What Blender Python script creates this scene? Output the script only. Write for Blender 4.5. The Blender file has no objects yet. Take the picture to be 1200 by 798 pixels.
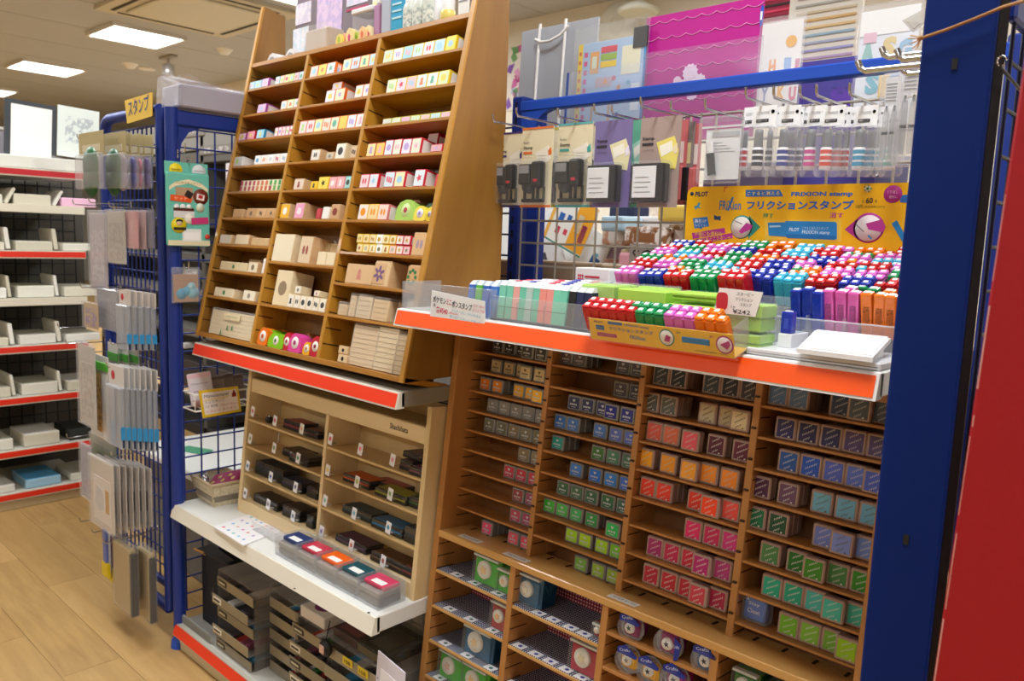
import bpy, bmesh, math, random
from mathutils import Vector, Matrix
random.seed(7)
SC = bpy.context.scene
COL = SC.collection
# ---------------------------------------------------------------- camera
YAW, PIT, ROL, FPX, CH = .748385, .127009, -.036332, 933.0, 1.19
def cam_axes():
    cy, sy = math.cos(YAW), math.sin(YAW)
    f = Vector((-sy, cy, 0)); r = Vector((cy, sy, 0)); d = Vector((0, 0, -1))
    f2 = f*math.cos(PIT) + d*math.sin(PIT); d2 = d*math.cos(PIT) - f*math.sin(PIT)
    r3 = r*math.cos(ROL) + d2*math.sin(ROL); d3 = d2*math.cos(ROL) - r*math.sin(ROL)
    return r3, d3, f2
CR, CD, CF = cam_axes()
CP = Vector((0, 0, CH))
cam = bpy.data.cameras.new('camera'); camo = bpy.data.objects.new('camera', cam); COL.objects.link(camo)
m = Matrix.Identity(4)
for i in range(3):
    m[i][0] = CR[i]; m[i][1] = -CD[i]; m[i][2] = -CF[i]; m[i][3] = CP[i]
camo.matrix_world = m
cam.sensor_width = 36; cam.lens = 36*FPX/1200; cam.clip_start = .02; cam.clip_end = 60
cam.dof.use_dof = True; cam.dof.focus_distance = 1.3; cam.dof.aperture_fstop = 8
SC.camera = camo
# ---------------------------------------------------------------- world, lights, exposure
w = bpy.data.worlds.new('world'); SC.world = w; w.use_nodes = True
w.node_tree.nodes['Background'].inputs[0].default_value = (.9, .95, 1, 1)
w.node_tree.nodes['Background'].inputs[1].default_value = .3
SC.view_settings.view_transform = 'Standard'; SC.view_settings.look = 'None'
SC.view_settings.gamma = 1; SC.view_settings.use_curve_mapping = False
SC.view_settings.exposure = 0.08
CEIL = 2.9
LIGHTS = [(-2.75+dx*2.45, dy) for dx in range(-5, 3) for dy in (-2.9, .55, 3.1)]
LP = 26.0
def area(name, x, y, z, e, sx, sy, rx=0, rz=0, col=(.93, .975, 1.0)):
    l = bpy.data.lights.new(name, 'AREA'); l.shape = 'RECTANGLE'; l.size = sx; l.size_y = sy; l.energy = e; l.color = col
    o = bpy.data.objects.new(name, l); o.location = (x, y, z); o.rotation_euler = (rx, 0, rz); COL.objects.link(o); return o
# ---------------------------------------------------------------- points from sight lines onto real planes
def ray(x, y): return CR*((x-600)/FPX) + CD*((y-399)/FPX) + CF
def onZ(x, y, z): d = ray(x, y); return CP + d*((z-CH)/d.z)
def onY(x, y, Y): d = ray(x, y); return CP + d*(Y/d.y)
def onX(x, y, X): d = ray(x, y); return CP + d*(X/d.x)
class Frame:                       # a rack face leaning back by `lean`; u along it, w up it, d into it
    def __init__(s, o, lean):
        s.o = Vector(o); s.l = lean; s.w = Vector((0, math.sin(lean), math.cos(lean))); s.n = Vector((0, math.cos(lean), -math.sin(lean)))
    def P(s, u, d, w): return s.o + Vector((u, 0, 0)) + s.n*d + s.w*w
    def at(s, x, y, d=0):
        r = ray(x, y); o = s.o + s.n*d; t = (o-CP).dot(s.n)/r.dot(s.n); p = CP + r*t - s.o; return p.x, p.dot(s.w)
    def u(s, x, w, d=0):           # u of image column x at height w, depth d
        p0 = s.P(0, d, w)-CP; k = (x-600)/FPX
        a = CR-CF*k; return -p0.dot(a)/a.x
    rot = property(lambda s: (-s.l, 0, 0))
# ---------------------------------------------------------------- materials
def lin(h):
    if not isinstance(h, str): return tuple(h)
    h = h.lstrip('#'); v = [int(h[i:i+2], 16)/255 for i in (0, 2, 4)]
    return tuple(c/12.92 if c <= .04045 else ((c+.055)/1.055)**2.4 for c in v)
_M = {}
def mat(h, rough=.5, metal=0, spec=.4, emit=0, coat=0):
    k = (h, rough, metal, spec, emit, coat)
    if k in _M: return _M[k]
    c = lin(h)
    M = bpy.data.materials.new('paint_%s' % (h if isinstance(h, str) else 'rgb')); M.use_nodes = True
    nt = M.node_tree; b = nt.nodes['Principled BSDF']
    b.inputs['Base Color'].default_value = (*c, 1); b.inputs['Roughness'].default_value = rough; b.inputs['Metallic'].default_value = metal
    b.inputs['Specular IOR Level'].default_value = spec; b.inputs['Coat Weight'].default_value = coat
    n = nt.nodes.new('ShaderNodeTexNoise'); n.inputs['Scale'].default_value = 60
    tc = nt.nodes.new('ShaderNodeTexCoord'); nt.links.new(tc.outputs['Object'], n.inputs['Vector'])
    hs = nt.nodes.new('ShaderNodeMapRange'); hs.inputs[3].default_value = max(.02, rough-.06); hs.inputs[4].default_value = min(1, rough+.06)
    nt.links.new(n.outputs['Fac'], hs.inputs[0]); nt.links.new(hs.outputs[0], b.inputs['Roughness'])
    if emit:
        b.inputs['Emission Color'].default_value = (*c, 1); b.inputs['Emission Strength'].default_value = emit
    _M[k] = M; return M
def wood(h1, h2, axis='X', scale=1.0, rough=.42, coat=.15):
    k = ('wood', h1, h2, axis, scale)
    if k in _M: return _M[k]
    M = bpy.data.materials.new('wood_'+h1); M.use_nodes = True; nt = M.node_tree; b = nt.nodes['Principled BSDF']
    tc = nt.nodes.new('ShaderNodeTexCoord'); mp = nt.nodes.new('ShaderNodeMapping')
    s = {'X': (1.5, 14, 14), 'Y': (14, 1.5, 14), 'Z': (14, 14, 1.5)}[axis]
    mp.inputs['Scale'].default_value = tuple(v*scale for v in s)
    n = nt.nodes.new('ShaderNodeTexNoise'); n.inputs['Scale'].default_value = 3; n.inputs['Detail'].default_value = 8; n.inputs['Distortion'].default_value = .6
    r = nt.nodes.new('ShaderNodeValToRGB'); r.color_ramp.elements[0].position = .3; r.color_ramp.elements[1].position = .7
    r.color_ramp.elements[0].color = (*lin(h1), 1); r.color_ramp.elements[1].color = (*lin(h2), 1)
    nt.links.new(tc.outputs['Object'], mp.inputs[0]); nt.links.new(mp.outputs[0], n.inputs['Vector'])
    nt.links.new(n.outputs['Fac'], r.inputs[0]); nt.links.new(r.outputs[0], b.inputs['Base Color'])
    b.inputs['Roughness'].default_value = rough; b.inputs['Coat Weight'].default_value = coat
    bp = nt.nodes.new('ShaderNodeBump'); bp.inputs['Strength'].default_value = .05; nt.links.new(n.outputs['Fac'], bp.inputs['Height']); nt.links.new(bp.outputs[0], b.inputs['Normal'])
    _M[k] = M; return M
def clear(tint='ffffff', op=.12, rough=.08, spec=.5):      # thin clear plastic: mostly see-through with a glossy film
    k = ('clear', tint, op, rough)
    if k in _M: return _M[k]
    M = bpy.data.materials.new('clear_plastic'); M.use_nodes = True; nt = M.node_tree; b = nt.nodes['Principled BSDF']
    b.inputs['Base Color'].default_value = (*lin(tint), 1); b.inputs['Roughness'].default_value = rough; b.inputs['Specular IOR Level'].default_value = spec
    t = nt.nodes.new('ShaderNodeBsdfTransparent'); t.inputs[0].default_value = (.97, .97, .97, 1)
    fr = nt.nodes.new('ShaderNodeLayerWeight'); fr.inputs[0].default_value = .12
    ad = nt.nodes.new('ShaderNodeMath'); ad.operation = 'MULTIPLY_ADD'; ad.use_clamp = True; ad.inputs[1].default_value = .5; ad.inputs[2].default_value = op
    nt.links.new(fr.outputs['Facing'], ad.inputs[0])
    mx = nt.nodes.new('ShaderNodeMixShader'); nt.links.new(ad.outputs[0], mx.inputs[0]); nt.links.new(t.outputs[0], mx.inputs[1]); nt.links.new(b.outputs[0], mx.inputs[2])
    nt.links.new(mx.outputs[0], nt.nodes['Material Output'].inputs['Surface'])
    _M[k] = M; return M
def pattern(bg, fg, scale, kind='dots', rough=.8, flat=None):
    k = ('pat', bg, fg, scale, kind, flat)
    if k in _M: return _M[k]
    M = bpy.data.materials.new('printed_'+kind); M.use_nodes = True; nt = M.node_tree; b = nt.nodes['Principled BSDF']; b.inputs['Roughness'].default_value = rough
    tc = nt.nodes.new('ShaderNodeTexCoord')
    mx = nt.nodes.new('ShaderNodeMix'); mx.data_type = 'RGBA'; mx.inputs['A'].default_value = (*lin(bg), 1); mx.inputs['B'].default_value = (*lin(fg), 1)
    if kind == 'dots':
        v = nt.nodes.new('ShaderNodeTexVoronoi'); v.inputs['Scale'].default_value = scale; v.inputs['Randomness'].default_value = .0
        lt = nt.nodes.new('ShaderNodeMath'); lt.operation = 'LESS_THAN'; lt.inputs[1].default_value = .3
        mp = nt.nodes.new('ShaderNodeMapping'); mp.inputs['Scale'].default_value = flat or (1, 1, 1); mp.inputs['Rotation'].default_value = (0, 0, 0)
        nt.links.new(tc.outputs['Object'], mp.inputs[0]); nt.links.new(mp.outputs[0], v.inputs['Vector']); nt.links.new(v.outputs['Distance'], lt.inputs[0]); nt.links.new(lt.outputs[0], mx.inputs['Factor'])
    elif kind == 'cells':
        v = nt.nodes.new('ShaderNodeTexVoronoi'); v.inputs['Scale'].default_value = scale
        nt.links.new(tc.outputs['Object'], v.inputs['Vector'])
        hs = nt.nodes.new('ShaderNodeHueSaturation'); hs.inputs['Saturation'].default_value = .55; hs.inputs['Value'].default_value = 1.1
        nt.links.new(v.outputs['Color'], hs.inputs['Color']); nt.links.new(hs.outputs[0], mx.inputs['B']); mx.inputs['Factor'].default_value = .5
    else:
        n = nt.nodes.new('ShaderNodeTexNoise'); n.inputs['Scale'].default_value = scale; n.inputs['Detail'].default_value = 4
        r = nt.nodes.new('ShaderNodeValToRGB'); r.color_ramp.elements[0].position = .46; r.color_ramp.elements[1].position = .56
        nt.links.new(tc.outputs['Object'], n.inputs['Vector']); nt.links.new(n.outputs['Fac'], r.inputs[0]); nt.links.new(r.outputs[0], mx.inputs['Factor'])
    nt.links.new(mx.outputs['Result'], b.inputs['Base Color'])
    _M[k] = M; return M
# ---------------------------------------------------------------- mesh building
class MB:
    def __init__(s): s.v = []; s.f = []; s.sm = []
    def add(s, vs, fs, sm=False):
        n = len(s.v); s.v += [tuple(v) for v in vs]; s.f += [tuple(i+n for i in f) for f in fs]; s.sm += [sm]*len(fs); return s
    def box(s, x0, x1, y0, y1, z0, z1):
        s.add([(x, y, z) for z in (z0, z1) for y in (y0, y1) for x in (x0, x1)], [(0, 2, 3, 1), (4, 5, 7, 6), (0, 1, 5, 4), (2, 6, 7, 3), (0, 4, 6, 2), (1, 3, 7, 5)]); return s
    def bbox(s, x0, x1, y0, y1, z0, z1, b=.002, seg=1):
        bm = bmesh.new(); bmesh.ops.create_cube(bm, size=1)
        for v in bm.verts: v.co = Vector(((x0+x1)/2+v.co.x*(x1-x0), (y0+y1)/2+v.co.y*(y1-y0), (z0+z1)/2+v.co.z*(z1-z0)))
        b = min(b, .45*min(x1-x0, y1-y0, z1-z0))
        bmesh.ops.bevel(bm, geom=bm.edges[:], offset=b, segments=seg, affect='EDGES', profile=.5)
        bm.verts.index_update(); s.add([v.co for v in bm.verts], [[v.index for v in f.verts] for f in bm.faces]); bm.free(); return s
    def hexa(s, p):   # 8 points: bottom 4 (ccw), top 4
        s.add(p, [(0, 3, 2, 1), (4, 5, 6, 7), (0, 1, 5, 4), (1, 2, 6, 5), (2, 3, 7, 6), (3, 0, 4, 7)]); return s
    def quad(s, a, b, c, d): s.add([a, b, c, d], [(0, 1, 2, 3)]); return s
    def tube(s, pts, r, n=8, close=False):
        pts = [Vector(p) for p in pts]; rings = []
        m_ = len(pts)
        for i, p in enumerate(pts):
            if close: t = pts[(i+1) % m_]-pts[i-1]
            else: t = (pts[min(i+1, m_-1)]-pts[max(i-1, 0)])
            t.normalize(); a = t.orthogonal().normalized() if i == 0 else (a_prev - t*a_prev.dot(t)).normalized()
            a_prev = a; b = t.cross(a); rr = r[i] if isinstance(r, (list, tuple)) else r
            rings.append([p+a*math.cos(2*math.pi*k/n)*rr+b*math.sin(2*math.pi*k/n)*rr for k in range(n)])
        vs = [v for rg in rings for v in rg]; fs = []
        for i in range(m_-1 if not close else m_):
            j = (i+1) % m_
            for k in range(n): fs.append((i*n+k, i*n+(k+1) % n, j*n+(k+1) % n, j*n+k))
        s.add(vs, fs, True)
        if not close: s.add(rings[0], [tuple(range(n))[::-1]]); s.add(rings[-1], [tuple(range(n))])
        return s
    def lathe(s, prof, n=20, c=(0, 0, 0), axis='Z', sm=True):   # prof: (r, h)
        vs = []
        for r, h in prof:
            for k in range(n):
                a = 2*math.pi*k/n; x, y = r*math.cos(a), r*math.sin(a)
                p = (x, y, h) if axis == 'Z' else ((x, h, -y) if axis == 'Y' else (h, x, y))
                vs.append((p[0]+c[0], p[1]+c[1], p[2]+c[2]))
        fs = [(i*n+k, i*n+(k+1) % n, (i+1)*n+(k+1) % n, (i+1)*n+k) for i in range(len(prof)-1) for k in range(n)]
        s.add(vs, fs, sm)
        if prof[0][0] > 1e-5: s.add(vs[:n], [tuple(range(n))[::-1]])
        if prof[-1][0] > 1e-5: s.add(vs[-n:], [tuple(range(n))])
        return s
    def prism(s, poly, y0, y1):   # polygon in XZ, extruded along Y
        n = len(poly); s.add([(x, y0, z) for x, z in poly]+[(x, y1, z) for x, z in poly], [tuple(range(n)), tuple(range(n, 2*n))[::-1]]+[(i, i+n, (i+1) % n+n, (i+1) % n) for i in range(n)]); return s
    def mesh(s, name='mesh'):
        me = bpy.data.meshes.new(name); me.from_pydata(s.v, [], s.f)
        me.polygons.foreach_set('use_smooth', s.sm); me.update(); return me
_ME = {}
def cached(key, fn):
    if key not in _ME: _ME[key] = fn().mesh(str(key[0]) if isinstance(key, tuple) else key)
    return _ME[key]
def ob(name, me, m_, parent=None, loc=(0, 0, 0), rot=(0, 0, 0), kind=None):
    if isinstance(me, MB): me = me.mesh(name)
    o = bpy.data.objects.new(name, me)
    if m_ is not None:
        if len(me.materials) == 0: me.materials.append(m_)
        if me.materials[0] is not m_:
            o.material_slots[0].link = 'OBJECT'; o.material_slots[0].material = m_
    COL.objects.link(o); o.location = loc; o.rotation_euler = rot
    if parent is not None: o.parent = parent
    if kind: o['kind'] = kind
    return o
def tag(o, label, cat, group=None, kind=None):
    o['label'] = label; o['category'] = cat
    if group: o['group'] = group
    if kind: o['kind'] = kind
    return o
def thing(name, label, cat, loc=(0, 0, 0), rot=(0, 0, 0), group=None):
    o = bpy.data.objects.new(name, None); COL.objects.link(o); o.location = loc; o.rotation_euler = rot; o.empty_display_size = .02
    return tag(o, label, cat, group)
def struct(name, mb, m_, **k): return ob(name, mb, m_, kind='structure', **k)
ORD = ['first', 'second', 'third', 'fourth', 'fifth', 'sixth', 'seventh', 'eighth', 'ninth', 'tenth', 'eleventh', 'twelfth', 'thirteenth', 'fourteenth', 'fifteenth', 'sixteenth', 'seventeenth', 'eighteenth', 'nineteenth', 'twentieth', 'twenty-first', 'twenty-second', 'twenty-third', 'twenty-fourth', 'twenty-fifth']
_T = {}
def text(body, w, h, m_, parent, loc, rot=(0, 0, 0), name='lettering', bold=0, shear=0):
    """flat lettering standing in the XZ plane, facing -Y, fitted to w x h with its lower left corner at loc"""
    k = (body, round(w, 4), round(h, 4), bold, shear)
    if k not in _T:
        c = bpy.data.curves.new('lettering', 'FONT'); c.body = body; c.size = 1; c.resolution_u = 2; c.offset = bold; c.shear = shear
        o = bpy.data.objects.new('tmp', c)
        me = bpy.data.meshes.new_from_object(o)
        bpy.data.objects.remove(o); bpy.data.curves.remove(c)
        xs = [v.co.x for v in me.vertices]; ys = [v.co.y for v in me.vertices]
        x0, x1, y0, y1 = min(xs), max(xs), min(ys), max(ys)
        for v in me.vertices: v.co = ((v.co.x-x0)/(x1-x0)*w, 0, (v.co.y-y0)/(y1-y0)*h)
        me.materials.clear(); _T[k] = me
    return ob(name, _T[k], m_, parent, loc, rot)
def R(d): return math.radians(d)
WHITE = mat('f2f0ec', .45); BLACK = mat('1a1a1c', .4); CHROME = mat('c9c9c9', .18, 1.0)
BLUE = mat('0e2f86', .38, 0, .5); BLUEB = mat('1c4bb4', .4); RED = mat('f23c18', .45); ORANGE = mat('fc5a12', .4)
CREAMW = mat('d8d2c2', .5); OFFW = mat('e6e4de', .45)
# ================================================================ SETTING
# floor of wood-look boards, each its own piece
fl = struct('floor', MB().box(-19, 5, -5, 15, -.06, -.004), mat('a08a62', .5))
FW = [wood(a, b, 'X', 1.0, .5, .0) for a, b in (('bf9a60', 'a88450'), ('b9935a', 'c6a068'), ('b08c54', 'bb965e'), ('c19c62', 'ae8a54'))]
pm = MB().box(-.4555, .4555, -.0745, .0745, -.004, 0).mesh('plank')
k = 0
for j in range(20):
    y = -.62+j*.15
    for i in range(9):
        x = -7.2+i*.912+(j % 3)*.304
        if x > -1.3 or (j > 12 and x > -2.5): continue
        ob('plank', pm, FW[(i*7+j*5) % 4], fl, (x, y, 0)); k += 1
big = MB()
for (a, b, c, d) in ((-19, -7.656, -5, 15), (-7.656, 5, 2.305, 6.2), (-7.656, 5, -5, -.695), (-1.0, 5, -.695, 2.305)): big.box(a, b, c, d, -.005, -.0005)
ob('planks_beyond', big, FW[0], fl, kind='stuff')
cb = struct('ceiling', MB().box(-19, 5, -5, 15, CEIL, CEIL+.1), mat('b8babe', .8))
st = MB()
for i in range(-18, 5): st.box(i*.9+.3, i*.9+.306, -5, 6.2, CEIL-.002, CEIL)
ob('ceiling_joints', st, mat('a8a8aa', .9), cb, kind='stuff')
struct('wall_back', MB().box(-11.2, 5, 4.78, 4.9, 0, CEIL), mat('efe8d8', .7))
struct('wall_end', MB().box(-19, -11, 15, 15.1, 0, CEIL), mat('a8a29a', .8))
struct('wall_left', MB().box(-18.1, -18, -5, 15, 0, CEIL), mat('b8b2a8', .8))
struct('wall_right', MB().box(4, 4.1, -5, 4.78, 0, CEIL), mat('d8d0c0', .8))
struct('wall_front', MB().box(-18, 4, -4.6, -4.5, 0, CEIL), mat('c8c0b0', .8))
LEM = mat('ffffff', .5, emit=9)
LB = MB().box(-.3, .3, -.3, .3, .0, .02).mesh('diffuser')
LFm = MB(); 
for a in ((-.32, -.3, -.32, .32), (.3, .32, -.32, .32), (-.3, .3, -.32, -.3), (-.3, .3, .3, .32)): LFm.box(*a, -.012, .02)
for q in (-.18, -.06, .06, .18): LFm.box(q-.004, q+.004, -.3, .3, -.006, .0)
LFm = LFm.mesh('frame')
cols = {-2.9: 'aisle row nearest the shopper', .55: 'row above the aisle', 3.1: 'row beyond the shelves'}
for i, (x, y) in enumerate(LIGHTS):
    nb = ORD[int(round((x+15)/2.45))]
    t = thing('ceiling_light', 'square recessed ceiling light panel, %s from the far end, %s' % (nb, cols[y]), 'light', (x, y, CEIL-.021), group='recessed ceiling lights')
    ob('diffuser', LB, LEM, t); ob('frame', LFm, mat('d8d4cc', .5), t)
    if -13 < x: area('panel_glow', x, y, CEIL-.045, LP*(.55 if y < -1 else 1.15), .56, .56)
# air conditioner cassette in the ceiling
ac = thing('ceiling_air_conditioner', 'square ceiling air conditioner cassette with dark slots near the tall brown rack', 'air conditioner', (-6.35, 3.05, CEIL-.03))
ob('frame', MB().box(-.62, .62, -.55, .55, 0, .029), mat('cfc6b2', .6), ac)
a2 = MB()
for a in ((-.5, .5, -.47, -.44), (-.5, .5, .44, .47), (-.55, -.52, -.4, .4), (.52, .55, -.4, .4)): a2.box(*a, -.004, .0)
ob('air_slot', a2, mat('3c3830', .8), ac)
ob('grille_panel', MB().bbox(-.44, .44, -.38, .38, -.02, -.001, .01), mat('d6d0bc', .5), ac)
# small ceiling fittings
for q, lb in (((172, 80), 'small round warm downlight between the two ceiling panels'),):
    p = onZ(*q, CEIL); t = thing('downlight', lb, 'light', (p.x, p.y, CEIL-.012))
    ob('ring', MB().lathe([(.07, .0), (.09, .0), (.09, .011), (.07, .011)], 24), WHITE, t); ob('lamp', MB().lathe([(0, .003), (.07, .003)], 24), mat('ffcf90', .5, emit=4), t)
for q, lb in (((197, 66), 'grey ceiling spotlight hanging left of the air conditioner'),):
    p = onZ(*q, CEIL); t = thing('spotlight', lb, 'light', (p.x, p.y, CEIL))
    ob('stem', MB().tube([(0, 0, 0), (0, 0, -.1)], .015), CHROME, t); ob('lamp_head', MB().lathe([(.03, 0), (.055, -.02), (.06, -.14), (.04, -.15)], 18, (0, 0, -.07)), mat('b8b8b8', .3, .6), t)
    ob('base', MB().bbox(-.14, .14, -.04, .04, -.02, 0, .008), mat('9a948a', .5), t)
for q, lb in (((153, 75), 'white sprinkler head on the ceiling left of the warm downlight'), ((263, 58), 'white smoke detector on the ceiling beside the brown rack')):
    p = onZ(*q, CEIL); t = thing('smoke_detector', lb, 'detector', (p.x, p.y, CEIL))
    ob('body', MB().lathe([(0, -.05), (.04, -.045), (.06, -.02), (.08, 0)], 20), WHITE, t)
# ================================================================ GONDOLA FRAMES AND SHELVES
def wire_panel(mb, o, du, n, dv, m_, r=.0025, su=.05, sv=.05, u0=0, v0=0):
    """grid of wires; o origin, du,dv unit vectors"""
    o = Vector(o); du = Vector(du); dv = Vector(dv)
    L = u0+(n-1)*su; H = v0+(m_-1)*sv
    for i in range(n): a = o+du*(u0+i*su); mb.tube([a+dv*v0, a+dv*H], r, 5)
    for j in range(m_): a = o+dv*(v0+j*sv); mb.tube([a+du*u0, a+du*L], r, 5)
    return mb
# left end frame (runs back from the front post) with its blue mesh
t = thing('end_frame', 'blue tubular end frame with wire mesh at the left end of the shelving', 'shelf frame', (-2.135, .95, 0))
ob('post', MB().tube([(0, 0, .02), (0, 0, 1.5)], .017, 14), BLUE, t)
ob('post', MB().bbox(-.015, .015, .45, .49, .02, 1.5, .004), BLUE, t)
ob('foot', MB().lathe([(.026, 0), (.024, .02), (.017, .03)], 14), BLUEB, t)
ob('top_bar', MB().bbox(-.012, .012, .0, .47, 1.455, 1.495, .004), BLUE, t)
ob('corner_gusset', MB().add([(-.004, .015, 1.46), (-.004, .09, 1.46), (-.004, .045, 1.44), (-.004, .025, 1.41), (-.004, .015, 1.36), (.004, .015, 1.46), (.004, .09, 1.46), (.004, .045, 1.44), (.004, .025, 1.41), (.004, .015, 1.36)], [(0, 4, 3, 2, 1), (5, 6, 7, 8, 9), (0, 1, 6, 5), (1, 2, 7, 6), (2, 3, 8, 7), (3, 4, 9, 8), (4, 0, 5, 9)]), BLUE, t)
ob('wire_mesh', wire_panel(MB(), (.0, .02, .1), (0, 1, 0), 10, (0, 0, 1), 28), BLUE, t)
# left extension panel facing the aisle
t = thing('side_display_panel', 'blue tubular mesh panel with rounded corners beyond the left post', 'display panel', (-2.2, .95, 0))
r_ = .045; W_ = .39; z0, z1 = .09, 1.50
pts = [(0, 0, z0), (-W_+r_, 0, z0)]+[(-W_+r_-r_*math.sin(a), 0, z0+r_-r_*math.cos(a)) for a in (R(22), R(45), R(68), R(90))]+[(-W_, 0, z1-r_)]+[(-W_+r_-r_*math.cos(a), 0, z1-r_+r_*math.sin(a)) for a in (R(22), R(45), R(68), R(90))]+[(0, 0, z1)]
ob('tube_frame', MB().tube(pts, .0155, 12), BLUE, t)
ob('post', MB().tube([(.005, 0, .09), (.005, 0, 1.5)], .0155, 12), BLUE, t)
ob('lower_rail', MB().tube([(-W_, 0, .16), (0, 0, .16)], .011, 8), BLUE, t)
ob('wire_mesh', wire_panel(MB(), (-W_, 0, .16), (1, 0, 0), 14, (0, 0, 1), 27, su=.03), BLUE, t)
# right end frame
t = thing('end_frame', 'broad blue sheet-metal post with square slots at the right end of the shelving', 'shelf frame', (-.2535, .93, 0))
ob('post', MB().bbox(-.035, .035, 0, .035, 0, 1.55, .003, 2), mat('05246a', .6, 0, .15), t)
sl = [onY(1119, 75, .93), onY(1062, 632, .93)]
for s in sl: ob('slot', MB().box(-.0028, .0028, -.0015, .001, -.0055, .0055), BLACK, t, (s.x+.2535, 0, s.z))
ob('side_shade_strip', MB().box(.031, .0355, .003, .042, 0, 1.55), mat('12060c', .8, 0, .1), t)  # post's right side face: shade and red reflection put into a dark colour
ob('mesh_rail', MB().bbox(.024, .036, .07, .46, 1.44, 1.475, .003), BLUE, t)
ob('rear_post', MB().bbox(.0, .036, .43, .47, 0, 1.5, .003), BLUE, t)
ob('wire_mesh', wire_panel(MB(), (.03, .09, .1), (0, 1, 0), 8, (0, 0, 1), 28), mat('0a1433', .4), t)
# back frame of the right bay with its bar and light mesh
t = thing('back_frame', 'blue back frame with top bar and pale wire mesh behind the hanging packets', 'shelf frame', (-1.29, 1.36, 0))
ob('post', MB().bbox(0, .035, 0, .04, 0, 1.51, .003), BLUE, t)
ob('post', MB().bbox(.055, .09, .0, .03, 0, 1.40, .003), BLUE, t)
ob('post', MB().bbox(.985, 1.02, .0, .03, 0, 1.51, .003), BLUE, t)
for i in range(16): ob('slot', cached('slot', lambda: MB().box(.012, .018, -.001, .002, 0, .018)), BLACK, t, (0, 0, 1.0+i*.032))
ob('top_bar', MB().bbox(.03, .995, -.006, .018, 1.474, 1.498, .003), BLUEB, t)
gp = [(.035, 1.498), (.12, 1.498), (.12, 1.474), (.10, 1.468), (.085, 1.455), (.078, 1.44), (.076, 1.40), (.035, 1.40)]
ob('corner_gusset', MB().prism(gp, -.004, .012), BLUEB, t)
ob('wire_mesh', wire_panel(MB(), (.0, -.008, 1.032), (1, 0, 0), 18, (0, 0, 1), 9, u0=.0495, su=.0532), mat('b9b2a6', .35, .6), t)
ob('back_net', wire_panel(MB(), (.1, .02, .1), (1, 0, 0), 17, (0, 0, 1), 4, su=.05, sv=.3), mat('222226', .4), t)
t = thing('back_frame', 'blue back frame and dark mesh behind the tall brown rack', 'shelf frame', (-2.13, 1.40, 0))
ob('post', MB().bbox(.0, .035, 0, .03, 0, 1.5, .003), BLUE, t); ob('post', MB().bbox(.86, .89, 0, .03, 0, 1.5, .003), BLUE, t)
ob('wire_mesh', wire_panel(MB(), (.03, 0, .1), (1, 0, 0), 17, (0, 0, 1), 28, su=.05), mat('15203f', .4), t)
def metal_shelf(label, x0, x1, yf, yb, ztop, h, rail_m, board_m, tilt=.009, rim='e9e4d6'):
    t = thing('metal_shelf', label, 'shelf', (x0, yf, ztop))
    W = x1-x0; D = yb-yf
    ob('board', MB().bbox(0, W, .004, D, -h*.95, 0, .002), board_m, t)
    # price rail: sloping face with raised edges
    rm = MB().hexa([(0, -tilt, -h), (W, -tilt, -h), (W, .012, -h), (0, .012, -h), (0, 0, -.001), (W, 0, -.001), (W, .012, -.001), (0, .012, -.001)])
    ob('price_rail', rm, mat(rim, .4), t)
    if rail_m:
        e = .0035
        f = lambda z: -tilt*(-z/h)-.0012
        ob('colour_strip', MB().add([(e, f(-h+e), -h+e), (W-e, f(-h+e), -h+e), (W-e, f(-e), -e), (e, f(-e), -e)], [(0, 1, 2, 3)]), rail_m, t)
    return t
XL, XM, XR_ = -2.112, -1.212, -.312
metal_shelf('long orange-edged white metal shelf carrying the coloured pen stamps', XM, XR_, .975, 1.37, 1.049, .033, ORANGE, mat('e9e9e6', .35), rim='f0f0ee')
metal_shelf('red-edged grey metal shelf under the tall brown rack', -2.09, XM, .985, 1.40, .881, .034, RED, mat('8d8778', .4))
s = metal_shelf('plain white metal shelf under the pale wooden ink pad cabinet', -2.136, -1.218, .937, 1.40, .4245, .037, None, mat('e4e3de', .4))
for q in ((345, 690), (432, 718)): 
    p = onZ(*q, .4245); ob('peg_hole', cached('hole', lambda: MB().lathe([(0, .0006), (.003, .0006)], 10)), BLACK, s, (p.x+2.136, p.y-.937, 0))
t = thing('base_shelf', 'red-edged cream metal base shelf at the floor on the left', 'shelf', (-2.136, .937, .075))
ob('board', MB().bbox(0, 1.82, .01, .45, -.03, 0, .002), mat('c9c7c0', .4), t)
ob('price_rail', MB().hexa([(0, -.009, -.034), (1.82, -.009, -.034), (1.82, .012, -.034), (0, .012, -.034), (0, 0, -.001), (1.82, 0, -.001), (1.82, .012, -.001), (0, .012, -.001)]), mat('c0bcae', .4), t)
ob('colour_strip', MB().add([(.002, -.0092, -.032), (1.818, -.0092, -.032), (1.818, -.0016, -.003), (.002, -.0016, -.003)], [(0, 1, 2, 3)]), mat('ee3a1a', .45), t)
ob('plinth', MB().bbox(0, 1.82, .003, .44, -.075, -.034, .002), mat('c7b694', .6), t)
# ---------------------------------------------------------------- brown leaning stamp rack
FB = Frame((XL, .997, .897), math.atan(.224))
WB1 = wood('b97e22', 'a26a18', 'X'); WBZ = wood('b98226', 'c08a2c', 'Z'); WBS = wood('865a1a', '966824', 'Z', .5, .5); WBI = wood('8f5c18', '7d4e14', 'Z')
rk = thing('leaning_display_rack', 'tall brown wooden rack of three columns leaning back, full of small stamps', 'display rack', FB.o, FB.rot)
RW, DEP = .895, .085
def rack_part(n, mb, m_): return ob(n, mb, m_, rk)
TL = math.tan(FB.l)
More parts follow.
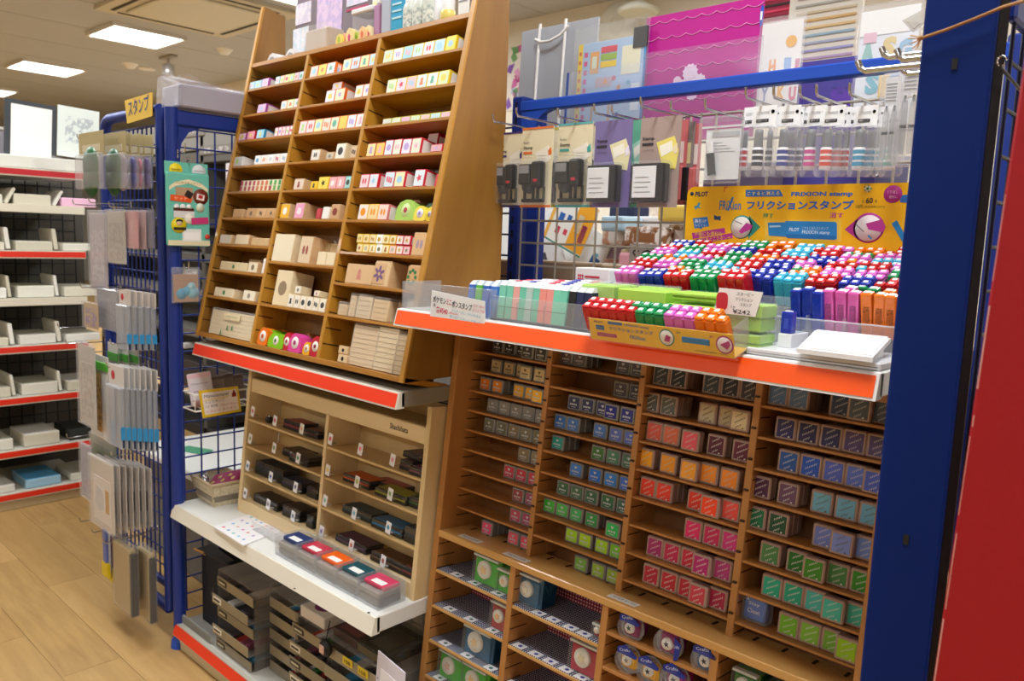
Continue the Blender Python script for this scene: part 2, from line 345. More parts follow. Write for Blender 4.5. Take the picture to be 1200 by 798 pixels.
# side panels: front edge follows the face, back edge is upright in the room (slants in the rack's own axes)
for x0, x1 in ((0, .013), (RW-.013, RW)):
    H = .93
    def yb(w): return .27-.0*w-TL*w*1.0
    mb = MB().hexa([(x0, 0, 0), (x1, 0, 0), (x1, .262, .06), (x0, .262, .06), (x0, 0, H), (x1, 0, H), (x1, .262-(H-.06)*TL, H), (x0, .262-(H-.06)*TL, H)])
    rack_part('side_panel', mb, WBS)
    rack_part('front_edge', MB().bbox(x0-.0005, x1+.0005, -.002, .004, 0, H, .001), WBZ)
CU = [.013, .293, .588, .882]
for x in CU[1:3]: rack_part('divider', MB().bbox(x-.006, x+.006, 0, DEP, .0, .766, .001), WBZ)
BW = {0: [.692, .619, .547, .475, .403, .331, .258, .187, .114, .012], 1: [.692, .619, .547, .475, .403, .331, .222, .114, .012], 2: [.692, .619, .547, .475, .403, .331, .258, .187, .114, .012]}
rack_part('top_board', MB().bbox(.013, RW-.013, -.001, .10, .754, .766, .001), WB1)
rack_part('bottom_board', MB().bbox(0, RW, -.001, .12, 0, .012, .001), WB1)
for c in range(3):
    a = CU[c]+(.006 if c else 0); b = CU[c+1]-(.006 if c < 2 else 0)
    for z in BW[c][:-1]: rack_part('shelf_board', MB().bbox(a, b, .0, DEP, z-.0065, z, .0008), WB1)
    g = MB()     # saw-cut slots for the boards on both sides of the compartment
    for k in range(21):
        z = .045+k*.036
        g.box(a, a+.0006, .003, .045, z, z+.003)
    rack_part('board_slots', g, mat('4a2c0a', .8))['kind'] = 'stuff'
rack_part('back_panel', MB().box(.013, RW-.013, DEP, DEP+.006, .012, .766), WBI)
# ---------------------------------------------------------------- pale cabinet with the ink pads (left lower)
FS = Frame((-1.97, 1.04, .4245), math.atan(.096))
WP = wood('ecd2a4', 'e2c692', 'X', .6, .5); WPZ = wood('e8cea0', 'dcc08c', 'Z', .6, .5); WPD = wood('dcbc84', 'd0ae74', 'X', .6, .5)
sh = thing('ink_pad_cabinet', 'pale wooden two-column cabinet with large dark ink pads on the white shelf', 'cabinet', FS.o, FS.rot)
SW, SH = .748, .405
for x0 in (0, SW-.014): ob('side_panel', MB().bbox(x0, x0+.014, 0, .10, 0, SH if x0 == 0 else SH+.01, .001), WPZ, sh)
xm = .378
ob('divider', MB().bbox(xm-.006, xm+.006, .002, .10, .01, .335, .001), WPZ, sh)
ob('header_board', MB().bbox(.014, SW-.014, .004, .016, .332, .371, .001), WP, sh)
ob('top_board', MB().bbox(.014, SW-.014, .004, .1, .366, .371, .001), WPD, sh)
ob('base_board', MB().bbox(.014, SW-.014, .002, .1, 0, .035, .001), WP, sh)
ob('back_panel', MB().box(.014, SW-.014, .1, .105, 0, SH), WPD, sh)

SWZ = [.258, .184, .110, .035]
for z in SWZ[:3]:
    for a, b in ((.014, xm-.006), (xm+.006, SW-.014)): ob('shelf_board', MB().bbox(a, b, .003, .1, z-.006, z, .001), WPD, sh)
text('Shachihata', .062, .0125, mat('3a3a3c', .5), sh, (.613, .0035, .3445), bold=.01)
# ---------------------------------------------------------------- brown cabinet with small ink pads and craft punches (right)
FK = Frame((-1.212, 1.083-.107*.55, 0), math.atan(.107))
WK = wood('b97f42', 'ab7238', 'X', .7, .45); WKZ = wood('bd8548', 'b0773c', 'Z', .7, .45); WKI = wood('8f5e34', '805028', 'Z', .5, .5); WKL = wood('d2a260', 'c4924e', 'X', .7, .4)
kb = thing('ink_pad_cabinet', 'brown wooden cabinet with four columns of small ink pads above cubbies for craft punches', 'cabinet', FK.o, FK.rot)
KW, KH, REC = .882, 1.0, .04
for x0 in (0, KW-.016): ob('side_panel', MB().bbox(x0, x0+.016, 0, .13, .2, KH, .001), WKZ, kb)
ob('ledge', MB().bbox(.016, KW-.016, -.004, REC+.05, .568, .582, .002), WKL, kb)
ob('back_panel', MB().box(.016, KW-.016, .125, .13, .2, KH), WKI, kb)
ob('top_board', MB().bbox(.016, KW-.016, REC, .125, KH-.01, KH, .001), WK, kb)
# upper grid
KU = [.016, .229, .444, .660, .866]
for x in KU[1:4]: ob('divider', MB().bbox(x-.006, x+.006, REC, .125, .582, KH-.01, .001), WKZ, kb)
KWZ = {0: [.963-.0418*i for i in range(9)], 1: [.963-.0418*i for i in range(9)], 2: [.956-.0496*i for i in range(8)], 3: [.956-.0496*i for i in range(8)]}
for c in range(4):
    a = KU[c]+(.006 if c else 0); b = KU[c+1]-(.006 if c < 3 else 0)
    for z in KWZ[c]: ob('shelf_board', MB().bbox(a, b, REC+.002, .09, z-.0045, z, .0008), WK, kb)
    for z in KWZ[c][:]:
        if c: ob('shelf_clip', cached('clip', lambda: MB().bbox(-.0035, .0035, -.003, .004, -.0018, .0018, .0005)), mat('3a2a20', .4), kb, (KU[c], REC-.001, z+.012))
    g = MB()
    for z in KWZ[c]: g.box(a, a+.0006, REC+.004, REC+.04, z-.022, z-.020)
    ob('board_slots', g, mat('3a2410', .8), kb, kind='stuff')
gs = MB()
for c in range(4):
    for k in range(4): gs.box(KU[c]+.03+k*.048, KU[c]+.031+k*.048+.004, REC+.02, REC+.04, .5825, .583)
ob('board_slots', gs, mat('3a2410', .8), kb, kind='stuff')
# lower cubbies
KL = [.016, .229, .449, .66, .866]
POLK = pattern('14183a', 'd0d4e4', 190, 'dots', flat=(1, 1, 0)); REDP = pattern('8c1626', 'd8a8a8', 150, 'dots', flat=(1, 0, 1))
for x in KL[1:4]: ob('divider', MB().bbox(x-.007, x+.007, 0, .125, .2, .568, .001), WKZ, kb)
LWZ = {0: [.497, .421, .346, .269], 1: [.495, .417, .340, .264], 2: [.525, .463, .385, .31], 3: [.50, .42, .34]}
for c in range(4):
    a = KL[c]+(.007 if c else 0); b = KL[c+1]-(.007 if c < 3 else 0)
    for z in LWZ[c]:
        ob('shelf_board', MB().bbox(a, b, .001, .12, z-.006, z, .0008), WKL if c < 2 else WK, kb)
        if c < 2: ob('shelf_liner', MB().box(a+.001, b-.001, .004, .118, z, z+.0012), POLK, kb)
    g = MB()
    for k in range(12):
        z = .55-k*.026
        g.box(a, a+.0007, .002, .05, z, z+.002); g.box(b-.0007, b, .002, .03, z, z+.002)
    ob('board_slots', g, mat('4a2c10', .8), kb, kind='stuff')
    if c < 2: ob('back_liner', MB().box(a+.001, b-.001, .118, .123, .2, .566), REDP, kb)
# ================================================================ NEIGHBOURING SHELVING SEEN BEHIND, LEFT
BX = -3.66
t = thing('shelving_unit', 'distant cream gondola shelving unit with dark mesh back', 'shelving', (BX, -.6, 0))
ob('back_mesh', wire_panel(MB(), (-.42, 0, .1), (0, 1, 0), 40, (0, 0, 1), 27, r=.003), mat('26262a', .5), t)
ob('back_panel', MB().box(-.47, -.46, 0, 2.0, 0, 1.42), mat('5a564e', .7), t)
ob('plinth', MB().bbox(-.4, 0, 0, 1.86, 0, .05, .003), mat('b09a74', .6), t)
ob('post', MB().bbox(-.44, -.40, .0, .04, 0, 1.5, .004), BLUE, t)
ob('post', MB().bbox(-.44, -.40, 1.45, 1.50, 0, 1.42, .004), mat('0e1c44', .4), t)
for i, (z, red) in enumerate(((1.40, 'b8242c'), (1.257, None), (1.072, 'd8301c'), (.879, None), (.685, 'd8301c'), (.473, 'dc2c14'), (.253, 'e02c10'), (.073, 'e03018'))):
    L = 1.85
    s = thing('metal_shelf', ('cream' if not red else 'red-edged cream')+' distant metal shelf, %s from the top of the far unit' % ORD[i], 'shelf', (BX, -.6, z))
    ob('board', MB().bbox(-.42, 0, 0, L, -.03, -.002, .002), mat('cfcbbe', .5), s)
    ob('price_rail', MB().bbox(0, .008, 0, L, -.032, 0, .001), mat('d8d0bc' if not red else 'cfc8b8', .5), s)
    if red: ob('colour_strip', MB().box(.008, .009, .002, L-.002, -.027, -.004), mat(red, .45), s)
# stacks of paper packs lying on the far shelves, with leaning ones between
PAPC = ['d9d4c6', 'e0dccf', 'cfc7b2', 'd6cfbc', 'dedad0', 'c9c2ae', 'e4e1d8']
def paper_pack(z, y, wy, dx, h, colr, label, lean=0, group=None, topc=None):
    t = thing('paper_pack', label, 'paper', (BX-.02, y, z), (lean, 0, 0), group)
    ob('sheets', MB().bbox(-dx, 0, 0, wy, 0, h, .002), mat(colr, .6), t)
    ob('cover', MB().box(-dx+.004, -.004, .004, wy-.004, h, h+.0015), mat(topc or 'c8c4b0', .35), t)
rnd = random.Random(3)
shn = ['second', 'third', 'fourth', 'fifth', 'sixth', 'seventh', 'lowest']
for i, z in enumerate((1.257, 1.072, .879, .685, .473, .253, .073)):
    for k in range(3):
        y = .88-.02*i*.0+k*.175-.06
        h = (.035, .03, .04, .032, .04, .045, .03)[i]+(.006 if k == 1 else 0)
        c1 = PAPC[(i*3+k*2) % 7]; c2 = ['bdb9a6', 'a9a793', 'd8d4cc', 'b7b29a'][(i+k) % 4]
        if i == 0 and k == 2: c1 = 'e8b8d0'; c2 = 'e8c0d8'
        if i == 6 and k == 1: c1 = '9fc4dc'; c2 = '5aa8d8'
        if i == 5 and k == 2: c1 = '2e302e'; c2 = '303230'
        paper_pack(z, y, .135, .2, h, c1, '%s paper pack lying on the %s shelf of the far unit, %s one' % ({'e8b8d0': 'pink', '9fc4dc': 'blue-topped', '2e302e': 'black'}.get(c1, 'pale'), shn[i], ORD[k]), topc=c2)
        if k < 2 and i in (0, 1, 2, 3, 4):
            paper_pack(z+.004, y+.141, .012+.004*(i % 2), .17, .085 if i else .07, PAPC[(i+k+3) % 7], 'pale paper pack standing on edge on the %s far shelf, %s of two' % (shn[i], ORD[k]), lean=(R(-28) if i == 0 else R(6)))
# white boards on top
t = thing('binder_board', 'black-framed white display binder with two pages on top of the far shelving', 'binder', (BX-.1, .985, 1.43), (R(-3), 0, 0))
ob('cover', MB().bbox(0, .008, 0, .19, .03, .25, .002), mat('3c4044', .5), t)
ob('page', MB().box(.009, .011, .022, .172, .0, .232), WHITE, t)
t = thing('binder_board', 'pale green-white display page right of the black-framed binder', 'binder', (BX-.1, 1.18, 1.43), (R(-3), 0, 0))
ob('page', MB().bbox(0, .006, 0, .165, .04, .25, .002), mat('dfe6e0', .5), t)
ob('text_block', MB().box(.0062, .0066, .03, .14, .1, .21), pattern('dfe6e0', 'b4bcc0', 60, 'noise'), t)
t = thing('box', 'long low white box on top of the far shelving in front of the binder pages', 'box', (BX-.08, .55, 1.402))
ob('carton', MB().bbox(-.02, .06, 0, .74, 0, .05, .004), mat('d8d6cc', .5), t)
t = thing('sign_holder', 'clear folded sign holder on the far shelf top', 'sign holder', (BX+.0, 1.06, 1.402), (0, 0, R(-12)))
ob('clear_sheet', MB().add([(0, 0, 0), (0, .12, 0), (0, .11, .05), (0, .01, .07)], [(0, 1, 2, 3)]), clear('e0dcd8', .3), t)
t = thing('partition', 'grey partition board far left beyond the binders', 'partition', (-6.2, .6, 0))
ob('panel', MB().bbox(0, .04, 0, 1.05, 0, 1.78, .004), mat('86828a', .7), t)
ob('cap', MB().bbox(-.01, .05, -.01, 1.06, 1.78, 1.80, .004), mat('c8c4bc', .6), t)
# ================================================================ GOODS BEHIND THE BACK MESH (middle)
# aisle table and boards on the other side, seen small through the mesh
def bg_box(name, label, cat, x0, x1, y0, y1, z0, z1, c1, m2=None, rot=0):
    t = thing(name, label, cat, ((x0+x1)/2, y0, z0), (0, 0, rot)); w_ = (x1-x0)/2
    ob('carton', MB().bbox(-w_, w_, 0, y1-y0, 0, z1-z0, .004), c1 if not isinstance(c1, str) else mat(c1, .6), t)
    if m2: ob('front_print', MB().box(-w_*.9, w_*.9, -.0012, 0, (z1-z0)*.1, (z1-z0)*.9), m2 if not isinstance(m2, str) else mat(m2, .6), t)
    return t
p0 = onY(600, 332, 1.62)
t = thing('display_table', 'brown board shelf behind the mesh carrying craft goods', 'table', (-1.9, 1.56, 0))
ob('top', MB().bbox(0, 2.1, 0, 1.0, 1.0, 1.03, .004), wood('a88a66', '9a7c58', 'X', .6), t); ob('front_board', MB().bbox(0, 2.1, 0, .02, .62, 1.0, .003), wood('8f7458', '806650', 'X', .5), t)
for x in (.03, 2.04): ob('leg', MB().bbox(x, x+.04, .1, .14, 0, 1.0, .004), mat('6a5a48', .6), t)
bg_box('cardboard_box', 'brown cardboard box behind the mesh at the far left', 'box', -1.62, -1.34, 1.50, 1.58, 1.03, 1.135, wood('a8886a', '9a7a58', 'Z', .4))
bg_box('cardboard_box', 'tan cardboard display box behind the white flag box', 'box', -1.33, -1.10, 1.48, 1.56, 1.03, 1.14, wood('a58a6c', '94785a', 'Z', .4))
bd = onY(690, 255, 2.1)
t = thing('notice_board', 'white notice board with papers seen through the mesh', 'board', (-2.05, 2.1, 1.0), (R(-6), 0, 0))
ob('board', MB().bbox(0, .42, 0, .01, .06, .5, .002), mat('e6e6e4', .6), t)
def leaf_book(label, px, py, Y, w_, h_, rot, cov, stripes):
    p = onY(px, py, Y); t = thing('booklet', label, 'book', p, (R(-4), R(rot), 0))
    ob('cover', MB().bbox(-w_/2, w_/2, 0, .008, -h_/2, h_/2, .002), mat(cov, .5), t)
    for (a, b, c, d, col) in stripes: ob('cover_print', MB().box(a*w_/2, b*w_/2, -.001, 0, c*h_/2, d*h_/2), mat(col, .5), t)
    return t
leaf_book('tilted white and orange child booklet with blue and red shapes behind the mesh', 668, 262, 1.95, .165, .16, 22, 'f0efe8', [(.15, 1, -.9, 1, 'eea820'), (-1, -.86, -1, 1, 'e8b040'), (.3, .55, -.2, .5, 'f0e4c0'), (.6, .85, -.5, .2, 'd8508a'), (-.6, -.35, -.1, .25, '2864b0'), (-.2, 0, .05, .3, '2a60a8'), (-.55, -.35, -.6, -.3, 'c83048'), (-.15, .02, -.5, -.28, 'd03a50'), (-1, 1, -1, -.93, '3a8a78')])
leaf_book('white leaflet with a dark pen picture behind the mesh', 635, 290, 2.0, .16, .2, -25, 'e4e6ea', [(-.1, .0, -.6, .5, '5a5e66'), (.0, .12, -.7, -.2, '3a3e46')])
leaf_book('white sheet with a blue triangle corner behind the mesh', 694, 296, 2.02, .1, .13, 28, 'eef0f0', [(.1, .8, -.9, -.1, '2c5a94'), (.1, .5, -.1, .1, '6fb0d0')])
rows = [('clear plastic case with a pale blue lid', 716, 262, 'a8c4d4'), ('stack of orange and cream craft packs', 722, 276, 'd09a78'), ('lilac and yellow craft pack', 716, 290, 'b8a8c8'), ('pink yarn bundle', 712, 300, 'e0a898'), ('tan basket of craft parts', 755, 278, '8a5a34'), ('white pouch', 750, 268, 'dcd8d8'), ('dark blue bag', 728, 249, '1c2848'), ('pale floral pouch', 738, 247, 'd8ccc0'), ('pink sheet of felt', 752, 312, 'e8a8b4'), ('cream pack of beads', 740, 300, 'd8c8a0'), ('grey speckled cloth pack', 790, 258, 'a8a4a8'), ('teal box with a white frame', 712, 322, '3f8a80'), ('yellow-framed floral tin', 790, 250, 'd8b850'), ('brown paper bag', 800, 275, '9c7a54'), ('beige felt pack', 775, 290, 'c8b8a4')]
for i, (lb, px, py, c) in enumerate(rows):
    Y = 1.9+(i % 4)*.07; p = onY(px, py, Y)
    t = thing('craft_pack', lb+' seen through the pale mesh, blurred', 'craft goods', p, (0, 0, R((i*37) % 30-15)))
    w_ = .05+.012*(i % 3); h_ = .022+.007*(i % 3)
    ob('pack', MB().bbox(-w_, w_, 0, .08, -h_, h_, .008, 2), pattern(c, 'e8e0d8', 40, 'noise') if i % 3 == 1 else mat(c, .6), t)
    ob('pack_label', MB().box(-w_*.5, w_*.5, -.001, 0, -h_*.5, h_*.4), mat('ece6e0' if i % 2 else c, .6), t)
p = onY(760, 300, 1.75); t = thing('letter_sign', 'clear sign with dark hand-drawn capital letters behind the mesh', 'sign', (p.x-.05, 1.75, p.z-.02))
ob('sheet', MB().box(-.01, .17, 0, .002, 1.031-(p.z-.02), .05), mat('dcd8d4', .5), t); text('SOUA', .145, .036, mat('4a4c50', .5), t, (0, -.001, 0))
# low brown shelves behind the left side mesh
t = thing('storage_shelf', 'dark tall shelving unit seen through the blue mesh on the left', 'shelving', (-5.8, 2.07, 0))
for py, c, h in ((505, '2a2624', .10), (440, '3c3430', .16), (390, '6c6862', .05), (345, '77726c', .05), (302, '5c5854', .05), (262, '2c2a2c', .05), (186, '6a665e', .06), (160, '9c9890', .16)):
    z = onY(240, py, 2.12).z; ob('shelf_board', MB().bbox(0, 3.2, 0, .35, z-h/2, z+h/2, .004), mat(c, .6), t)
ob('back_panel', MB().box(0, 3.2, .34, .35, .12, 1.74), mat('8a867e', .7), t)
for x in (0, 1.5, 3.16): ob('upright', MB().bbox(x, x+.04, .0, .34, 0, 1.74, .004), mat('56524c', .6), t)
for i, (px, py, c, w_, h_, lb) in enumerate(((280, 210, 'f0e4e6', .26, .17, 'white craft pack with pink and blue print'), (225, 150, '9a948c', .3, .10, 'grey carton'), (255, 175, '8c8880', .4, .05, 'long grey carton'), (215, 405, 'e0dcd4', .06, .03, 'white carton with red mark'), (262, 455, '5a4c40', .12, .05, 'brown carton'), (225, 320, '8a8680', .2, .04, 'grey paper bundle'), (285, 275, '141418', .22, .20, 'black carton'))):
    p = onY(px, py, 2.068); t = thing('carton', lb+' seen through the blue side mesh', 'box', (p.x, 2.062, p.z))
    ob('box_body', MB().bbox(-w_/2, w_/2, 0, .1, -h_/2, h_/2, .004), mat(c, .6), t)
    ob('box_print', MB().box(-w_*.35, w_*.35, -.001, 0, -h_*.3, h_*.25), pattern(c, 'd0c8c8', 30, 'noise'), t)
p = onZ(235, 545, .33)
t = thing('white_table', 'low white display table seen through the left mesh', 'table', (-2.95, 1.15, 0))
ob('top', MB().bbox(0, .55, 0, .9, .36, .39, .004), mat('e4e4e0', .5), t)
ob('body', MB().bbox(.03, .52, .03, .87, 0, .36, .004), mat('77787a', .6), t)
p = onZ(228, 528, .39); t = thing('green_card', 'green clipped card lying on the low white table', 'card', p, (0, 0, R(20)))
ob('sheet', MB().bbox(-.06, .06, -.03, .03, 0, .004, .001), mat('4f9a78', .5), t)
# hoarded plastic-wrapped carton on the blue end frame
t = thing('wrapped_carton', 'grey carton in clear plastic wrap lying on the blue end frame', 'box', (-2.225, .965, 1.502))
ob('carton', MB().bbox(0, .118, 0, .45, 0, .060, .004), mat('a8a4b0', .6), t)
wv = random.Random(5); vs = []; nx, ny = 7, 14
for j in range(ny+1):
    for i in range(nx+1):
        x = -.006+i*.130/nx; y = -.008+j*.465/ny; z = .063+wv.random()*.009+(.018*wv.random() if (j < 2 or i == 0) else 0)
        vs.append((x, y, z))
fs = [(j*(nx+1)+i, j*(nx+1)+i+1, (j+1)*(nx+1)+i+1, (j+1)*(nx+1)+i) for j in range(ny) for i in range(nx)]
n0 = len(vs)
for i in range(nx+1): vs.append((-.006+i*.130/nx, -.010-.004*wv.random(), .003))
fs += [(i, n0+i, n0+i+1, i+1) for i in range(nx)]
ob('plastic_wrap', MB().add(vs, fs), clear('e8e6ee', .22, .15), t)
# ================================================================ red panel on the right
t = thing('red_panel', 'large red board with a worn white edge standing at the far right', 'panel', (-.196, .75, 0), (0, R(1.75), 0))
ob('board', MB().bbox(0, .7, 0, .02, 0, 1.9, .002), mat('a80c1c', .5), t)
wr = MB(); q = random.Random(2); z = .3
while z < 1.25:
    h = q.choice([.004, .01, .03, .07]); a_ = q.uniform(.0004, .0016); wr.box(a_, a_+q.uniform(.0003, .0011), -.0004, .0, z, z+h); z += h+q.uniform(-.002, .03)
ob('edge_wear', wr, mat('e0b0a8', .8), t, kind='stuff')
wr = MB()
for i in range(16): x = q.uniform(.02, .2); z = q.uniform(.6, 1.4); wr.box(x, x+q.uniform(.001, .004), -.0005, 0, z, z+q.uniform(.001, .003))
ob('scuff_marks', wr, mat('d06a60', .8), t, kind='stuff')
# ================================================================ STAMPS ON THE BROWN RACK
COLN = ['left', 'middle', 'right']
ROWN = ['top', 'second', 'third', 'fourth', 'fifth', 'sixth', 'seventh', 'eighth', 'ninth', 'lowest']
PASTEL = ['f4b8c8', 'a8d4f0', 'f0d860', 'b8e090', 'e89060', 'c0a8e0', 'e05060', '70b8a0']
_cn = {}
def cname(h):
    """everyday name for a hex colour"""
    import colorsys
    r, g, b = [int(h[i:i+2], 16)/255 for i in (0, 2, 4)]; hh, s, v = colorsys.rgb_to_hsv(r, g, b); hh *= 360
    if s < .13: return 'white' if v > .82 else 'pale grey' if v > .62 else 'grey' if v > .32 else 'black'
    d = 'dark ' if v < .38 else 'pale ' if (s < .35 and v > .6) else ''
    for lim, n in ((15, 'red'), (28, 'orange-brown' if v < .7 else 'orange'), (42, 'tan' if s < .55 else 'amber'), (66, 'yellow' if v > .6 else 'olive'), (90, 'lime green'), (150, 'green'), (185, 'teal'), (215, 'blue'), (245, 'deep blue'), (275, 'violet'), (315, 'purple'), (342, 'magenta'), (361, 'red')):
        if hh < lim: return d+n
RF = random.Random(11)
def stamp(c, r, u0, u1, h, body, face='f4f0ea', motif=None, d0=.004, dep=.055, label='', kind='box', w0=None, extra=0):
    """a little stamp standing at the front of a compartment of the brown rack"""
    w_ = u1-u0; z = BW[c][r] if w0 is None else w0
    o = FB.P((u0+u1)/2, d0, z+.0004)
    t = thing('wooden_stamp' if kind == 'wood' else 'stamp_box', label, 'stamp', o, FB.rot)
    bm_ = cached(('stampbody', round(w_, 3), round(h, 3), round(dep, 3)), lambda: MB().bbox(-w_/2+.0004, w_/2-.0004, 0, dep, 0, h, .0012))
    wm = {'wood': wood('d8b488', 'caa274', 'Y', 1, .6), 'lightwood': wood('e8d6b0', 'dec8a0', 'X', 1, .6)}
    ob('box_body', bm_, wm[body] if body in wm else mat(body, .5), t)
    e = .0022
    if face: ob('face_label', cached(('face', round(w_, 3), round(h, 3)), lambda: MB().box(-w_/2+e, w_/2-e, -.0004, 0, e, h-e)), mat(face, .5), t)
    if motif:
        k = RF.randrange(6)
        def mk():
            a = min(w_, h)*.26; m_ = MB(); cx, cz = 0, h*.5
            if k == 0: m_.prism([(a*math.cos(q), cz+a*math.sin(q)) for q in [i*math.pi/5 for i in range(10)]], -.0008, -.0004)
            elif k == 1: m_.prism([(a*(1 if i % 2 else .45)*math.cos(i*math.pi/5), cz+a*(1 if i % 2 else .45)*math.sin(i*math.pi/5)) for i in range(10)], -.0008, -.0004)
            elif k == 2:
                m_.prism([(-a*.7, cz-a), (a*.7, cz-a), (a*.5, cz), (-a*.5, cz)], -.0008, -.0004); m_.prism([(a*.55*math.cos(q), cz+a*.45+a*.55*math.sin(q)) for q in [i*math.pi/4 for i in range(8)]], -.0008, -.0004)
            elif k == 3:
                for sx in (-.5, .5): m_.prism([(sx*a+a*.35*math.cos(q), cz+a*.8*math.sin(q)) for q in [i*math.pi/4 for i in range(8)]], -.0008, -.0004)
            elif k == 4: m_.prism([(-a, cz-a*.5), (0, cz-a), (a, cz-a*.5), (a*.6, cz+a*.7), (-a*.6, cz+a*.7)], -.0008, -.0004)
            else:
                for q in range(3): m_.box(-a+q*a*.75, -a+q*a*.75+a*.5, -.0008, -.0004, cz-a*(.5+.2*q), cz+a*(.8-.2*q))
            return m_
        ob('printed_motif', cached(('motif', k, round(w_, 3), round(h, 3)), mk), mat(motif, .5), t)
    if body not in wm and kind == 'box':
        ob('side_print', cached(('side', round(h, 3), round(dep, 3)), lambda: MB().box(0, .0003, dep*.12, dep*.9, h*.12, h*.88)), mat('e8e2dc', .5), t, (w_/2-.0004, 0, 0))
    return t
def srow(c, r, x0, x1, n, h, bodies, faces=None, what='boxed stamp', d0=.004, dep=.055, kind='box', w0=None, note='', mot=PASTEL, gap=.0):
    z = BW[c][r] if w0 is None else w0
    a, b = FB.u(x0, z, d0), FB.u(x1, z, d0); st = (b-a)/n
    for i in range(n):
        bd = bodies[i % len(bodies)]; fc = faces[i % len(faces)] if faces else 'f4f0ea'
        nm = {'wood': 'brown wood', 'lightwood': 'pale wood'}.get(bd) or cname(bd)
        pos = '' if n == 1 else (', %s of %d' % (ORD[i], n))
        stamp(c, r, a+i*st, a+(i+1)*st-gap, h, bd, fc, (mot[(i*3+r+c) % len(mot)] if mot else None), d0, dep, '%s %s%s, %s row of %s rack column%s' % (nm, what, note, ROWN[r], COLN[c], pos), kind, w0)
# left column
srow(0, 0, 289.6, 305.6, 2, .023, ['9cc8dc', 'a8cfe4'], ['c4e0ee', 'b8d8ee'])
srow(0, 0, 305.8, 313.6, 1, .025, ['c060b0'], ['e8c8e0'], 'narrow stamp')
srow(0, 0, 321.6, 355, 6, .023, ['60b8d0', 'e89870', 'e0e080', 'b0d070', 'e8a0b8', 'a0c8e8'], ['f0f0f0', 'f0e0d0', 'f0e8c0', 'd8e8b0', 'f0d0dc', 'd0e4f4'], 'pastel stamp')
srow(0, 1, 300.5, 310.5, 1, .026, ['b058a8'], ['e0c0dc'])
srow(0, 1, 328, 351, 3, .025, ['e88030', 'a8d020', 'e090b0'], ['f4e8e0', 'f0f4d8', 'f4e0e8'], 'bright stamp')
srow(0, 2, 278.4, 287, 1, .022, ['b0509c'], ['ecd4e4']); srow(0, 2, 288.6, 297.4, 1, .025, ['c8202c'], ['e8a0b0'], 'red-sided stamp'); srow(0, 2, 299.6, 308.4, 1, .026, ['3a9cc8'], ['a8dcf0'], 'cube stamp')
srow(0, 2, 320.5, 342.5, 5, .026, ['d05878', 'e07890', 'd888a0'], ['f8ecf0'], 'pink-edged stamp')
srow(0, 3, 271.5, 283, 1, .027, ['e8e6e2'], ['d8d8dc'], 'plain box')
srow(0, 3, 297, 335.5, 5, .026, ['eeeae6'], ['f2f2f2', 'f0ece8'], 'thin printed box', mot=['b0b8c8', 'd89060', 'd06080', '60a0c8', 'c0c8d0'])
srow(0, 5, 272, 283.5, 1, .024, ['wood'], ['c89c6c'], 'block', kind='wood', mot=None); srow(0, 5, 287.5, 322.5, 3, .026, ['wood'], ['c49868', 'd0a678', 'c89c6c'], 'block', kind='wood', mot=['6a5a4c'])
srow(0, 6, 256.5, 270, 1, .026, ['wood'], ['d4cabc'], 'small block', kind='wood', mot=None); srow(0, 6, 274.5, 290.5, 1, .028, ['wood'], ['e2cfae'], 'block with pale front', kind='wood', mot=None); srow(0, 6, 293.5, 314, 3, .021, ['wood'], ['d0b080'], 'low block', kind='wood', mot=None)
srow(0, 7, 257, 289, 1, .024, ['lightwood'], ['e0cda6'], 'long block with green print', kind='wood', mot=['3f7a48']); srow(0, 7, 289.6, 300.5, 1, .029, ['wood'], ['ece0c4'], 'upright block', kind='wood', mot=['8a7a64']); srow(0, 7, 305.5, 312, 1, .041, ['lightwood'], None, 'tall block', kind='wood', mot=None)
srow(0, 7, 288.5, 303, 1, .044, ['wood'], ['d8c49c'], 'rear block', kind='wood', d0=.064, dep=.018, mot=['4a7a50'])
srow(0, 8, 250.2, 273, 1, .025, ['lightwood'], ['ece0c4'], 'block with green leaf print', kind='wood', mot=['4a8a58']); srow(0, 8, 283.5, 297.5, 1, .027, ['lightwood'], ['f0e8d4'], 'lettered block', kind='wood', mot=['9a9080'])
# strip of twenty little coloured stamps
a, b = FB.u(279.5, BW[0][4], .004), FB.u(329.5, BW[0][4], .004)
t = thing('stamp_strip', 'cream tray of twenty tiny stamps, red through orange to green, two rows', 'stamp', FB.P(a, .006, BW[0][4]), FB.rot)
ob('tray', MB().bbox(0, b-a, 0, .05, 0, .031, .001), mat('e8dcc0', .5), t)
tc = ['a83048', 'a03050', 'a83a50', 'b04058', 'c86848', 'c8683c', 'd06a48', '4a9a48', '58a848', '3f9a50']
for j in range(2):
    for i in range(10):
        ob('stamp_face', cached('tinyface', lambda: MB().bbox(0, .0105, -.001, .003, 0, .0125, .0006)), mat(tc[i] if j else ['b04060', 'a83850', 'b04050', 'b84860', 'c87848', 'd07048', 'c86040', 'a02838', '68a848', '58a050'][i], .5), t, (.002+i*(b-a-.004)/10, 0, .0025+j*.0145))
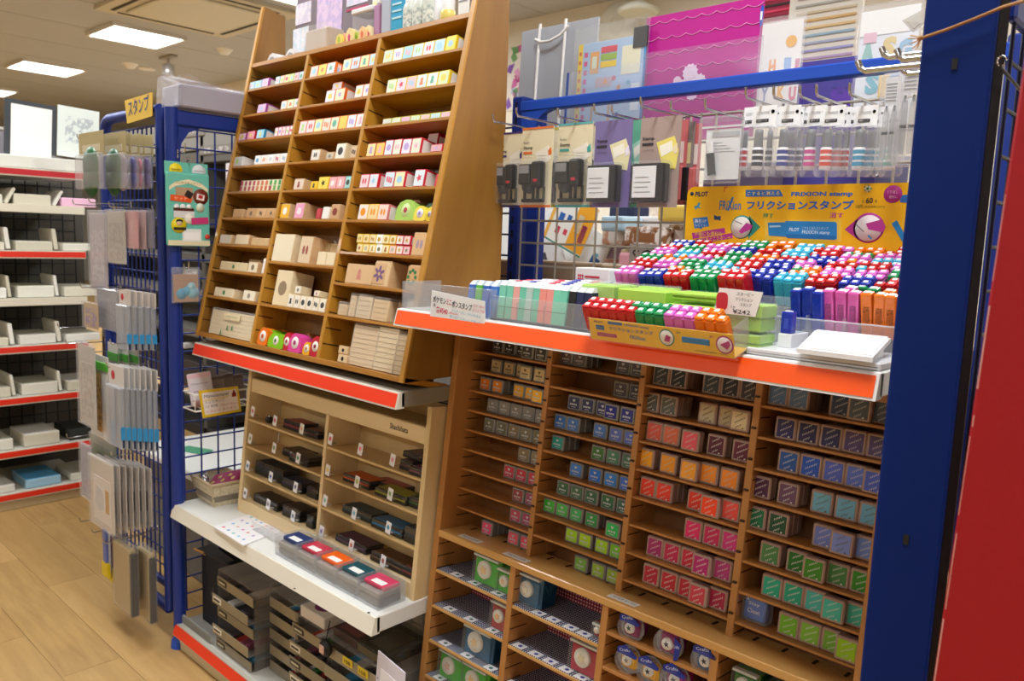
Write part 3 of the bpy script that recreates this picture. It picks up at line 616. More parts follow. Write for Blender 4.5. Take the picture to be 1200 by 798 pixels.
# middle column
OB = ['e87420', 'e06a1c', 'ec7c28']
srow(1, 0, 362, 391.4, 3, .031, OB, ['f0dcd0', 'f4e070', 'e4eef8']); srow(1, 0, 391.8, 399, 1, .024, OB, ['f0d8dc'], 'smaller stamp', d0=.012)
srow(1, 0, 400.2, 442, 4, .031, OB, ['f6f0c8', 'cfe2f4', 'e8f0b8', 'bfe0f0'], 'stamp with orange edges')
srow(1, 1, 380, 402.5, 2, .032, OB, ['ece8f4', 'f4ecc8']); srow(1, 1, 414.5, 433.4, 2, .032, OB, ['f6f2ee'], 'flower stamp')
srow(1, 1, 388.5, 400, 1, .02, ['d86a24'], ['d8d0d8'], 'upper stamp', w0=BW[1][1]+.0335, d0=.012)
srow(1, 2, 349, 426, 8, .034, OB, ['f0dcdc', 'f0e0e4', 'f0f0b0', 'f4e4d8', 'f4ecd0', 'f4d468', 'e8f0f8', 'f4f0f0'], 'stamp in a full row')
srow(1, 3, 363, 373.8, 1, .029, ['wood'], ['ece6dc'], 'block with dark print', kind='wood', mot=['4a4a4c']); srow(1, 3, 381, 390, 1, .019, ['wood'], ['cfc4b0'], 'low block', kind='wood', mot=['8a8478']); srow(1, 3, 391.5, 403, 1, .038, ['lightwood'], ['f4efe4'], 'tall block', kind='wood', mot=['3a3a3a']); srow(1, 3, 409, 417, 1, .03, ['wood'], ['d8c09c'], 'side block', kind='wood', mot=['5a4a3c'])
srow(1, 4, 343, 354.5, 1, .029, ['wood'], ['e8d8c8'], 'picture block', kind='wood', mot=['a04840']); srow(1, 4, 362.5, 371, 1, .021, ['e8b81c'], ['f0c830'], 'low stamp', mot=['3a3a3a']); srow(1, 4, 371.4, 383.4, 1, .031, ['f0c818'], ['f8e060'], 'square stamp', mot=['3a3020'])
srow(1, 4, 384, 402, 2, .030, ['e89498'], ['f4b8bc'], 'bright stamp', mot=['f8f0f0']); srow(1, 4, 402.6, 410, 1, .030, ['50b8b0'], ['b0e4e0'], 'small stamp', mot=['4a4a50'])
srow(1, 5, 327, 337.8, 1, .038, ['wood'], ['f0b820'], 'block with yellow label', kind='wood', mot=['f4f0e8'], dep=.07); srow(1, 5, 343.6, 354.5, 1, .040, ['wood'], ['f0a8c8'], 'block with pink label', kind='wood', mot=['f8e8f0'], dep=.07)
srow(1, 5, 369, 375, 1, .026, ['a83038'], ['c04048'], 'thin stamp', mot=None); srow(1, 5, 376, 384, 1, .030, ['eeeae2'], ['f4f2ec'], 'plain box', mot=None); srow(1, 5, 385.5, 396, 1, .036, ['wood'], ['cfa67c'], 'block with dark face print', kind='wood', mot=['8a3a30'], dep=.07)
srow(1, 6, 317.2, 340, 1, .070, ['lightwood'], ['f0e4c8'], 'large block', kind='wood', mot=None, dep=.06); srow(1, 6, 347.5, 362, 1, .067, ['wood'], ['e4ceae'], 'second large block', kind='wood', mot=['a05048'], dep=.06)
srow(1, 6, 370, 391.2, 2, .032, ['lightwood'], ['f0dfbc'], 'low block', kind='wood', mot=None, dep=.03)
srow(1, 6, 372, 392, 2, .060, ['lightwood'], ['d8bc90'], 'rear block', kind='wood', mot=None, d0=.04, dep=.03, gap=.003)
srow(1, 7, 318, 336, 1, .088, ['lightwood'], ['ecd9b4'], 'tall block with frame print', kind='wood', mot=['9a8468'], dep=.06); srow(1, 7, 343.5, 354, 1, .088, ['wood'], None, 'tall rear block', kind='wood', mot=None, d0=.066, dep=.018)
K3 = ['3a3a3c', '2c2c2e', '444446']
srow(1, 7, 335.5, 380, 6, .033, ['lightwood'], ['f4eedf'], 'small icon block', kind='wood', mot=K3, dep=.03)
srow(1, 7, 344.5, 352, 1, .020, ['lightwood'], ['f4eedf'], 'upper icon block', kind='wood', mot=K3, w0=BW[1][7]+.0345, dep=.03); srow(1, 7, 367, 374, 1, .014, ['lightwood'], ['f0e8d8'], 'upper leaf block', kind='wood', mot=['a04848'], w0=BW[1][7]+.0345, dep=.03)
# round roller stamps at the bottom
def roller(c, x0, x1, hh, col, col2, label, d0=.006, face='f0ece8', w0=.012):
    a, b = FB.u(x0, w0, d0), FB.u(x1, w0, d0); w_ = b-a
    t = thing('roller_stamp', label, 'stamp', FB.P((a+b)/2, d0, w0+.0004), FB.rot)
    pr = [(-w_*.5, hh*.05), (-w_*.5, hh*.55), (-w_*.36, hh*.86), (-w_*.1, hh), (w_*.15, hh), (w_*.38, hh*.84), (w_*.5, hh*.5), (w_*.5, hh*.05), (w_*.3, 0), (-w_*.3, 0)]
    ob('shell', MB().prism(pr, 0, .04), mat(col, .3), t)
    ob('face_disc', MB().lathe([(.0, -.0012), (min(w_, hh)*.30, -.0008), (min(w_, hh)*.32, 0)], 18, (0, 0, hh*.5), 'Y'), mat(face, .4), t)
    ob('wheel_mark', MB().lathe([(0, -.0020), (min(w_, hh)*.13, -.0014)], 12, (0, 0, hh*.5), 'Y'), mat(col2, .4), t)
    return t
for x0, x1, hh, c1, c2, lb, d in ((300.5, 311.5, .044, 'f07818', 'c05010', 'orange upright roller stamp at the left of the bottom middle row', .004), (310, 320, .042, '78b818', '4a8a10', 'green roller stamp behind the lime one', .018), (313, 330, .036, '88c820', '3a6a10', 'lime green roller stamp with round window', .002), (322, 332, .046, 'd87820', 'a85010', 'orange roller stamp at the rear of the bottom middle row', .05), (329.5, 338.5, .043, 'c81c34', '901020', 'red roller stamp beside the pink one', .004), (336.5, 350.5, .045, 'e0489c', 'a02870', 'pink roller stamp with a face window', .002), (351, 361, .05, '9a6838', '6a4420', 'brown roller stamp behind the yellow one', .03), (353.5, 362, .03, 'f0b018', 'c08010', 'yellow low roller stamp', .004), (361.5, 372.5, .047, 'c01c30', '801020', 'red roller stamp with white label near the divider', .002)):
    roller(1, x0, x1, hh, c1, c2, lb, d)
srow(1, 8, 371, 375, 1, .062, ['e8e2d4'], ['f0ece0'], 'thin upright box', mot=['3a3a3c'], d0=.008, dep=.012)
# right column
YB = ['e8c820', 'e4c41c']
srow(2, 0, 447.8, 520, 6, .031, YB, ['d8ecd0', 'f4f4ec', 'a8dcf0', 'd0e8f8', 'f4e8f0', 'bfe0f0'], 'square stamp'); srow(2, 0, 520.3, 532.5, 1, .033, YB, ['e8dc60'], 'stamp with blue circle', mot=['a8d0e8'])
srow(2, 1, 451.5, 524.5, 6, .032, YB, ['f0f0d8', 'f0dcec', 'f4c8c8', 'd8ecf4', 'f8f4f0', 'd8f0c0'], 'square stamp')
srow(2, 2, 447.5, 528, 7, .014, ['b8b42c', 'c8bc30'], ['dcdcd0', 'dce4d0', 'e8b8d0', 'd8e8c8', 'e8c8c0', 'c8e4e8', 'e8c0d0'], 'low stamp', mot=None)
RB = ['c81c34', 'd02038']
srow(2, 3, 428.2, 449, 2, .032, RB, ['f8e8a8', 'f4d060'], 'square stamp'); srow(2, 3, 449, 468.5, 2, .036, RB, ['e8f0f8', 'f0f4e4'], 'taller stamp'); srow(2, 3, 469, 491.5, 2, .035, RB, ['ece8f4', 'e8ecd8'], 'pair stamp', dep=.04); srow(2, 3, 503.5, 517.5, 1, .018, RB, ['e0b0b8'], 'low stamp')
srow(2, 3, 450, 494, 4, .056, RB, ['d8b8b0', 'ecdcd8', 'e4c8c8', 'e0d8dc'], 'rear stamp', d0=.062, dep=.02); srow(2, 3, 496, 508.5, 1, .062, RB, ['f0e8e4'], 'tall rear stamp', d0=.05, dep=.03)
srow(2, 4, 420.3, 441.5, 2, .033, RB, ['f0d8e0', 'e8ecf4'], 'square stamp'); srow(2, 4, 448.6, 472.5, 2, .036, RB, ['dcecf8', 'f0ecc0'], 'middle stamp', dep=.04); srow(2, 4, 483, 495.5, 1, .038, RB, ['e0ecf4'], 'single stamp', dep=.04); srow(2, 4, 508, 512, 1, .026, RB, ['d04050'], 'thin stamp')
srow(2, 4, 436, 457, 2, .054, RB, ['d0c0c8', 'e4c8d0'], 'rear stamp', d0=.062, dep=.02); srow(2, 4, 467.5, 513, 5, .056, ['2c2a2c'], ['8a8886', '7c7a7a'], 'rear box', d0=.064, dep=.018, mot=['c8c8c8'])
srow(2, 5, 418, 453, 3, .036, ['e8c060', 'f0b820', 'd87878'], ['f4e8e4', 'f4d8a0', 'f4dcd4'], 'picture stamp', mot=['e8a020', 'f09810', 'a83040'], dep=.04)
srow(2, 6, 416.6, 479.5, 8, .020, ['e8c020', 'e8b81c', 'e8c420', 'f0e8d0', 'e8bc20', 'e09020', 'd8505c', 'c81c34'], ['f0e0b0', 'f4e8b0', 'f4ecd0', 'ffffff', 'f4e8c0', 'f4d8d0', 'f0e4e0', 'f0c8cc'], 'mini stamp', dep=.04, mot=['a86a30', '7a7a50', 'c8a040', 'c8c0b0'])
srow(2, 6, 417, 480, 8, .021, ['e8c020', 'e8b81c', 'e8c420', 'f0ece0', 'e8bc20', 'e8a420', 'c8303c', 'c81c34'], ['f0dca0', 'f4e0b0', 'f0e4c0', 'ffffff', 'f4ecc0', 'f0e8c0', 'f0e8e4', 'f0d8d4'], 'upper mini stamp', dep=.04, w0=BW[2][6]+.0208, mot=['6a6a80', '8a5a30', 'c8a040'])
srow(2, 6, 480.5, 497.5, 1, .049, ['wood'], ['dcb484'], 'square block with violet print', kind='wood', mot=['a890a8'])
srow(2, 7, 403, 435, 1, .045, ['wood'], ['dcb88c'], 'wide block with faint pink flowers', kind='wood', mot=['cf8a7c']); srow(2, 7, 435.2, 454, 1, .056, ['wood'], ['e0c094'], 'block', kind='wood', mot=None); srow(2, 7, 474.5, 490.5, 1, .052, ['wood'], ['d8ac78'], 'block with green wreath', kind='wood', mot=None)
w0 = BW[2][7]
def flower(px, rr, col, ring=False):
    u = FB.u(px, w0+.028, .002); o = FB.P(u, .0026, w0+.028); return u, o
u, o = flower(444, 0, '')
t = thing('flower_print_card', 'wooden card with a violet six-petal flower print on the right column\'s eighth row', 'stamp', o, FB.rot)
ob('card', MB().bbox(-.019, .019, 0, .0012, -.022, .024, .0004), wood('dcb88c', 'd0a87a', 'X', 1, .6), t)
for i in range(6):
    a_ = i*math.pi/3+.4
    ob('petal', MB().prism([(math.cos(a_)*.004-math.sin(a_)*-.0035, math.sin(a_)*.004+math.cos(a_)*-.0035), (math.cos(a_)*.016-math.sin(a_)*-.003, math.sin(a_)*.016+math.cos(a_)*-.003), (math.cos(a_)*.018, math.sin(a_)*.018), (math.cos(a_)*.016+math.sin(a_)*-.003, math.sin(a_)*.016-math.cos(a_)*-.003), (math.cos(a_)*.004+math.sin(a_)*-.0035, math.sin(a_)*.004-math.cos(a_)*-.0035)], -.0006, 0), mat('7a5a8a', .6), t)
u, o = flower(482.5, 0, '')
t = thing('wreath_print_card', 'wooden card with a green leaf wreath print at the end of the eighth row', 'stamp', FB.P(u, .0026, w0+.027), FB.rot)
ob('card', MB().bbox(-.016, .016, 0, .0012, -.022, .022, .0004), wood('d8ac78', 'ca9c68', 'X', 1, .6), t)
for i in range(8): ob('leaf', MB().prism([(.011*math.cos(i*math.pi/4)+.0042*math.cos(q), .014*math.sin(i*math.pi/4)+.0042*math.sin(q)) for q in [k*math.pi/3 for k in range(6)]], -.0006, 0), mat('2f7a48', .6), t)
# packs in clear film
def film_pack(c, r, x0, x1, h, inner, label, d0=.006, dep=.03, motif=None, lean=0):
    z = BW[c][r]; a, b = FB.u(x0, z, d0), FB.u(x1, z, d0); w_ = b-a
    t = thing('stamp_pack', label, 'stamp', FB.P((a+b)/2, d0, z+.0006), (FB.rot[0], lean, 0))
    ob('wood_block', MB().bbox(-w_/2+.002, w_/2-.002, .002, dep-.002, .001, h-.006, .001), wood(inner, inner, 'X', 1, .6) if False else mat(inner, .6), t)
    g = MB()
    for k in range(int(h/.011)): g.box(-w_/2+.006, w_/2-.006, .0012, .002, .008+k*.0105, .009+k*.0105)
    ob('printed_lines', g, mat(motif or 'c8b088', .6), t, kind=None)
    ob('clear_film', MB().bbox(-w_/2, w_/2, 0, dep, 0, h, .003), clear('f4f0ea', .10, .12), t)
    return t
film_pack(2, 8, 393.5, 404.5, .032, 'd8bc94', 'small wood stamp in clear film at left of the ninth row, right column')
film_pack(2, 8, 405.5, 413.5, .054, 'dcc4a0', 'tall narrow wood stamp in clear film, ninth row', dep=.02); film_pack(2, 8, 414, 432, .055, 'dcc8a8', 'tall wood stamp set in shiny film, ninth row', dep=.03); film_pack(2, 8, 432.4, 452, .052, 'e0c090', 'wide wood stamp set in film, ninth row middle'); film_pack(2, 8, 461, 470, .052, 'b09070', 'dim wood stamp pack, ninth row before the last', d0=.02); film_pack(2, 8, 471, 483.5, .056, 'dcc09c', 'wood stamp pack in film at the right end of the ninth row')
t = film_pack(2, 9, 405.5, 438, .094, 'e2c8a0', 'large blank wood stamp set in film on the bottom right row'); film_pack(2, 9, 434, 458.5, .098, 'e6d0a8', 'wood stamp with ruled lines in film on the bottom right row', d0=.004, motif='a08860'); film_pack(2, 9, 456.5, 475, .09, 'dcc49c', 'ruled wood stamp in film at the far end of the bottom right row', d0=.006, motif='a08860')
srow(2, 9, 394.5, 406, 1, .019, ['wood'], ['dcc49c'], 'dice-marked block', kind='wood', mot=['2a2420'], dep=.02); srow(2, 9, 395.5, 407, 1, .018, ['wood'], ['d8bc90'], 'upper dice-marked block', kind='wood', mot=['2a2420'], dep=.02, w0=.012+.0195)
film_pack(0, 9, 243, 296, .072, 'ead9b4', 'wide white-wood stamp set with green plant prints on the bottom left row', motif='d8c8a0', dep=.03)
a = FB.u(250, .06, .006)
t = thing('green_print_strip', 'thin clear cover strip with green lettering across the wide white-wood set', 'label', FB.P(FB.u(262, .07, .002), .0035, .066), FB.rot)
ob('strip', MB().box(0, .085, .0, .0006, -.008, .008), mat('e6d6b0', .6), t); text('おなまえスタンプ', .06, .005, mat('2f6a40', .6), t, (.012, -.0004, -.002))
for i, (x_, z_) in enumerate(((.03, -.03), (.055, -.028), (.0, -.045))): ob('plant_print', MB().prism([(x_-.004, z_-.006), (x_+.004, z_-.006), (x_+.002, z_+.002), (x_, z_+.008), (x_-.003, z_+.003)], -.0004, 0), mat('3f7a4c', .6), t)
# rounded special stamps of the sixth row
roller(2, 462, 484.5, .045, 'a8d060', 'b03848', 'lime green rounded stamp with red print, sixth row of the right column', .004, 'c8dc98', BW[2][5])
roller(2, 483.5, 497.5, .031, 'f0dc50', '9a88c8', 'yellow round stamp with lilac window', .002, 'e4e0f4', BW[2][5]); roller(2, 498, 505.5, .031, 'f0dc50', '9a88c8', 'yellow round stamp at the shelf end', .008, 'c8c4e4', BW[2][5])
roller(2, 492, 506, .05, '88b8b0', '70a098', 'teal round stamp behind the yellow ones', .05, 'a8ccc8', BW[2][5]); roller(2, 473, 491, .058, 'c88878', 'b07868', 'pinkish brown domed stamp behind the lime one', .05, 'd09888', BW[2][5])
# clear film wrapped stamp stock at the rear of three rows
for c, r, a, b, h in ((0, 1, 312, 330, .03), (0, 2, 306, 325, .03), (2, 5, 442, 500, .04), (2, 6, 432, 500, .045), (0, 3, 300, 335, .034)):
    z = BW[c][r]; ua, ub = FB.u(a, z, .07), FB.u(b, z, .07)
    t = thing('sample_card', 'grey printed sample sheet at the rear of the %s row, %s rack column' % (ROWN[r], COLN[c]), 'card', FB.P(ua, .080, z), FB.rot)
    ob('sheet', MB().box(0, ub-ua, 0, .002, 0, h+.012), pattern('a8a4a0', '77736f', 160, 'noise'), t)
# ---------------------------------------------------------------- goods on top of the brown rack
ZT = .766
def top(px, d=.02): return FB.u(px, ZT, d)
t = thing('sample_board', 'tall grey sample board with pasted stamp sheets standing on the brown rack', 'board', FB.P(top(345, .09), .09, ZT), (R(-2), 0, 0))
ob('board', MB().bbox(0, .56, 0, .005, 0, .36, .001), mat('7c7078', .6), t)
for i, (x, z, a, b, c1, c2) in enumerate(((.0, .13, .075, .055, 'e4dce6', 'd0c8dc'), (-.01, .02, .075, .10, 'e6e2ee', 'c8d8e4'), (.105, .055, .115, .16, 'ddc6e2', 'c8b4dc'), (.05, .0, .05, .07, 'dcdcec', 'e0b8c8'), (.235, .03, .10, .045, 'e8e4f0', 'd8d4e0'), (.24, .14, .09, .08, 'e4dcf0', 'd0d8e8'), (.35, .10, .10, .09, 'ece8f0', 'e8e4a8'), (.46, .06, .09, .12, 'e8e8ec', 'c8ccd0'))):
    ob('sample_sheet', MB().box(x, x+a, -.0015, 0, z, z+b), pattern(c1, c2, 45, 'noise'), t)
ob('red_strip', MB().box(.24, .33, -.0018, 0, .128, .134), mat('b83860', .5), t)
def boxed(label, cat, px0, px1, d, h, c1, dep=.05, name='stamp_box', m2=None, lean=0):
    a, b = top(px0, d), top(px1, d); t = thing(name, label, cat, FB.P(a, d, ZT+.0005), (0, lean, 0))
    ob('box_body', MB().bbox(0, b-a, 0, dep, 0, h, .003), c1 if not isinstance(c1, str) else mat(c1, .5), t)
    if m2: ob('front_print', MB().box(.003, b-a-.003, -.0008, 0, .004, h-.004), m2 if not isinstance(m2, str) else mat(m2, .5), t)
    return t
for px, lb in ((312, 'white curved stamp holder at the left end of the rack top'), (333, 'second white curved stamp holder on the rack top')):
    t = thing('stamp_holder', lb, 'holder', FB.P(top(px, .03), .03, ZT+.0005), (0, 0, 0))
    pr = [(0, 0), (.052, 0), (.052, .022), (.045, .03), (.032, .034), (.018, .03), (.006, .018)]
    ob('shell', MB().prism(pr, 0, .05), mat('e8e8e8', .35), t); ob('window', MB().prism([(x*.7+.008, z*.65+.002) for x, z in pr], -.0008, 0), mat('9aa0aa', .4), t)
boxed('beige boxed stamp set wrapped in clear film on the rack top', 'box', 358, 384, .02, .06, 'cbb9a8', .05, m2=mat('d8c8b8', .5))
a = top(357, .02); t = thing('plastic_film', 'crumpled clear film standing beside the beige box on the rack top', 'film', FB.P(a, .016, ZT+.0005))
vs = []; rr = random.Random(9)
for j in range(6):
    for i in range(6): vs.append((-.004+i*.0215, -.003+rr.random()*.003, j*.0135+rr.random()*.003))
ob('film_sheet', MB().add(vs, [(j*6+i, j*6+i+1, (j+1)*6+i+1, (j+1)*6+i) for j in range(5) for i in range(5)]), clear('f0ece8', .2, .1), t)
for i, (px, c1, c2, lb) in enumerate(((397, 'e8d870', 'b8c83c', 'cream fan-shaped stamp with green mark'), (403, 'f0b088', 'e08050', 'orange fan-shaped stamp'), (409, 'f0dc9c', 'd04878', 'cream fan-shaped stamp with pink mark'), (417, 'c8d860', '88b020', 'lime fan-shaped stamp'), (424, 'f0c890', 'e07848', 'peach fan-shaped stamp'), (431, 'f0e0b0', 'd85880', 'ivory fan-shaped stamp with pink stripe'))):
    u_ = top(px, .015+.008*(i % 2)); t = thing('shaped_stamp', lb+' on the rack top', 'stamp', FB.P(u_, .015+.008*(i % 2), ZT+.0005))
    ob('shell', MB().prism([(-.011, 0), (.011, 0), (.014, .012), (.011, .024+.004*(i % 3)), (0, .031+.004*(i % 3)), (-.011, .024+.004*(i % 3)), (-.014, .012)], 0, .02), mat(c1, .5), t)
    ob('mark', MB().prism([(-.003, .004), (.003, .004), (.005, .02), (0, .025), (-.005, .02)], -.0008, 0), mat(c2, .5), t)
t = boxed('clear acrylic box with white lid on the rack top', 'box', 412, 436, .03, .075, clear('e8e4ec', .18), .05); ob('lid', MB().bbox(-.002, .082, -.002, .052, .075, .088, .003), mat('ecebf0', .4), t)
t = boxed('pink and lilac ink bottle beside the acrylic box', 'bottle', 437, 445, .03, .085, 'b888b0', .03, name='bottle'); ob('cap', MB().bbox(.002, .022, .004, .026, .085, .105, .004), WHITE, t)
t = boxed('bright blue and clear refill pouch with white lettering on the rack top', 'pouch', 457, 474, .012, .125, '28a4d0', .022, name='refill_pouch')
for z in (.085, .075, .06, .045, .03): ob('print_line', MB().box(.008, .04, -.0012, 0, z, z+.004), mat('c8ecf8', .5), t)
ob('drop_mark', MB().prism([(.02, .096), (.03, .096), (.025, .112)], -.0012, 0), WHITE, t)
boxed('clear and grey refill pouch left of the blue one', 'pouch', 446, 457, .012, .12, 'b4bccc', .02, name='refill_pouch')
for i, (px, h) in enumerate(((479, .072), (490, .074), (502, .078))):
    t = thing('ink_bottle', 'white cloudy ink bottle on the rack top, %s of three' % ORD[i], 'bottle', FB.P(top(px, .02), .025, ZT+.0005))
    ob('body', MB().lathe([(.016, 0), (.0175, .003), (.0175, h-.022), (.014, h-.012), (.011, h-.008)], 20), mat('cdd2c8', .35), t)
    ob('cap', MB().lathe([(.0125, h-.01), (.0125, h+.022), (.010, h+.026), (0, h+.026)], 18), mat('f0f0f0', .4), t)
    ob('label', MB().lathe([(.0178, .008), (.0178, .045)], 20), pattern('dfe2da', 'a8b4b0', 120, 'noise'), t)
t = thing('ink_jar', 'small yellow ink jar with white cap near the right end of the rack top', 'bottle', FB.P(top(525, .02), .02, ZT+.0005))
ob('body', MB().lathe([(.015, 0), (.017, .003), (.017, .020), (.0145, .024)], 20), mat('e0d070', .3), t); ob('cap', MB().lathe([(.0145, .024), (.0145, .06), (.012, .064), (0, .064)], 20), mat('ececec', .4), t)
t = thing('ink_bottle', 'slim white ink bottle with green collar left of the yellow jar', 'bottle', FB.P(top(512, .03), .03, ZT+.0005)); ob('body', MB().lathe([(.010, 0), (.010, .055), (.007, .06)], 14), mat('dfe0e4', .4), t); ob('cap', MB().lathe([(.008, .06), (.008, .085), (0, .086)], 14), mat('90b858', .4), t)
t = boxed('white information card with ruled text and a green base at the rack\'s right end', 'card', 536, 549, .01, .10, 'f0f0ee', .004, name='info_card')
ob('base_strip', MB().box(-.018, .036, -.004, -.001, -.010, .002), mat('4f9a7c', .5), t)
for z in range(6): ob('text_line', MB().box(.004, .03, -.0008, 0, .03+z*.011, .032+z*.011), mat('8a94a8', .6), t)
# ================================================================ SMALL INK PADS (right cabinet)
PADC = {
0: [[(576,'2e2c2a'),(589.5,'2a2826'),(603.5,'2c2a28'),(609.8,'3a3a38','f'),(625.6,'383432','f')],
 [(574,'c9b183'),(588.8,'cbb386'),(603.5,'c9b183'),(607.5,'d4bd90','f'),(623.8,'d4bd90','f')],
 [(561,'e07a10'),(575.3,'e68410','d'),(600,'f0ac20','d'),(613.6,'f0b020'),(621,'f8b810','f')],
 [(569.6,'8e8880'),(583,'8a847c'),(596.7,'88827a'),(610.7,'868078'),(625.6,'868078')],
 [(565.8,'70705a'),(579.8,'6a6a50'),(594,'857250'),(608,'7c7458'),(622.6,'75704e')],
 [(605.7,'8c7858'),(620.4,'8c8060')],
 [(588.8,'c02c48'),(602.8,'c02c48'),(617,'c42c4c')],
 [(598.9,'983a44'),(613.8,'a0446c')],
 [(595.9,'b83c60'),(609.9,'a83c70')],
 [(563,'f04c7c','d'),(593.5,'e85c70'),(607.8,'e8506c')]],
1: [[(655,'665258'),(670.7,'6c585c','d'),(720.6,'544e5c'),(737.6,'504e5a')],
 [(717.6,'4a404f'),(735.6,'424256')],
 [(664,'2f3358'),(679.5,'303560'),(697,'343a68'),(706.3,'141c8c','f'),(725,'28308c','f')],
 [(648,'2f6cc0'),(662.6,'4078c8','d'),(693.7,'4a7cd0'),(712,'6074c8'),(729.4,'5a74d4')],
 [(644.7,'20a098','d'),(691.4,'407c38'),(708.8,'4f8a70'),(727.6,'4a7a60')],
 [(666,'3f84dc'),(688,'2474e0'),(706,'3088e4'),(724,'4078e0')],
 [(651,'3c6c4c'),(667,'4a7458'),(683.5,'3a6c54'),(702.6,'2e7050'),(720.6,'3c6c64')],
 [(635,'40c040'),(650,'48c058'),(666,'40bc68'),(683.9,'30a050','d'),(707.8,'18bc60','f')],
 [(660.9,'a8dc1c'),(676.4,'b0e010'),(695.5,'a8dc18'),(712.5,'78cc20')],
 [(671.3,'80b848'),(691.4,'98c038'),(708.6,'98b830')]],
2: [[(763.5,'2c3438'),(783.3,'14181e','d'),(821.6,'343f4a'),(843,'1c1c28'),(866.7,'3a3038')],
 [(751.4,'585c58'),(772,'5e625a','d'),(816.6,'c8b898'),(840,'c0ae88'),(853.4,'dccaa0','f')],
 [(755.7,'dc5848'),(775,'e06c48','d'),(796.5,'e8586c','f'),(826.6,'5c1c34','d'),(856,'682040')],
 [(745.7,'ffb010','d'),(771.5,'f8a010'),(794.8,'ffac30','f'),(818,'ff9820'),(841.7,'ff9420')],
 [(748,'f03c24'),(766.5,'f03c28','d'),(803.6,'e83424'),(818.6,'ff4818','f'),(843,'f8544c')],
 [(799.9,'e82470'),(821.7,'d01c64'),(844.4,'d8308c')],
 [(756,'a81c70'),(775.3,'c81c5c'),(795.8,'cc2048'),(808.9,'b81c78','f'),(833.5,'b83080')],
 [(751.5,'b81038'),(772,'c42034'),(792.5,'bc1038'),(804.8,'d03c54','f'),(828,'b01c4c')]],
3: [[(897.6,'5880b4'),(921.4,'5c7cac','d'),(969.8,'22345c'),(990.8,'48525c','f'),(1019,'4c5668')],
 [(906.4,'2c2464'),(932,'20164c'),(958.5,'22205a'),(985.3,'503c78'),(1013.4,'54467c')],
 [(909.6,'1c58a8'),(935.2,'1858c8'),(961.5,'5068d4'),(987.8,'5a74d8'),(1008.4,'4860d0','f')],
 [(877.5,'50204a','d'),(909,'6c4868','d'),(948,'74b8d4'),(975.8,'70b4d8'),(1004,'6cb0d4')],
 [(872,'107850'),(897.6,'1c5438','d'),(950,'7080d0'),(970.3,'8094e0','f'),(998.8,'6c8ad4')],
 [(888.4,'4f8c50'),(919.4,'147020'),(938,'3a8c20','f'),(966,'3f8444'),(993.8,'288c20')],
 [(890.4,'14b090'),(915,'10a888'),(940,'40b8b0'),(959.9,'40c0b0','f'),(988.4,'28b098')],
 [(909.5,'70b820'),(934.3,'80c038'),(960.3,'70b030'),(976,'98cc08','f')]]}
def pad_mesh(s, t_): return MB().bbox(-s/2, s/2, 0, t_, 0, s*PH, .002)
COLK = ['first', 'second', 'third', 'fourth']
def floorw(c, r):
    L = KWZ[c]
    return L[r] if r < len(L) else .582
PCOL = ['b89f98', 'b8a898']
SCR = MB()
for i, (a, b, c, d) in enumerate(((.15, .3, .55, .5), (.2, .38, .45, .62), (.3, .5, .35, .7), (.4, .6, .5, .8), (.28, .62, .62, .9), (.55, .72, .3, .6))):
    pass
def script_mark(s, cursive):
    m_ = MB(); h = s*PH
    if cursive:    # slanting brush script line across the pad
        for row, (z0_, n, a) in enumerate(((.62, 5, .26), (.40, 7, .20), (.24, 4, .35))):
            for k in range(n):
                x = -s*.30+s*a*.4+k*s*.075; z = h*(z0_+.045*k-.06*row)
                m_.prism([(x, z), (x+s*.02, z), (x+s*.055, z+h*.10), (x+s*.035, z+h*.10)], -.0004, 0)
        m_.prism([(s*.16, h*.14), (s*.26, h*.14), (s*.24, h*.2), (s*.18, h*.2)], -.0004, 0)
    else:
        pts = [(-.06, .62), (-.10, .70), (-.05, .76), (0, .70), (.05, .76), (.10, .70), (0, .58)]
        m_.prism([(x*s, z*h) for x, z in [(0, .56), (.09, .66), (.09, .73), (.04, .75), (0, .70), (-.04, .75), (-.09, .73), (-.09, .66)]], -.0004, 0)
        for k in range(5): m_.box(-s*.26+k*s*.105, -s*.26+k*s*.105+s*.07, -.0004, 0, h*(.34+.02*(k % 2)), h*.46)
        m_.box(-s*.16, s*.16, -.0004, 0, h*.22, h*.25)
    return m_
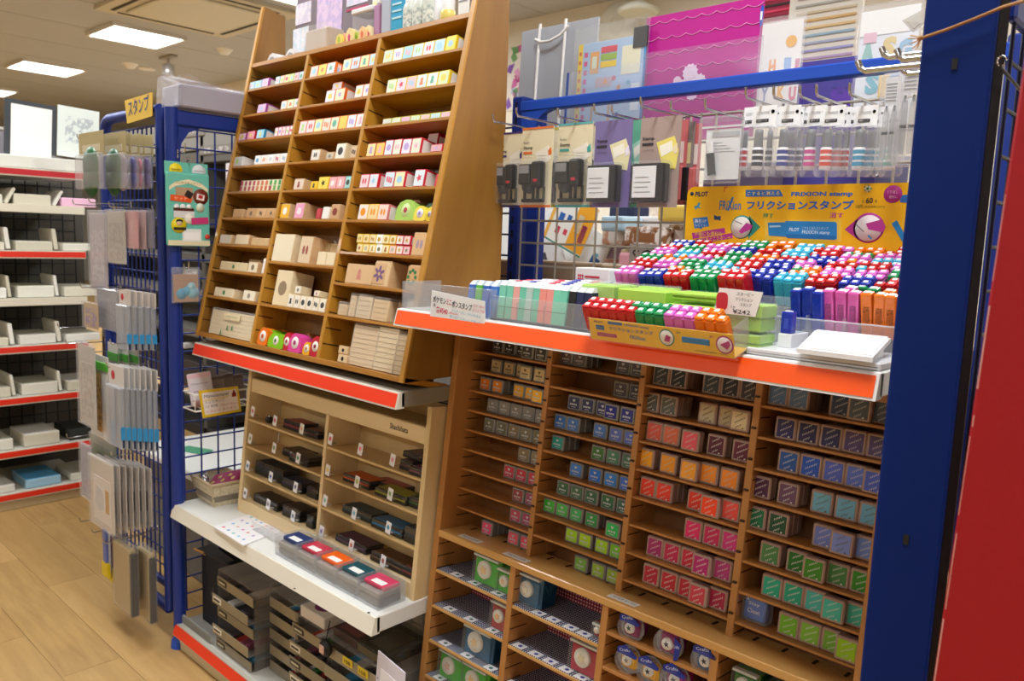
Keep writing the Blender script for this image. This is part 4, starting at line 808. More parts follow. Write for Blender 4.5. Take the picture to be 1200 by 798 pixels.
for c in range(4):
    PH = .90 if c < 2 else 1.03
    s = .0325 if c < 2 else .0342
    case = cached(('padcase', c > 1), lambda: pad_mesh(s, .017)); e = s*.11
    face = cached(('padface', c > 1), lambda: MB().bbox(-s/2+e, s/2-e, -.0006, .001, e, s*PH-e, .0012))
    scr = cached(('padscript', c > 1), lambda: script_mark(s, c > 1))
    cm = clear('b8b4b0', .30, .15) if c < 2 else mat('a98c80', .3)
    caseM = mat('8c8a86', .25, coat=.3) if c < 2 else mat('b09488', .3, coat=.3)
    for r, row in enumerate(PADC[c]):
        w0 = floorw(c, r)+.0005
        for i, p in enumerate(row):
            fr = 'f' in p[2:]; dp = 'd' in p[2:]
            d = REC+(.004 if fr else .022)
            if c > 1: d = REC+(.004 if fr else .016)
            u = FK.u(p[0], w0, d)+s/2; u = min(u, KU[c+1]-.006-s/2-.0005) if not (c == 3) else min(u, KU[4]-s/2-.0005)
            h = p[1]
            lab = '%s ink pad%s, %s of %d, %s shelf down, %s column' % (cname(h), ' standing forward' if fr else '', ORD[i], len(row), ORD[r], COLK[c])
            t = thing('small_ink_pad', lab, 'ink pad', FK.P(u, d, w0), FK.rot, 'small ink pads in the brown cabinet')
            ob('case', case, caseM, t); ob('pad_face', face, mat(h, .45, coat=.25), t)
            lm = 'e4e0e0' if sum(int(h[k:k+2], 16) for k in (0, 2, 4)) < 480 else '6a6050'
            ob('script_print', scr, mat(lm if c > 1 or lm == '6a6050' else 'c8ccd0', .5), t, (0, -.0007, 0))
            if dp or (fr is False and c > 1 and i % 2 == 0):
                for k in range(1, 3):
                    t2 = thing('small_ink_pad', '%s spare pad %s %s pad, %s shelf, %s column' % (cname(h), 'behind' if k == 1 else 'second behind', ORD[i], ORD[r], COLK[c]), 'ink pad', FK.P(u, d+.0178*k, w0), FK.rot, 'spare ink pads behind the front row')
                    ob('case', case, caseM, t2)
# clear blue card at the bottom of the fourth column
w0 = KWZ[3][7]+.0005; u = FK.u(867.3, w0, REC+.02)+.021
t = thing('stamp_cleaner', 'blue square with white lettering in a clear case, bottom left of the fourth column', 'ink pad', FK.P(u, REC+.02, w0), FK.rot)
ob('card', MB().bbox(-.018, .018, .002, .02, .004, .042, .002), mat('2468cc', .4), t); ob('clear_case', MB().bbox(-.022, .022, 0, .024, 0, .046, .002), clear('d8dce4', .15), t)
text('Stay', .018, .007, WHITE, t, (-.01, .001, .026)); text('Clean', .02, .007, WHITE, t, (-.011, .001, .015)); ob('white_dots', MB().prism([(-.014, .034), (-.01, .034), (-.012, .039)], .0008, .0016), WHITE, t)
# stickers on the ledge
for x0, x1, y, lb in ((539, 562, 627.5, 'left'), (591, 618, 650, 'middle'), (713, 746, 704, 'right')):
    u0 = FK.u(x0, .5822, .012); u1 = FK.u(x1, .5822, .012)
    t = thing('shelf_sticker', 'small white sticker with dark lettering on the cabinet ledge, %s one' % lb, 'sticker', FK.P(u0, .006, .5823), (FK.rot[0], 0, 0))
    ob('sticker', MB().box(0, u1-u0, 0, .018, 0, .0006), mat('d8d8d4', .5), t); o = text('VersaCraft' if lb != 'right' else 'イロドリ', (u1-u0)*.8, .008, mat('3a3a40', .5), t, ((u1-u0)*.1, .005, .0008), (R(-90), 0, 0))
# ================================================================ CRAFT PUNCHES AND TAGS IN THE LOWER CUBBIES
def punch(c, r, px0, px1, col, label, d0=.012, n=1, w0=None, disc='e8dcc4', dep=.055):
    w0 = (LWZ[c][r] if w0 is None else w0)+.0016
    a, b = FK.u(px0, w0, d0), FK.u(px1, w0, d0); b = min(b, KL[c+1]-.0075); w_ = b-a; h = w_*1.12; h = min(h, .062)
    t = thing('craft_punch', label, 'craft punch', FK.P((a+b)/2, d0, w0), FK.rot)
    ob('box_body', MB().bbox(-w_/2+.001, w_/2-.001, .012, dep, .001, h-.002, .002), mat(col, .4), t)
    ob('front_card', MB().bbox(-w_/2+.003, w_/2-.006, .008, .012, .003, h-.012, .001), mat(col, .5), t)
    ob('lid_strip', MB().box(-w_/2+.001, w_/2-.003, .0015, .012, h-.006, h-.002), mat('c8ccc8', .3), t)
    ob('punch_disc', MB().lathe([(0, -.0022), (w_*.23, -.0018), (w_*.25, .0), (w_*.25, .006)], 26, (-w_*.08, .004, h*.52), 'Y'), mat('e4e2da', .4), t)
    ob('disc_print', MB().prism([(-w_*.08+w_*.13*(1 if i % 2 else .6)*math.cos(i*math.pi/5), h*.52+w_*.13*(1 if i % 2 else .6)*math.sin(i*math.pi/5)) for i in range(10)], .0006, .0018), mat(disc, .5), t)
    ob('clear_case', MB().bbox(-w_/2, w_/2-.001, 0, dep+.002, 0, h, .002), clear('e4e8e4', .03), t)
    return t
punch(0, 0, 551, 581, '3fae2c', 'green boxed craft punch on the upper left cubby shelf', disc='e8c890'); punch(0, 0, 578.5, 601, '3fae2c', 'second green boxed craft punch beside the divider, upper left cubby', disc='e8c890')
punch(0, 1, 570.5, 593, 'a8242c', 'red boxed craft punch with star in the second left cubby', disc='e0a868'); punch(0, 2, 539, 572, '1c5c84', 'dark blue boxed craft punch in the third left cubby', disc='e0c498')
punch(0, 3, 510, 537, '44b02c', 'green boxed craft punch at left of the lowest visible left cubby', disc='d0a898'); punch(0, 3, 537, 566, '44b02c', 'green boxed craft punch right of its twin in the lowest left cubby', disc='e4c080')
punch(1, 0, 601, 629, '1c5a80', 'blue boxed craft punch in front of two more, upper middle cubby', disc='e8e0c8'); punch(1, 0, 618, 640, '1c4a70', 'blue boxed craft punch behind, upper middle cubby', d0=.05, dep=.03)
punch(1, 1, 663, 699, 'b01c38', 'crimson boxed craft punch in the second middle cubby', disc='d8c8a0'); punch(1, 0, 691, 712, 'b01c38', 'crimson boxed craft punch half behind the divider, upper middle cubby')
punch(3, 0, 853, 884, '3a7a24', 'green boxed craft punch under the fourth pad column', disc='8a8478', w0=.5); punch(3, 0, 884, 908, '3a8a24', 'second green boxed craft punch under the fourth pad column', disc='8a8478', w0=.5)
# round domed punches hanging on blue cards
def dome(px, py, rr, col, label, d0=.0, star='2a4a30', shape=0):
    u, w0 = FK.at(px, py, d0)
    t = thing('domed_punch', label, 'craft punch', FK.P(u, d0+.012, w0), FK.rot)
    ob('card', MB().prism([(-rr*.75, rr*.80), (-rr*.1, rr*1.15), (rr*.95, rr*.62), (rr*.85, rr*.42), (-rr*.7, rr*.45)] if shape == 0 else [(rr*.62, rr*.75), (rr*1.12, rr*.35), (rr*.98, -rr*.6), (rr*.72, -rr*.75)], -.012, -.0105), mat('1c2c88', .5), t)
    text('Crafts', rr*(.9 if shape == 0 else .42), rr*.2, mat('d8dcec', .5), t, (-rr*.5, -.0128, rr*.62) if shape == 0 else (rr*.62, -.0128, rr*.05), (0, R(-12), 0))
    ob('punch_body', MB().bbox(-rr*.6, rr*.72, -.003, .03, -rr*.6, rr*.66, .004), mat(col, .35), t)
    ob('clear_dome', MB().lathe([(rr, .004), (rr*.97, -.004), (rr*.9, -.010), (rr*.5, -.014), (0, -.0145)], 28, (0, 0, 0), 'Y'), clear('e8e8ee', .03), t)
    ob('rim', MB().lathe([(rr*1.0, .003), (rr*1.0, .006), (rr*.9, .006), (rr*.9, .003)], 28, (0, 0, 0), 'Y'), clear('d0d0d8', .3), t)
    ob('white_button', MB().lathe([(0, -.0075), (rr*.36, -.0068), (rr*.4, -.004), (rr*.4, .004)], 22, (0, 0, 0), 'Y'), mat('f0eeea', .4), t)
    ob('button_print', MB().prism([(rr*.22*(1 if i % 2 else .4)*math.cos(i*math.pi/5), rr*.22*(1 if i % 2 else .4)*math.sin(i*math.pi/5)) for i in range(10)], -.0082, -.0074), mat(star, .5), t)
dome(735, 737, .024, '8a1c60', 'domed purple craft punch with leaf print, first in the third lower cubby')
dome(779, 756, .026, '8a1c60', 'domed purple craft punch with a flower on its button, middle of the third lower cubby', star='3a3a40', shape=1)
dome(823, 776, .025, '1c5c90', 'domed blue craft punch with dark flower near the last divider', star='2a1c18')
dome(732, 775, .024, 'e0a818', 'domed yellow craft punch at left of the lower third cubby', star='8a8478'); dome(757, 788, .024, 'e8b018', 'domed yellow craft punch with dark petals in the lower third cubby', star='3a3020')
dome(787, 798, .025, '9a1c6c', 'domed purple craft punch low in the third cubby, cut by the photo edge', star='6a6478')
def tag_card(c, r, px, n, dark):
    w0 = LWZ[c][r]+.0018
    t = thing('shape_tag', 'white tag with %s mark, %s on the %s shelf edge of the %s lower column' % (dark, ORD[n], ORD[r], COLK[c]), 'tag', FK.P(FK.u(px, w0, .012), .004, w0), (FK.rot[0], 0, 0))
    ob('tag_sheet', cached('tagsheet', lambda: MB().box(-.0125, .0125, 0, .019, 0, .0008)), mat('e4e4e6', .45), t)
    ob('shape_mark', cached('tagmark', lambda: MB().lathe([(0, .0012), (.0046, .0010)], 8, (.002, .009, 0))), mat('14584a' if dark == 'green' else '1c2a8c', .5), t)
for r, xs in enumerate(((535, 556, 583), (527, 551, 577), (521, 547, 574), (514.5, 540))):
    for n, x in enumerate(xs): tag_card(0, r, x, n, 'green')
for r, xs in enumerate(((631, 648, 668, 684), (608.5, 627, 644, 663, 681, ), (600, 620, 640, 660, 680))):
    for n, x in enumerate(xs): tag_card(1, r, x, n, 'blue')
# ================================================================ LARGE INK PADS IN THE PALE CABINET
def big_pad(r, px0, px1, d, h, topc, label, dz=0, dep=.055, sidec='232322'):
    z = SWZ[r]+.0006+dz; a, b = FS.u(px0, z, d), FS.u(px1, z, d)
    t = thing('large_ink_pad', label, 'ink pad', FS.P(a, d, z), FS.rot)
    w_ = b-a
    ob('base', MB().bbox(0, w_, 0, dep, 0, h*.5, .002), mat(sidec, .3), t)
    ob('lid', MB().bbox(.0006, w_-.0006, .0006, dep-.0006, h*.52, h, .002), mat('3a3836', .15, coat=.5), t)
    ob('colour_band', MB().bbox(.004, w_-.004, -.0005, dep-.004, h*.40, h*.60, .0005), mat(topc, .4), t)
    ob('lid_label', MB().box(.006, w_-.006, .006, dep-.008, h, h+.0006), mat(topc, .35), t)
    return t
LPADS = [(0, 331, 352, .02, .024, '8a3038', 'dark ink pad with red label, top shelf of left column'), (0, 354, 372, .02, .018, '5a3034', 'dark ink pad with maroon label by the divider, top shelf'),
 (1, 330, 352, .03, .020, '2c3030', 'black ink pad second shelf of left column'), (1, 338, 360, .012, .022, '3a4444', 'black glossy ink pad near the divider, second shelf left'),
 (2, 298, 330, .022, .036, '24343c', 'thick black ink pad, third shelf of left column'), (2, 329, 352, .014, .024, '2c3050', 'black ink pad with blue label, third shelf left'), (2, 358, 371, .02, .026, '303034', 'black ink pad against the divider, third shelf left'),
 (3, 296, 324, .02, .022, '3a3434', 'black ink pad, lowest shelf of left column'), (3, 330, 350, .02, .03, '34323a', 'thick black ink pad, lowest shelf of left column middle'), (3, 358, 366, .02, .032, '3c3a3c', 'black ink pad beside the divider, lowest left shelf'),
 (0, 471, 494, .03, .014, '5a4a4c', 'shiny black ink pad topmost of the stack, top right shelf'), (0, 467, 482, .02, .022, '6a4048', 'plum-labelled ink pad, top right shelf left of pair'), (0, 478, 493, .008, .018, '80505c', 'rose-labelled ink pad at front, top right shelf'),
 (1, 401, 432, .02, .019, 'c85a28', 'black ink pad with orange label, second shelf of right column'), (1, 433, 466, .05, .017, '9a3a34', 'black ink pad with brick label behind the olive one'), (1, 438, 475, .012, .019, '8a8c2c', 'black ink pad with olive label, second right shelf'), (1, 477, 491, .02, .022, '3c5a3a', 'black ink pad with dark green label at second right shelf end'),
 (2, 400, 434, .02, .019, '2c4854', 'black ink pad with slate label, third shelf of right column'), (2, 434, 470, .012, .021, '1f6c9c', 'black ink pad with bright blue label, third right shelf'), (2, 472, 488, .012, .034, '2c3a40', 'tall black ink pad at the end of the third right shelf'),
 (3, 392, 428, .02, .018, '5a4058', 'black ink pad with violet label, lowest shelf of right column'), (3, 433, 470, .012, .021, '6a4c34', 'black ink pad with brown label, lowest right shelf'), (3, 469, 483, .012, .022, '7a3a34', 'black ink pad with red-brown label at lowest right shelf end')]
for r, a, b, d, h, c, lb in LPADS: big_pad(r, a, b, d, h, c, lb, dz=(.025 if (r == 0 and a == 471) else 0))
u, z = FS.at(315, 491, .02)
t = thing('round_lens', 'shiny round silver ball knob beside the first tags, top left shelf', 'stamp', FS.P(FS.u(315, SWZ[0], .02), .02, SWZ[0]+.0005), FS.rot)
ob('ball', MB().lathe([(0, 0), (.008, .002), (.011, .009), (.009, .016), (0, .019)], 16), mat('3a3c40', .15, .7), t); ob('cap', MB().lathe([(0, .018), (.005, .0185), (0, .021)], 10), CHROME, t)
# upright price tags with a colour splash
TG = [(296, 482, 'd84860'), (322, 493, 'd8506c'), (353.3, 502.6, 'e8b080'), (293, 514, '8a9a50'), (321, 525, '7a9a60'), (349, 537, '3a8a6a'), (290, 546, '3a8ab8'), (317, 558.7, '3a68b8'), (346, 571, '6a6490'), (287, 578, '6a6058'), (314, 591, '8a8a90'), (343, 605, '5a7898'),
 (386.9, 514.4, 'e05868'), (422, 526.5, 'e87890'), (459.8, 539, 'e8a0b0'), (383.9, 550.8, 'e8d050'), (418.2, 564.6, 'a8b84c'), (457, 579, '88b070'), (380.6, 586.6, '80b8b0'), (414.7, 601.7, '70b0d0'), (454.8, 618.4, '3a90b8'), (376.4, 622.8, '9080b8'), (411.4, 639.2, 'c87860'), (448.6, 657.6, 'b05848')]
for i, (px, py, c) in enumerate(TG):
    u, w0 = FS.at(px, py, -.003); cc = 'left' if i < 12 else 'right'; r = (i % 12)//3
    t = thing('colour_tag', 'white tag with %s splash, %s on %s shelf edge, %s column' % (cname(c), ORD[i % 3], ORD[r], cc), 'tag', FS.P(u, -.003, w0), (FS.rot[0], R(8), 0))
    ob('tag_card', cached('tagcard', lambda: MB().bbox(-.0085, .0085, 0, .0012, -.0135, .0135, .0008)), mat('ecebf0', .4), t)
    ob('colour_splash', cached('splash', lambda: MB().prism([(0.0054*(1 if k % 2 else .62)*math.cos(k*math.pi/7), .001+.0064*(1 if k % 2 else .62)*math.sin(k*math.pi/7)) for k in range(14)], -.0005, 0)), mat(c, .5), t)
    ob('clip_foot', cached('clipfoot', lambda: MB().bbox(-.005, .006, .0012, .018, -.0125, -.011, .0004)), clear('f0f0f0', .2), t)
# ---------------------------------------------------------------- goods on the white shelf
ZS = .4245
quad = [onZ(*q, ZS+.004) for q in ((250.5, 617), (284.7, 638.7), (331, 621), (297, 600.5))]
t = thing('leaflet', 'white leaflet printed with rows of pastel colour dots on the white shelf', 'leaflet', quad[0])
L = [q-quad[0] for q in quad]
ob('paper', MB().hexa([L[0]-Vector((0, 0, .004)), L[1]-Vector((0, 0, .004)), L[2]-Vector((0, 0, .004)), L[3]-Vector((0, 0, .004)), L[0], L[1], L[2], L[3]]), mat('f0eef0', .5), t)
dc = ['e06080', 'e08080', '80b0e0', '60a0d0', 'b090d0', 'e8b0a0', '70c0c0', '90a0d8', 'd080b0', '88c8e0']
for i in range(5):
    for j in range(4):
        p = L[0]+(L[1]-L[0])*(.15+.17*i)+(L[3]-L[0])*(.14+.23*j)
        ob('colour_dot', cached('dot', lambda: MB().lathe([(.0045, 0), (.0035, .0006), (0, .0006)], 10)), mat(dc[(i*3+j*2) % 10], .5), t, p)
p = onZ(322, 607, .44)
t = thing('cloud_card', 'pale pink scalloped card with small red writing behind the leaflet', 'card', (p.x, p.y, .435), (R(-35), 0, R(20)))
ob('card', MB().prism([((.048+.006*math.cos(8*a_))*math.cos(a_), (.020+.003*math.cos(8*a_))*math.sin(a_)) for a_ in [k*math.pi/24 for k in range(48)]], 0, .001), mat('f4c8dc', .5), t)
text('インク', .05, .008, mat('c83868', .5), t, (-.026, -.0005, .002)); text('みほん', .04, .006, mat('c83868', .5), t, (-.02, -.0005, -.010))
quad = onZ(305, 628, ZS)
t = thing('acrylic_holder', 'low clear acrylic card holder in front of the cabinet base', 'holder', (quad.x, quad.y, ZS+.0055))
ob('front_wall', MB().bbox(-.04, .10, 0, .002, 0, .022, .0008), clear('e8e8ec', .12), t); ob('floor_plate', MB().bbox(-.04, .10, 0, .05, 0, .0015, .0005), clear('e8e8ec', .12), t)
# acrylic tray of large pads
TP = [((356, 632), '1c3870', 'dark blue'), ((378, 648), 'c8304c', 'crimson'), ((404, 656), 'f06418', 'orange'), ((430, 669), '14505c', 'dark teal'), ((459, 683), 'd04064', 'pink')]
tr = None; P_ = [onZ(*q, .464) for q, _, _ in TP]
x0 = P_[0].x-.05; x1 = -1.235
t = thing('acrylic_tray', 'long clear acrylic tray on the white shelf holding sample ink pads', 'tray', (x0, .957, ZS+.0006))
Lx = x1-x0; hh = .042; cm = clear('e4e8ec', .13, .1)
ob('front_wall', MB().bbox(0, Lx, 0, .002, 0, hh, .0008), cm, t); ob('back_wall', MB().bbox(0, Lx, .072, .074, 0, hh+.006, .0008), cm, t); ob('floor_plate', MB().bbox(0, Lx, .002, .072, 0, .002, .0005), cm, t)
for i in range(6): ob('divider', MB().bbox(Lx*i/5-(.002 if i else 0), Lx*i/5+(.0 if i else .002), .002, .072, .002, hh+.004, .0006), cm, t)
for i, ((q, c, nm)) in enumerate(TP):
    xa = x0+Lx*i/5+.004; w_ = Lx/5-.010
    t = thing('large_ink_pad', '%s sample ink pad with white label strip in the acrylic tray' % nm, 'ink pad', (xa, .965, ZS+.0035), (0, 0, 0))
    for k, (za, zb, m_) in enumerate(((0, .016, mat('57504c', .3)), (.0165, .030, mat('8a8480', .2, coat=.4)))): ob(('base', 'lid')[k], MB().bbox(0, w_, 0, .058, za, zb, .0025), m_, t)
    ob('colour_lid', MB().bbox(.001, w_-.001, .012, .055, .030, .040, .002), mat(c, .3, coat=.3), t); ob('label_strip', MB().box(w_*.3, w_*.85, .014, .030, .040, .0406), WHITE, t)
# wicker basket and contents
R3 = [onZ(*q, .492) for q in ((219, 557), (243, 571), (286, 563))]; R3.append(R3[0]+R3[2]-R3[1])
off = Vector((.0, .012, 0)); R3 = [q+off for q in R3]; cx = sum(R3, Vector())/4
B3 = [Vector((cx.x+(q.x-cx.x)*.72, cx.y+(q.y-cx.y)*.72, ZS+.002)) for q in R3]
bk = thing('wicker_basket', 'cream woven basket lined with cloth on the white shelf beside the blue mesh', 'basket', (cx.x, cx.y, ZS+.001))
wk = pattern('ddd0b4', 'cabc9c', 160, 'noise')
for i in range(4):
    a, b = R3[i]-cx, R3[(i+1) % 4]-cx; c, d = B3[(i+1) % 4]-cx, B3[i]-cx
    z = ZS+.001-cx.z
    mb = MB(); nst = 9
    for k in range(nst):    # woven strands as stacked bands, alternately proud
        f0, f1 = k/nst, (k+1)/nst-.004; o_ = 1+.012*(k % 2)
        pa = [d+(a-d)*f0, c+(b-c)*f0, c+(b-c)*f1, d+(a-d)*f1]; pa = [Vector((p_.x*o_, p_.y*o_, p_.z-z)) for p_ in pa]
        inn = [Vector((p_.x*.94, p_.y*.94, p_.z)) for p_ in pa]
        mb.hexa([pa[0], pa[1], inn[1], inn[0], pa[3], pa[2], inn[2], inn[3]])
    ob('woven_side', mb, wk, bk, kind='stuff')
    ob('rim', MB().tube([Vector((a.x, a.y, a.z-z)), Vector((b.x, b.y, b.z-z))], .0045, 8), mat('b8a484', .7), bk)
    ob('corner_post', MB().tube([Vector((a.x, a.y, a.z-z)), Vector((d.x, d.y, .002))], .0035, 8), mat('c0ae8c', .7), bk)
ob('base', MB().hexa([Vector((q.x-cx.x, q.y-cx.y, 0)) for q in B3]+[Vector((q.x-cx.x, q.y-cx.y, .003)) for q in B3]), wk, bk)
ob('cloth_liner', MB().hexa([Vector((q.x-cx.x, q.y-cx.y, .004))*1 for q in B3]+[Vector(((q.x-cx.x)*.9, (q.y-cx.y)*.9, .03)) for q in R3]), mat('8d8374', .8), bk)
t = thing('patterned_pouch', 'magenta pouch with yellow flower shapes lying in the cream basket', 'pouch', (cx.x+.0, cx.y+.02, ZS+.055), (R(25), R(-18), R(30)))
ob('pouch_body', MB().bbox(-.05, .05, -.03, .03, -.010, .010, .008, 3), mat('9c1c58', .6), t)
for k in range(5): ob('flower_print', MB().lathe([(0, .0008), (.0065, .0006), (.0068, 0)], 9, (-.034+.017*k, -.012+.018*(k % 2), .0102)), mat('d0b868', .6), t)
for k, (dx, dy) in enumerate(((-.045, -.02), (-.02, -.035))):
    t = thing('foil_ball', 'shiny silver foil bead in the basket, %s one' % ('left' if k == 0 else 'right'), 'bead', (cx.x+dx, cx.y+dy, ZS+.058)); ob('foil_body', MB().lathe([(0, -.012), (.008, -.009), (.012, 0), (.008, .008), (0, .011)], 9, sm=False), mat('d0d0d8', .2, .9), t); ob('knot', MB().lathe([(.003, .010), (.005, .016), (0, .014)], 7), CHROME, t)
# ---------------------------------------------------------------- base shelf goods
ZB = .0755
t = thing('paper_carrier', 'black folded paper box with tan flap at the left of the base shelf', 'box', (-2.10, 1.0, ZB))
ob('front', MB().bbox(0, .16, 0, .004, 0, .215, .001), mat('1b1d28', .6), t); ob('side', MB().bbox(.156, .16, .004, .20, 0, .21, .001), mat('22232c', .6), t); ob('side', MB().bbox(0, .004, .004, .20, 0, .2, .001), mat('14151c', .6), t); ob('base', MB().box(.004, .156, .004, .2, 0, .004), BLACK, t)
ob('open_flap', MB().hexa([(0, -.02, .213), (.15, -.004, .213), (.15, .02, .215), (0, .03, .215), (0, -.02, .216), (.15, -.004, .216), (.15, .02, .218), (0, .03, .218)]), mat('2c2a2c', .6), t)
ob('tan_edge', MB().tube([(-.0, -.022, .217), (.035, -.018, .218), (.045, -.010, .21)], .003, 6), mat('c8944c', .5), t)
ob('butterfly_mark', MB().prism([(.05, .1), (.062, .11), (.074, .125), (.07, .108), (.078, .092), (.062, .1), (.052, .085)], -.0008, 0), mat('3c3c46', .6), t)
for i in range(22):
    pass
def drawer_case(label, x0, x1, yf, levels, lv_h, z0, ribbed=False, cols=('8a8068',), lab=True, hand=0):
    """stack of shallow see-through drawers; each drawer a part with its front, label and contents as sub-parts"""
    t = thing('drawer_case', label, 'drawer case', (x0, yf, z0)); W = x1-x0; D = .24
    ob('case_shell', MB().box(0, .002, .004, D, 0, levels*lv_h).box(W-.002, W, .004, D, 0, levels*lv_h).box(0, W, .004, D, levels*lv_h, levels*lv_h+.002).box(0, W, D-.002, D, 0, levels*lv_h), clear('b8b0a8', .16, .2), t)
    rr = random.Random(int(x0*-1000)+levels)
    for k in range(levels):
        z = k*lv_h+.001; pull = rr.choice([0, 0, -.006, -.015])
        dr = ob('drawer', MB().box(.003, W-.003, .003, D-.01, 0, .002), mat('6b645c', .3), t, (0, pull, z))
        ob('drawer_front', MB().bbox(.002, W-.002, 0, .003, 0, lv_h*.62, .001), mat(cols[k % len(cols)], .3, coat=.3), dr)
        if lab:
            ob('name_plate', MB().box(.010, .052, -.001, 0, lv_h*.16, lv_h*.50), mat('ddd6c4' if k % 2 else '35302a', .5), dr)
            ob('name_print', MB().box(.014, .046, -.0016, -.001, lv_h*.26, lv_h*.38), mat('2c2a28' if k % 2 else 'c8c0a8', .5), dr)
        cc = rr.sample(['c84038', '3a7a38', '4a90b8', 'd8d0c8', '8a4a5a', 'e0a040', '50484c', 'b8b0a8', '2c2c30'], 3)
        for j, c in enumerate(cc):
            xa = .06+(W-.09)*j/3; ob('pack_inside', MB().bbox(xa, xa+(W-.09)/3.4, .012, .09, .002, .012+.006*((k+j) % 2), .002), mat(c, .4), dr)
    return t
GC = ('857a64', '8c8068', '7c725e')
metal = None
drawer_case('leftmost clear drawer stack with five grey-brown fronts on the base shelf', -1.935, -1.745, .962, 5, .0425, ZB, cols=GC)
drawer_case('second clear drawer stack set back behind the first, base shelf', -1.735, -1.60, 1.0, 5, .0425, ZB, cols=GC, lab=False)
drawer_case('third clear drawer stack with black name plates on the base shelf', -1.595, -1.44, .985, 5, .0405, ZB, cols=GC)
drawer_case('rightmost clear drawer stack with yellow labels on the base shelf', -1.43, -1.24, .965, 5, .043, ZB, cols=('9a917c', '8d846e'), lab=False)
t = thing('steel_rail', 'ribbed steel divider strip standing behind the red base rail', 'rail', (-2.12, .948, ZB)); rb = MB().bbox(0, .17, .004, .006, 0, .024, .0006)
ob('strip', rb, mat('b8b8b4', .4, .3), t)
for i in range(24): ob('rib', cached('rib', lambda: MB().box(0, .0022, 0, .0042, .001, .023)), mat('a2a29e', .4, .3), t, (.004+i*.007, 0, 0))
def on_case(name, label, cat, px, py, Y, w_, h_, c, c2=None, dep=.01, rot=0, z=None):
    p = onY(px, py, Y); t = thing(name, label, cat, (p.x, Y, p.z-h_/2), (0, R(rot), 0))
    ob('card', MB().bbox(-w_/2, w_/2, 0, dep, 0, h_, .0015), mat(c, .5), t)
    if c2: ob('card_print', MB().box(-w_*.36, w_*.36, -.0008, 0, h_*.2, h_*.8), mat(c2, .5), t)
    return t
t = on_case('white_box', 'white box with purple round print on top of the third drawer stack', 'box', 0, 0, 1, .10, .028, 'd8d2d0') if False else thing('white_box', 'white box with a purple round print on top of the third drawer stack', 'box', (-1.575, .99, ZB+.2045+.0015))
ob('carton', MB().bbox(0, .10, 0, .08, 0, .028, .002), mat('d4ccc4', .5), t); ob('purple_print', MB().lathe([(.016, .0285), (.024, .0290), (.028, .0285)], 20, (.05, .04, 0)), mat('7a3a70', .5), t)
t = thing('dark_box', 'brown flat box on top of the rightmost drawer stack', 'box', (-1.425, .98, ZB+.217+.001)); ob('carton', MB().bbox(0, .09, 0, .08, 0, .02, .002), mat('3f2c2a', .5), t); ob('lid_print', MB().box(.01, .08, .01, .07, .02, .0206), mat('6a3f3a', .5), t)
t = thing('dark_box', 'black glossy case right of the brown flat box, under the white shelf', 'box', (-1.33, .975, ZB+.217+.001)); ob('carton', MB().bbox(0, .10, 0, .12, 0, .024, .003), mat('26241f', .25, coat=.5), t); ob('lid_print', MB().box(.02, .08, .02, .1, .024, .0246), mat('4a4438', .4), t)
p = onY(382, 759, .955); t = thing('hanging_charm', 'black round pouch charm with a small pink label hanging before the drawers', 'charm', (p.x, .955, p.z))
ob('pouch_body', MB().lathe([(0, -.010), (.016, -.008), (.021, 0), (.016, .006), (0, .007)], 12, (0, 0, 0), 'Y'), mat('1c1a1c', .5), t); ob('charm_label', MB().box(-.008, .008, -.0125, -.010, -.009, .009), mat('d0a898', .5), t)
ob('cord', MB().tube([(0, 0, .018), (.003, .003, .04), (.0, .01, .06)], .0015, 5), BLACK, t)
for px, py, lb in ((407, 776, 'left'), (425, 788, 'right')):
    t = on_case('yellow_label', 'yellow price label with black digits on the rightmost drawers, %s one' % lb, 'label', px, py, .962, .036, .018, 'e8cc30', None, .0012); text('108', .022, .009, BLACK, t, (-.011, -.0008, .004))
pq = onY(471, 782, .94)
t = thing('white_sign', 'white cardboard sign with violet heading standing at the end of the base shelf', 'sign', (-1.225, .93, ZB), (R(-4), 0, R(-8)))
ob('board', MB().bbox(0, .105, 0, .003, 0, .275, .001), mat('d6d2e0', .5), t); ob('inner_sheet', MB().box(.018, .10, -.0008, 0, .02, .245), mat('ebe8f0', .5), t)
text('Stamp', .05, .013, mat('3a3480', .5), t, (.03, -.0012, .20), (0, R(0), 0), bold=.02)
for k in range(6): ob('text_line', MB().box(.028, .085-.008*(k % 3), -.0014, -.0008, .18-k*.018, .183-k*.018), mat('a8a4b8', .5), t)
for k in range(3): ob('pin_hole', MB().lathe([(0, -.001), (.002, -.0008)], 8, (.008, 0, .1+.06*k), 'Y'), BLACK, t)
# ================================================================ PACKS ON THE LEFT SIDE MESH (facing right)
def hook(par_name, p, L_=.09, up=.012, axis='-Y', r=.0018, label='', tip=True):
    d = {'-Y': Vector((0, -1, 0)), '+X': Vector((1, 0, 0))}[axis]
    t = thing('display_hook', label, 'hook', p)
    ob('prong', MB().tube([(0, 0, 0), d*(L_*.5), d*L_, d*(L_+.004)+Vector((0, 0, .006)), d*(L_+.005)+Vector((0, 0, up+.004))], r, 7), CHROME, t)
    ob('back_clip', MB().tube([d*.002+Vector((0, 0, .010)), Vector((0, 0, -.012))], r*1.2, 6), CHROME, t)
    return t
def xplane(px, py, X=-2.112): return onX(px, py, X)
a = xplane(192, 188); b = xplane(243, 188); bot = xplane(200, 288)
W = b.y-a.y; H = a.z-bot.z
t = thing('stamp_kit_pack', 'mint green hanging stamp kit pack with yellow badge and orange banner', 'pack', (a.x, a.y, bot.z), (0, 0, R(90)))
ob('pack_body', MB().bbox(0, W, -.012, 0, 0, H*.88, .006, 2).bbox(0, W, -.002, 0, H*.84, H, .001), mat('6cc4b4', .3, coat=.3), t)
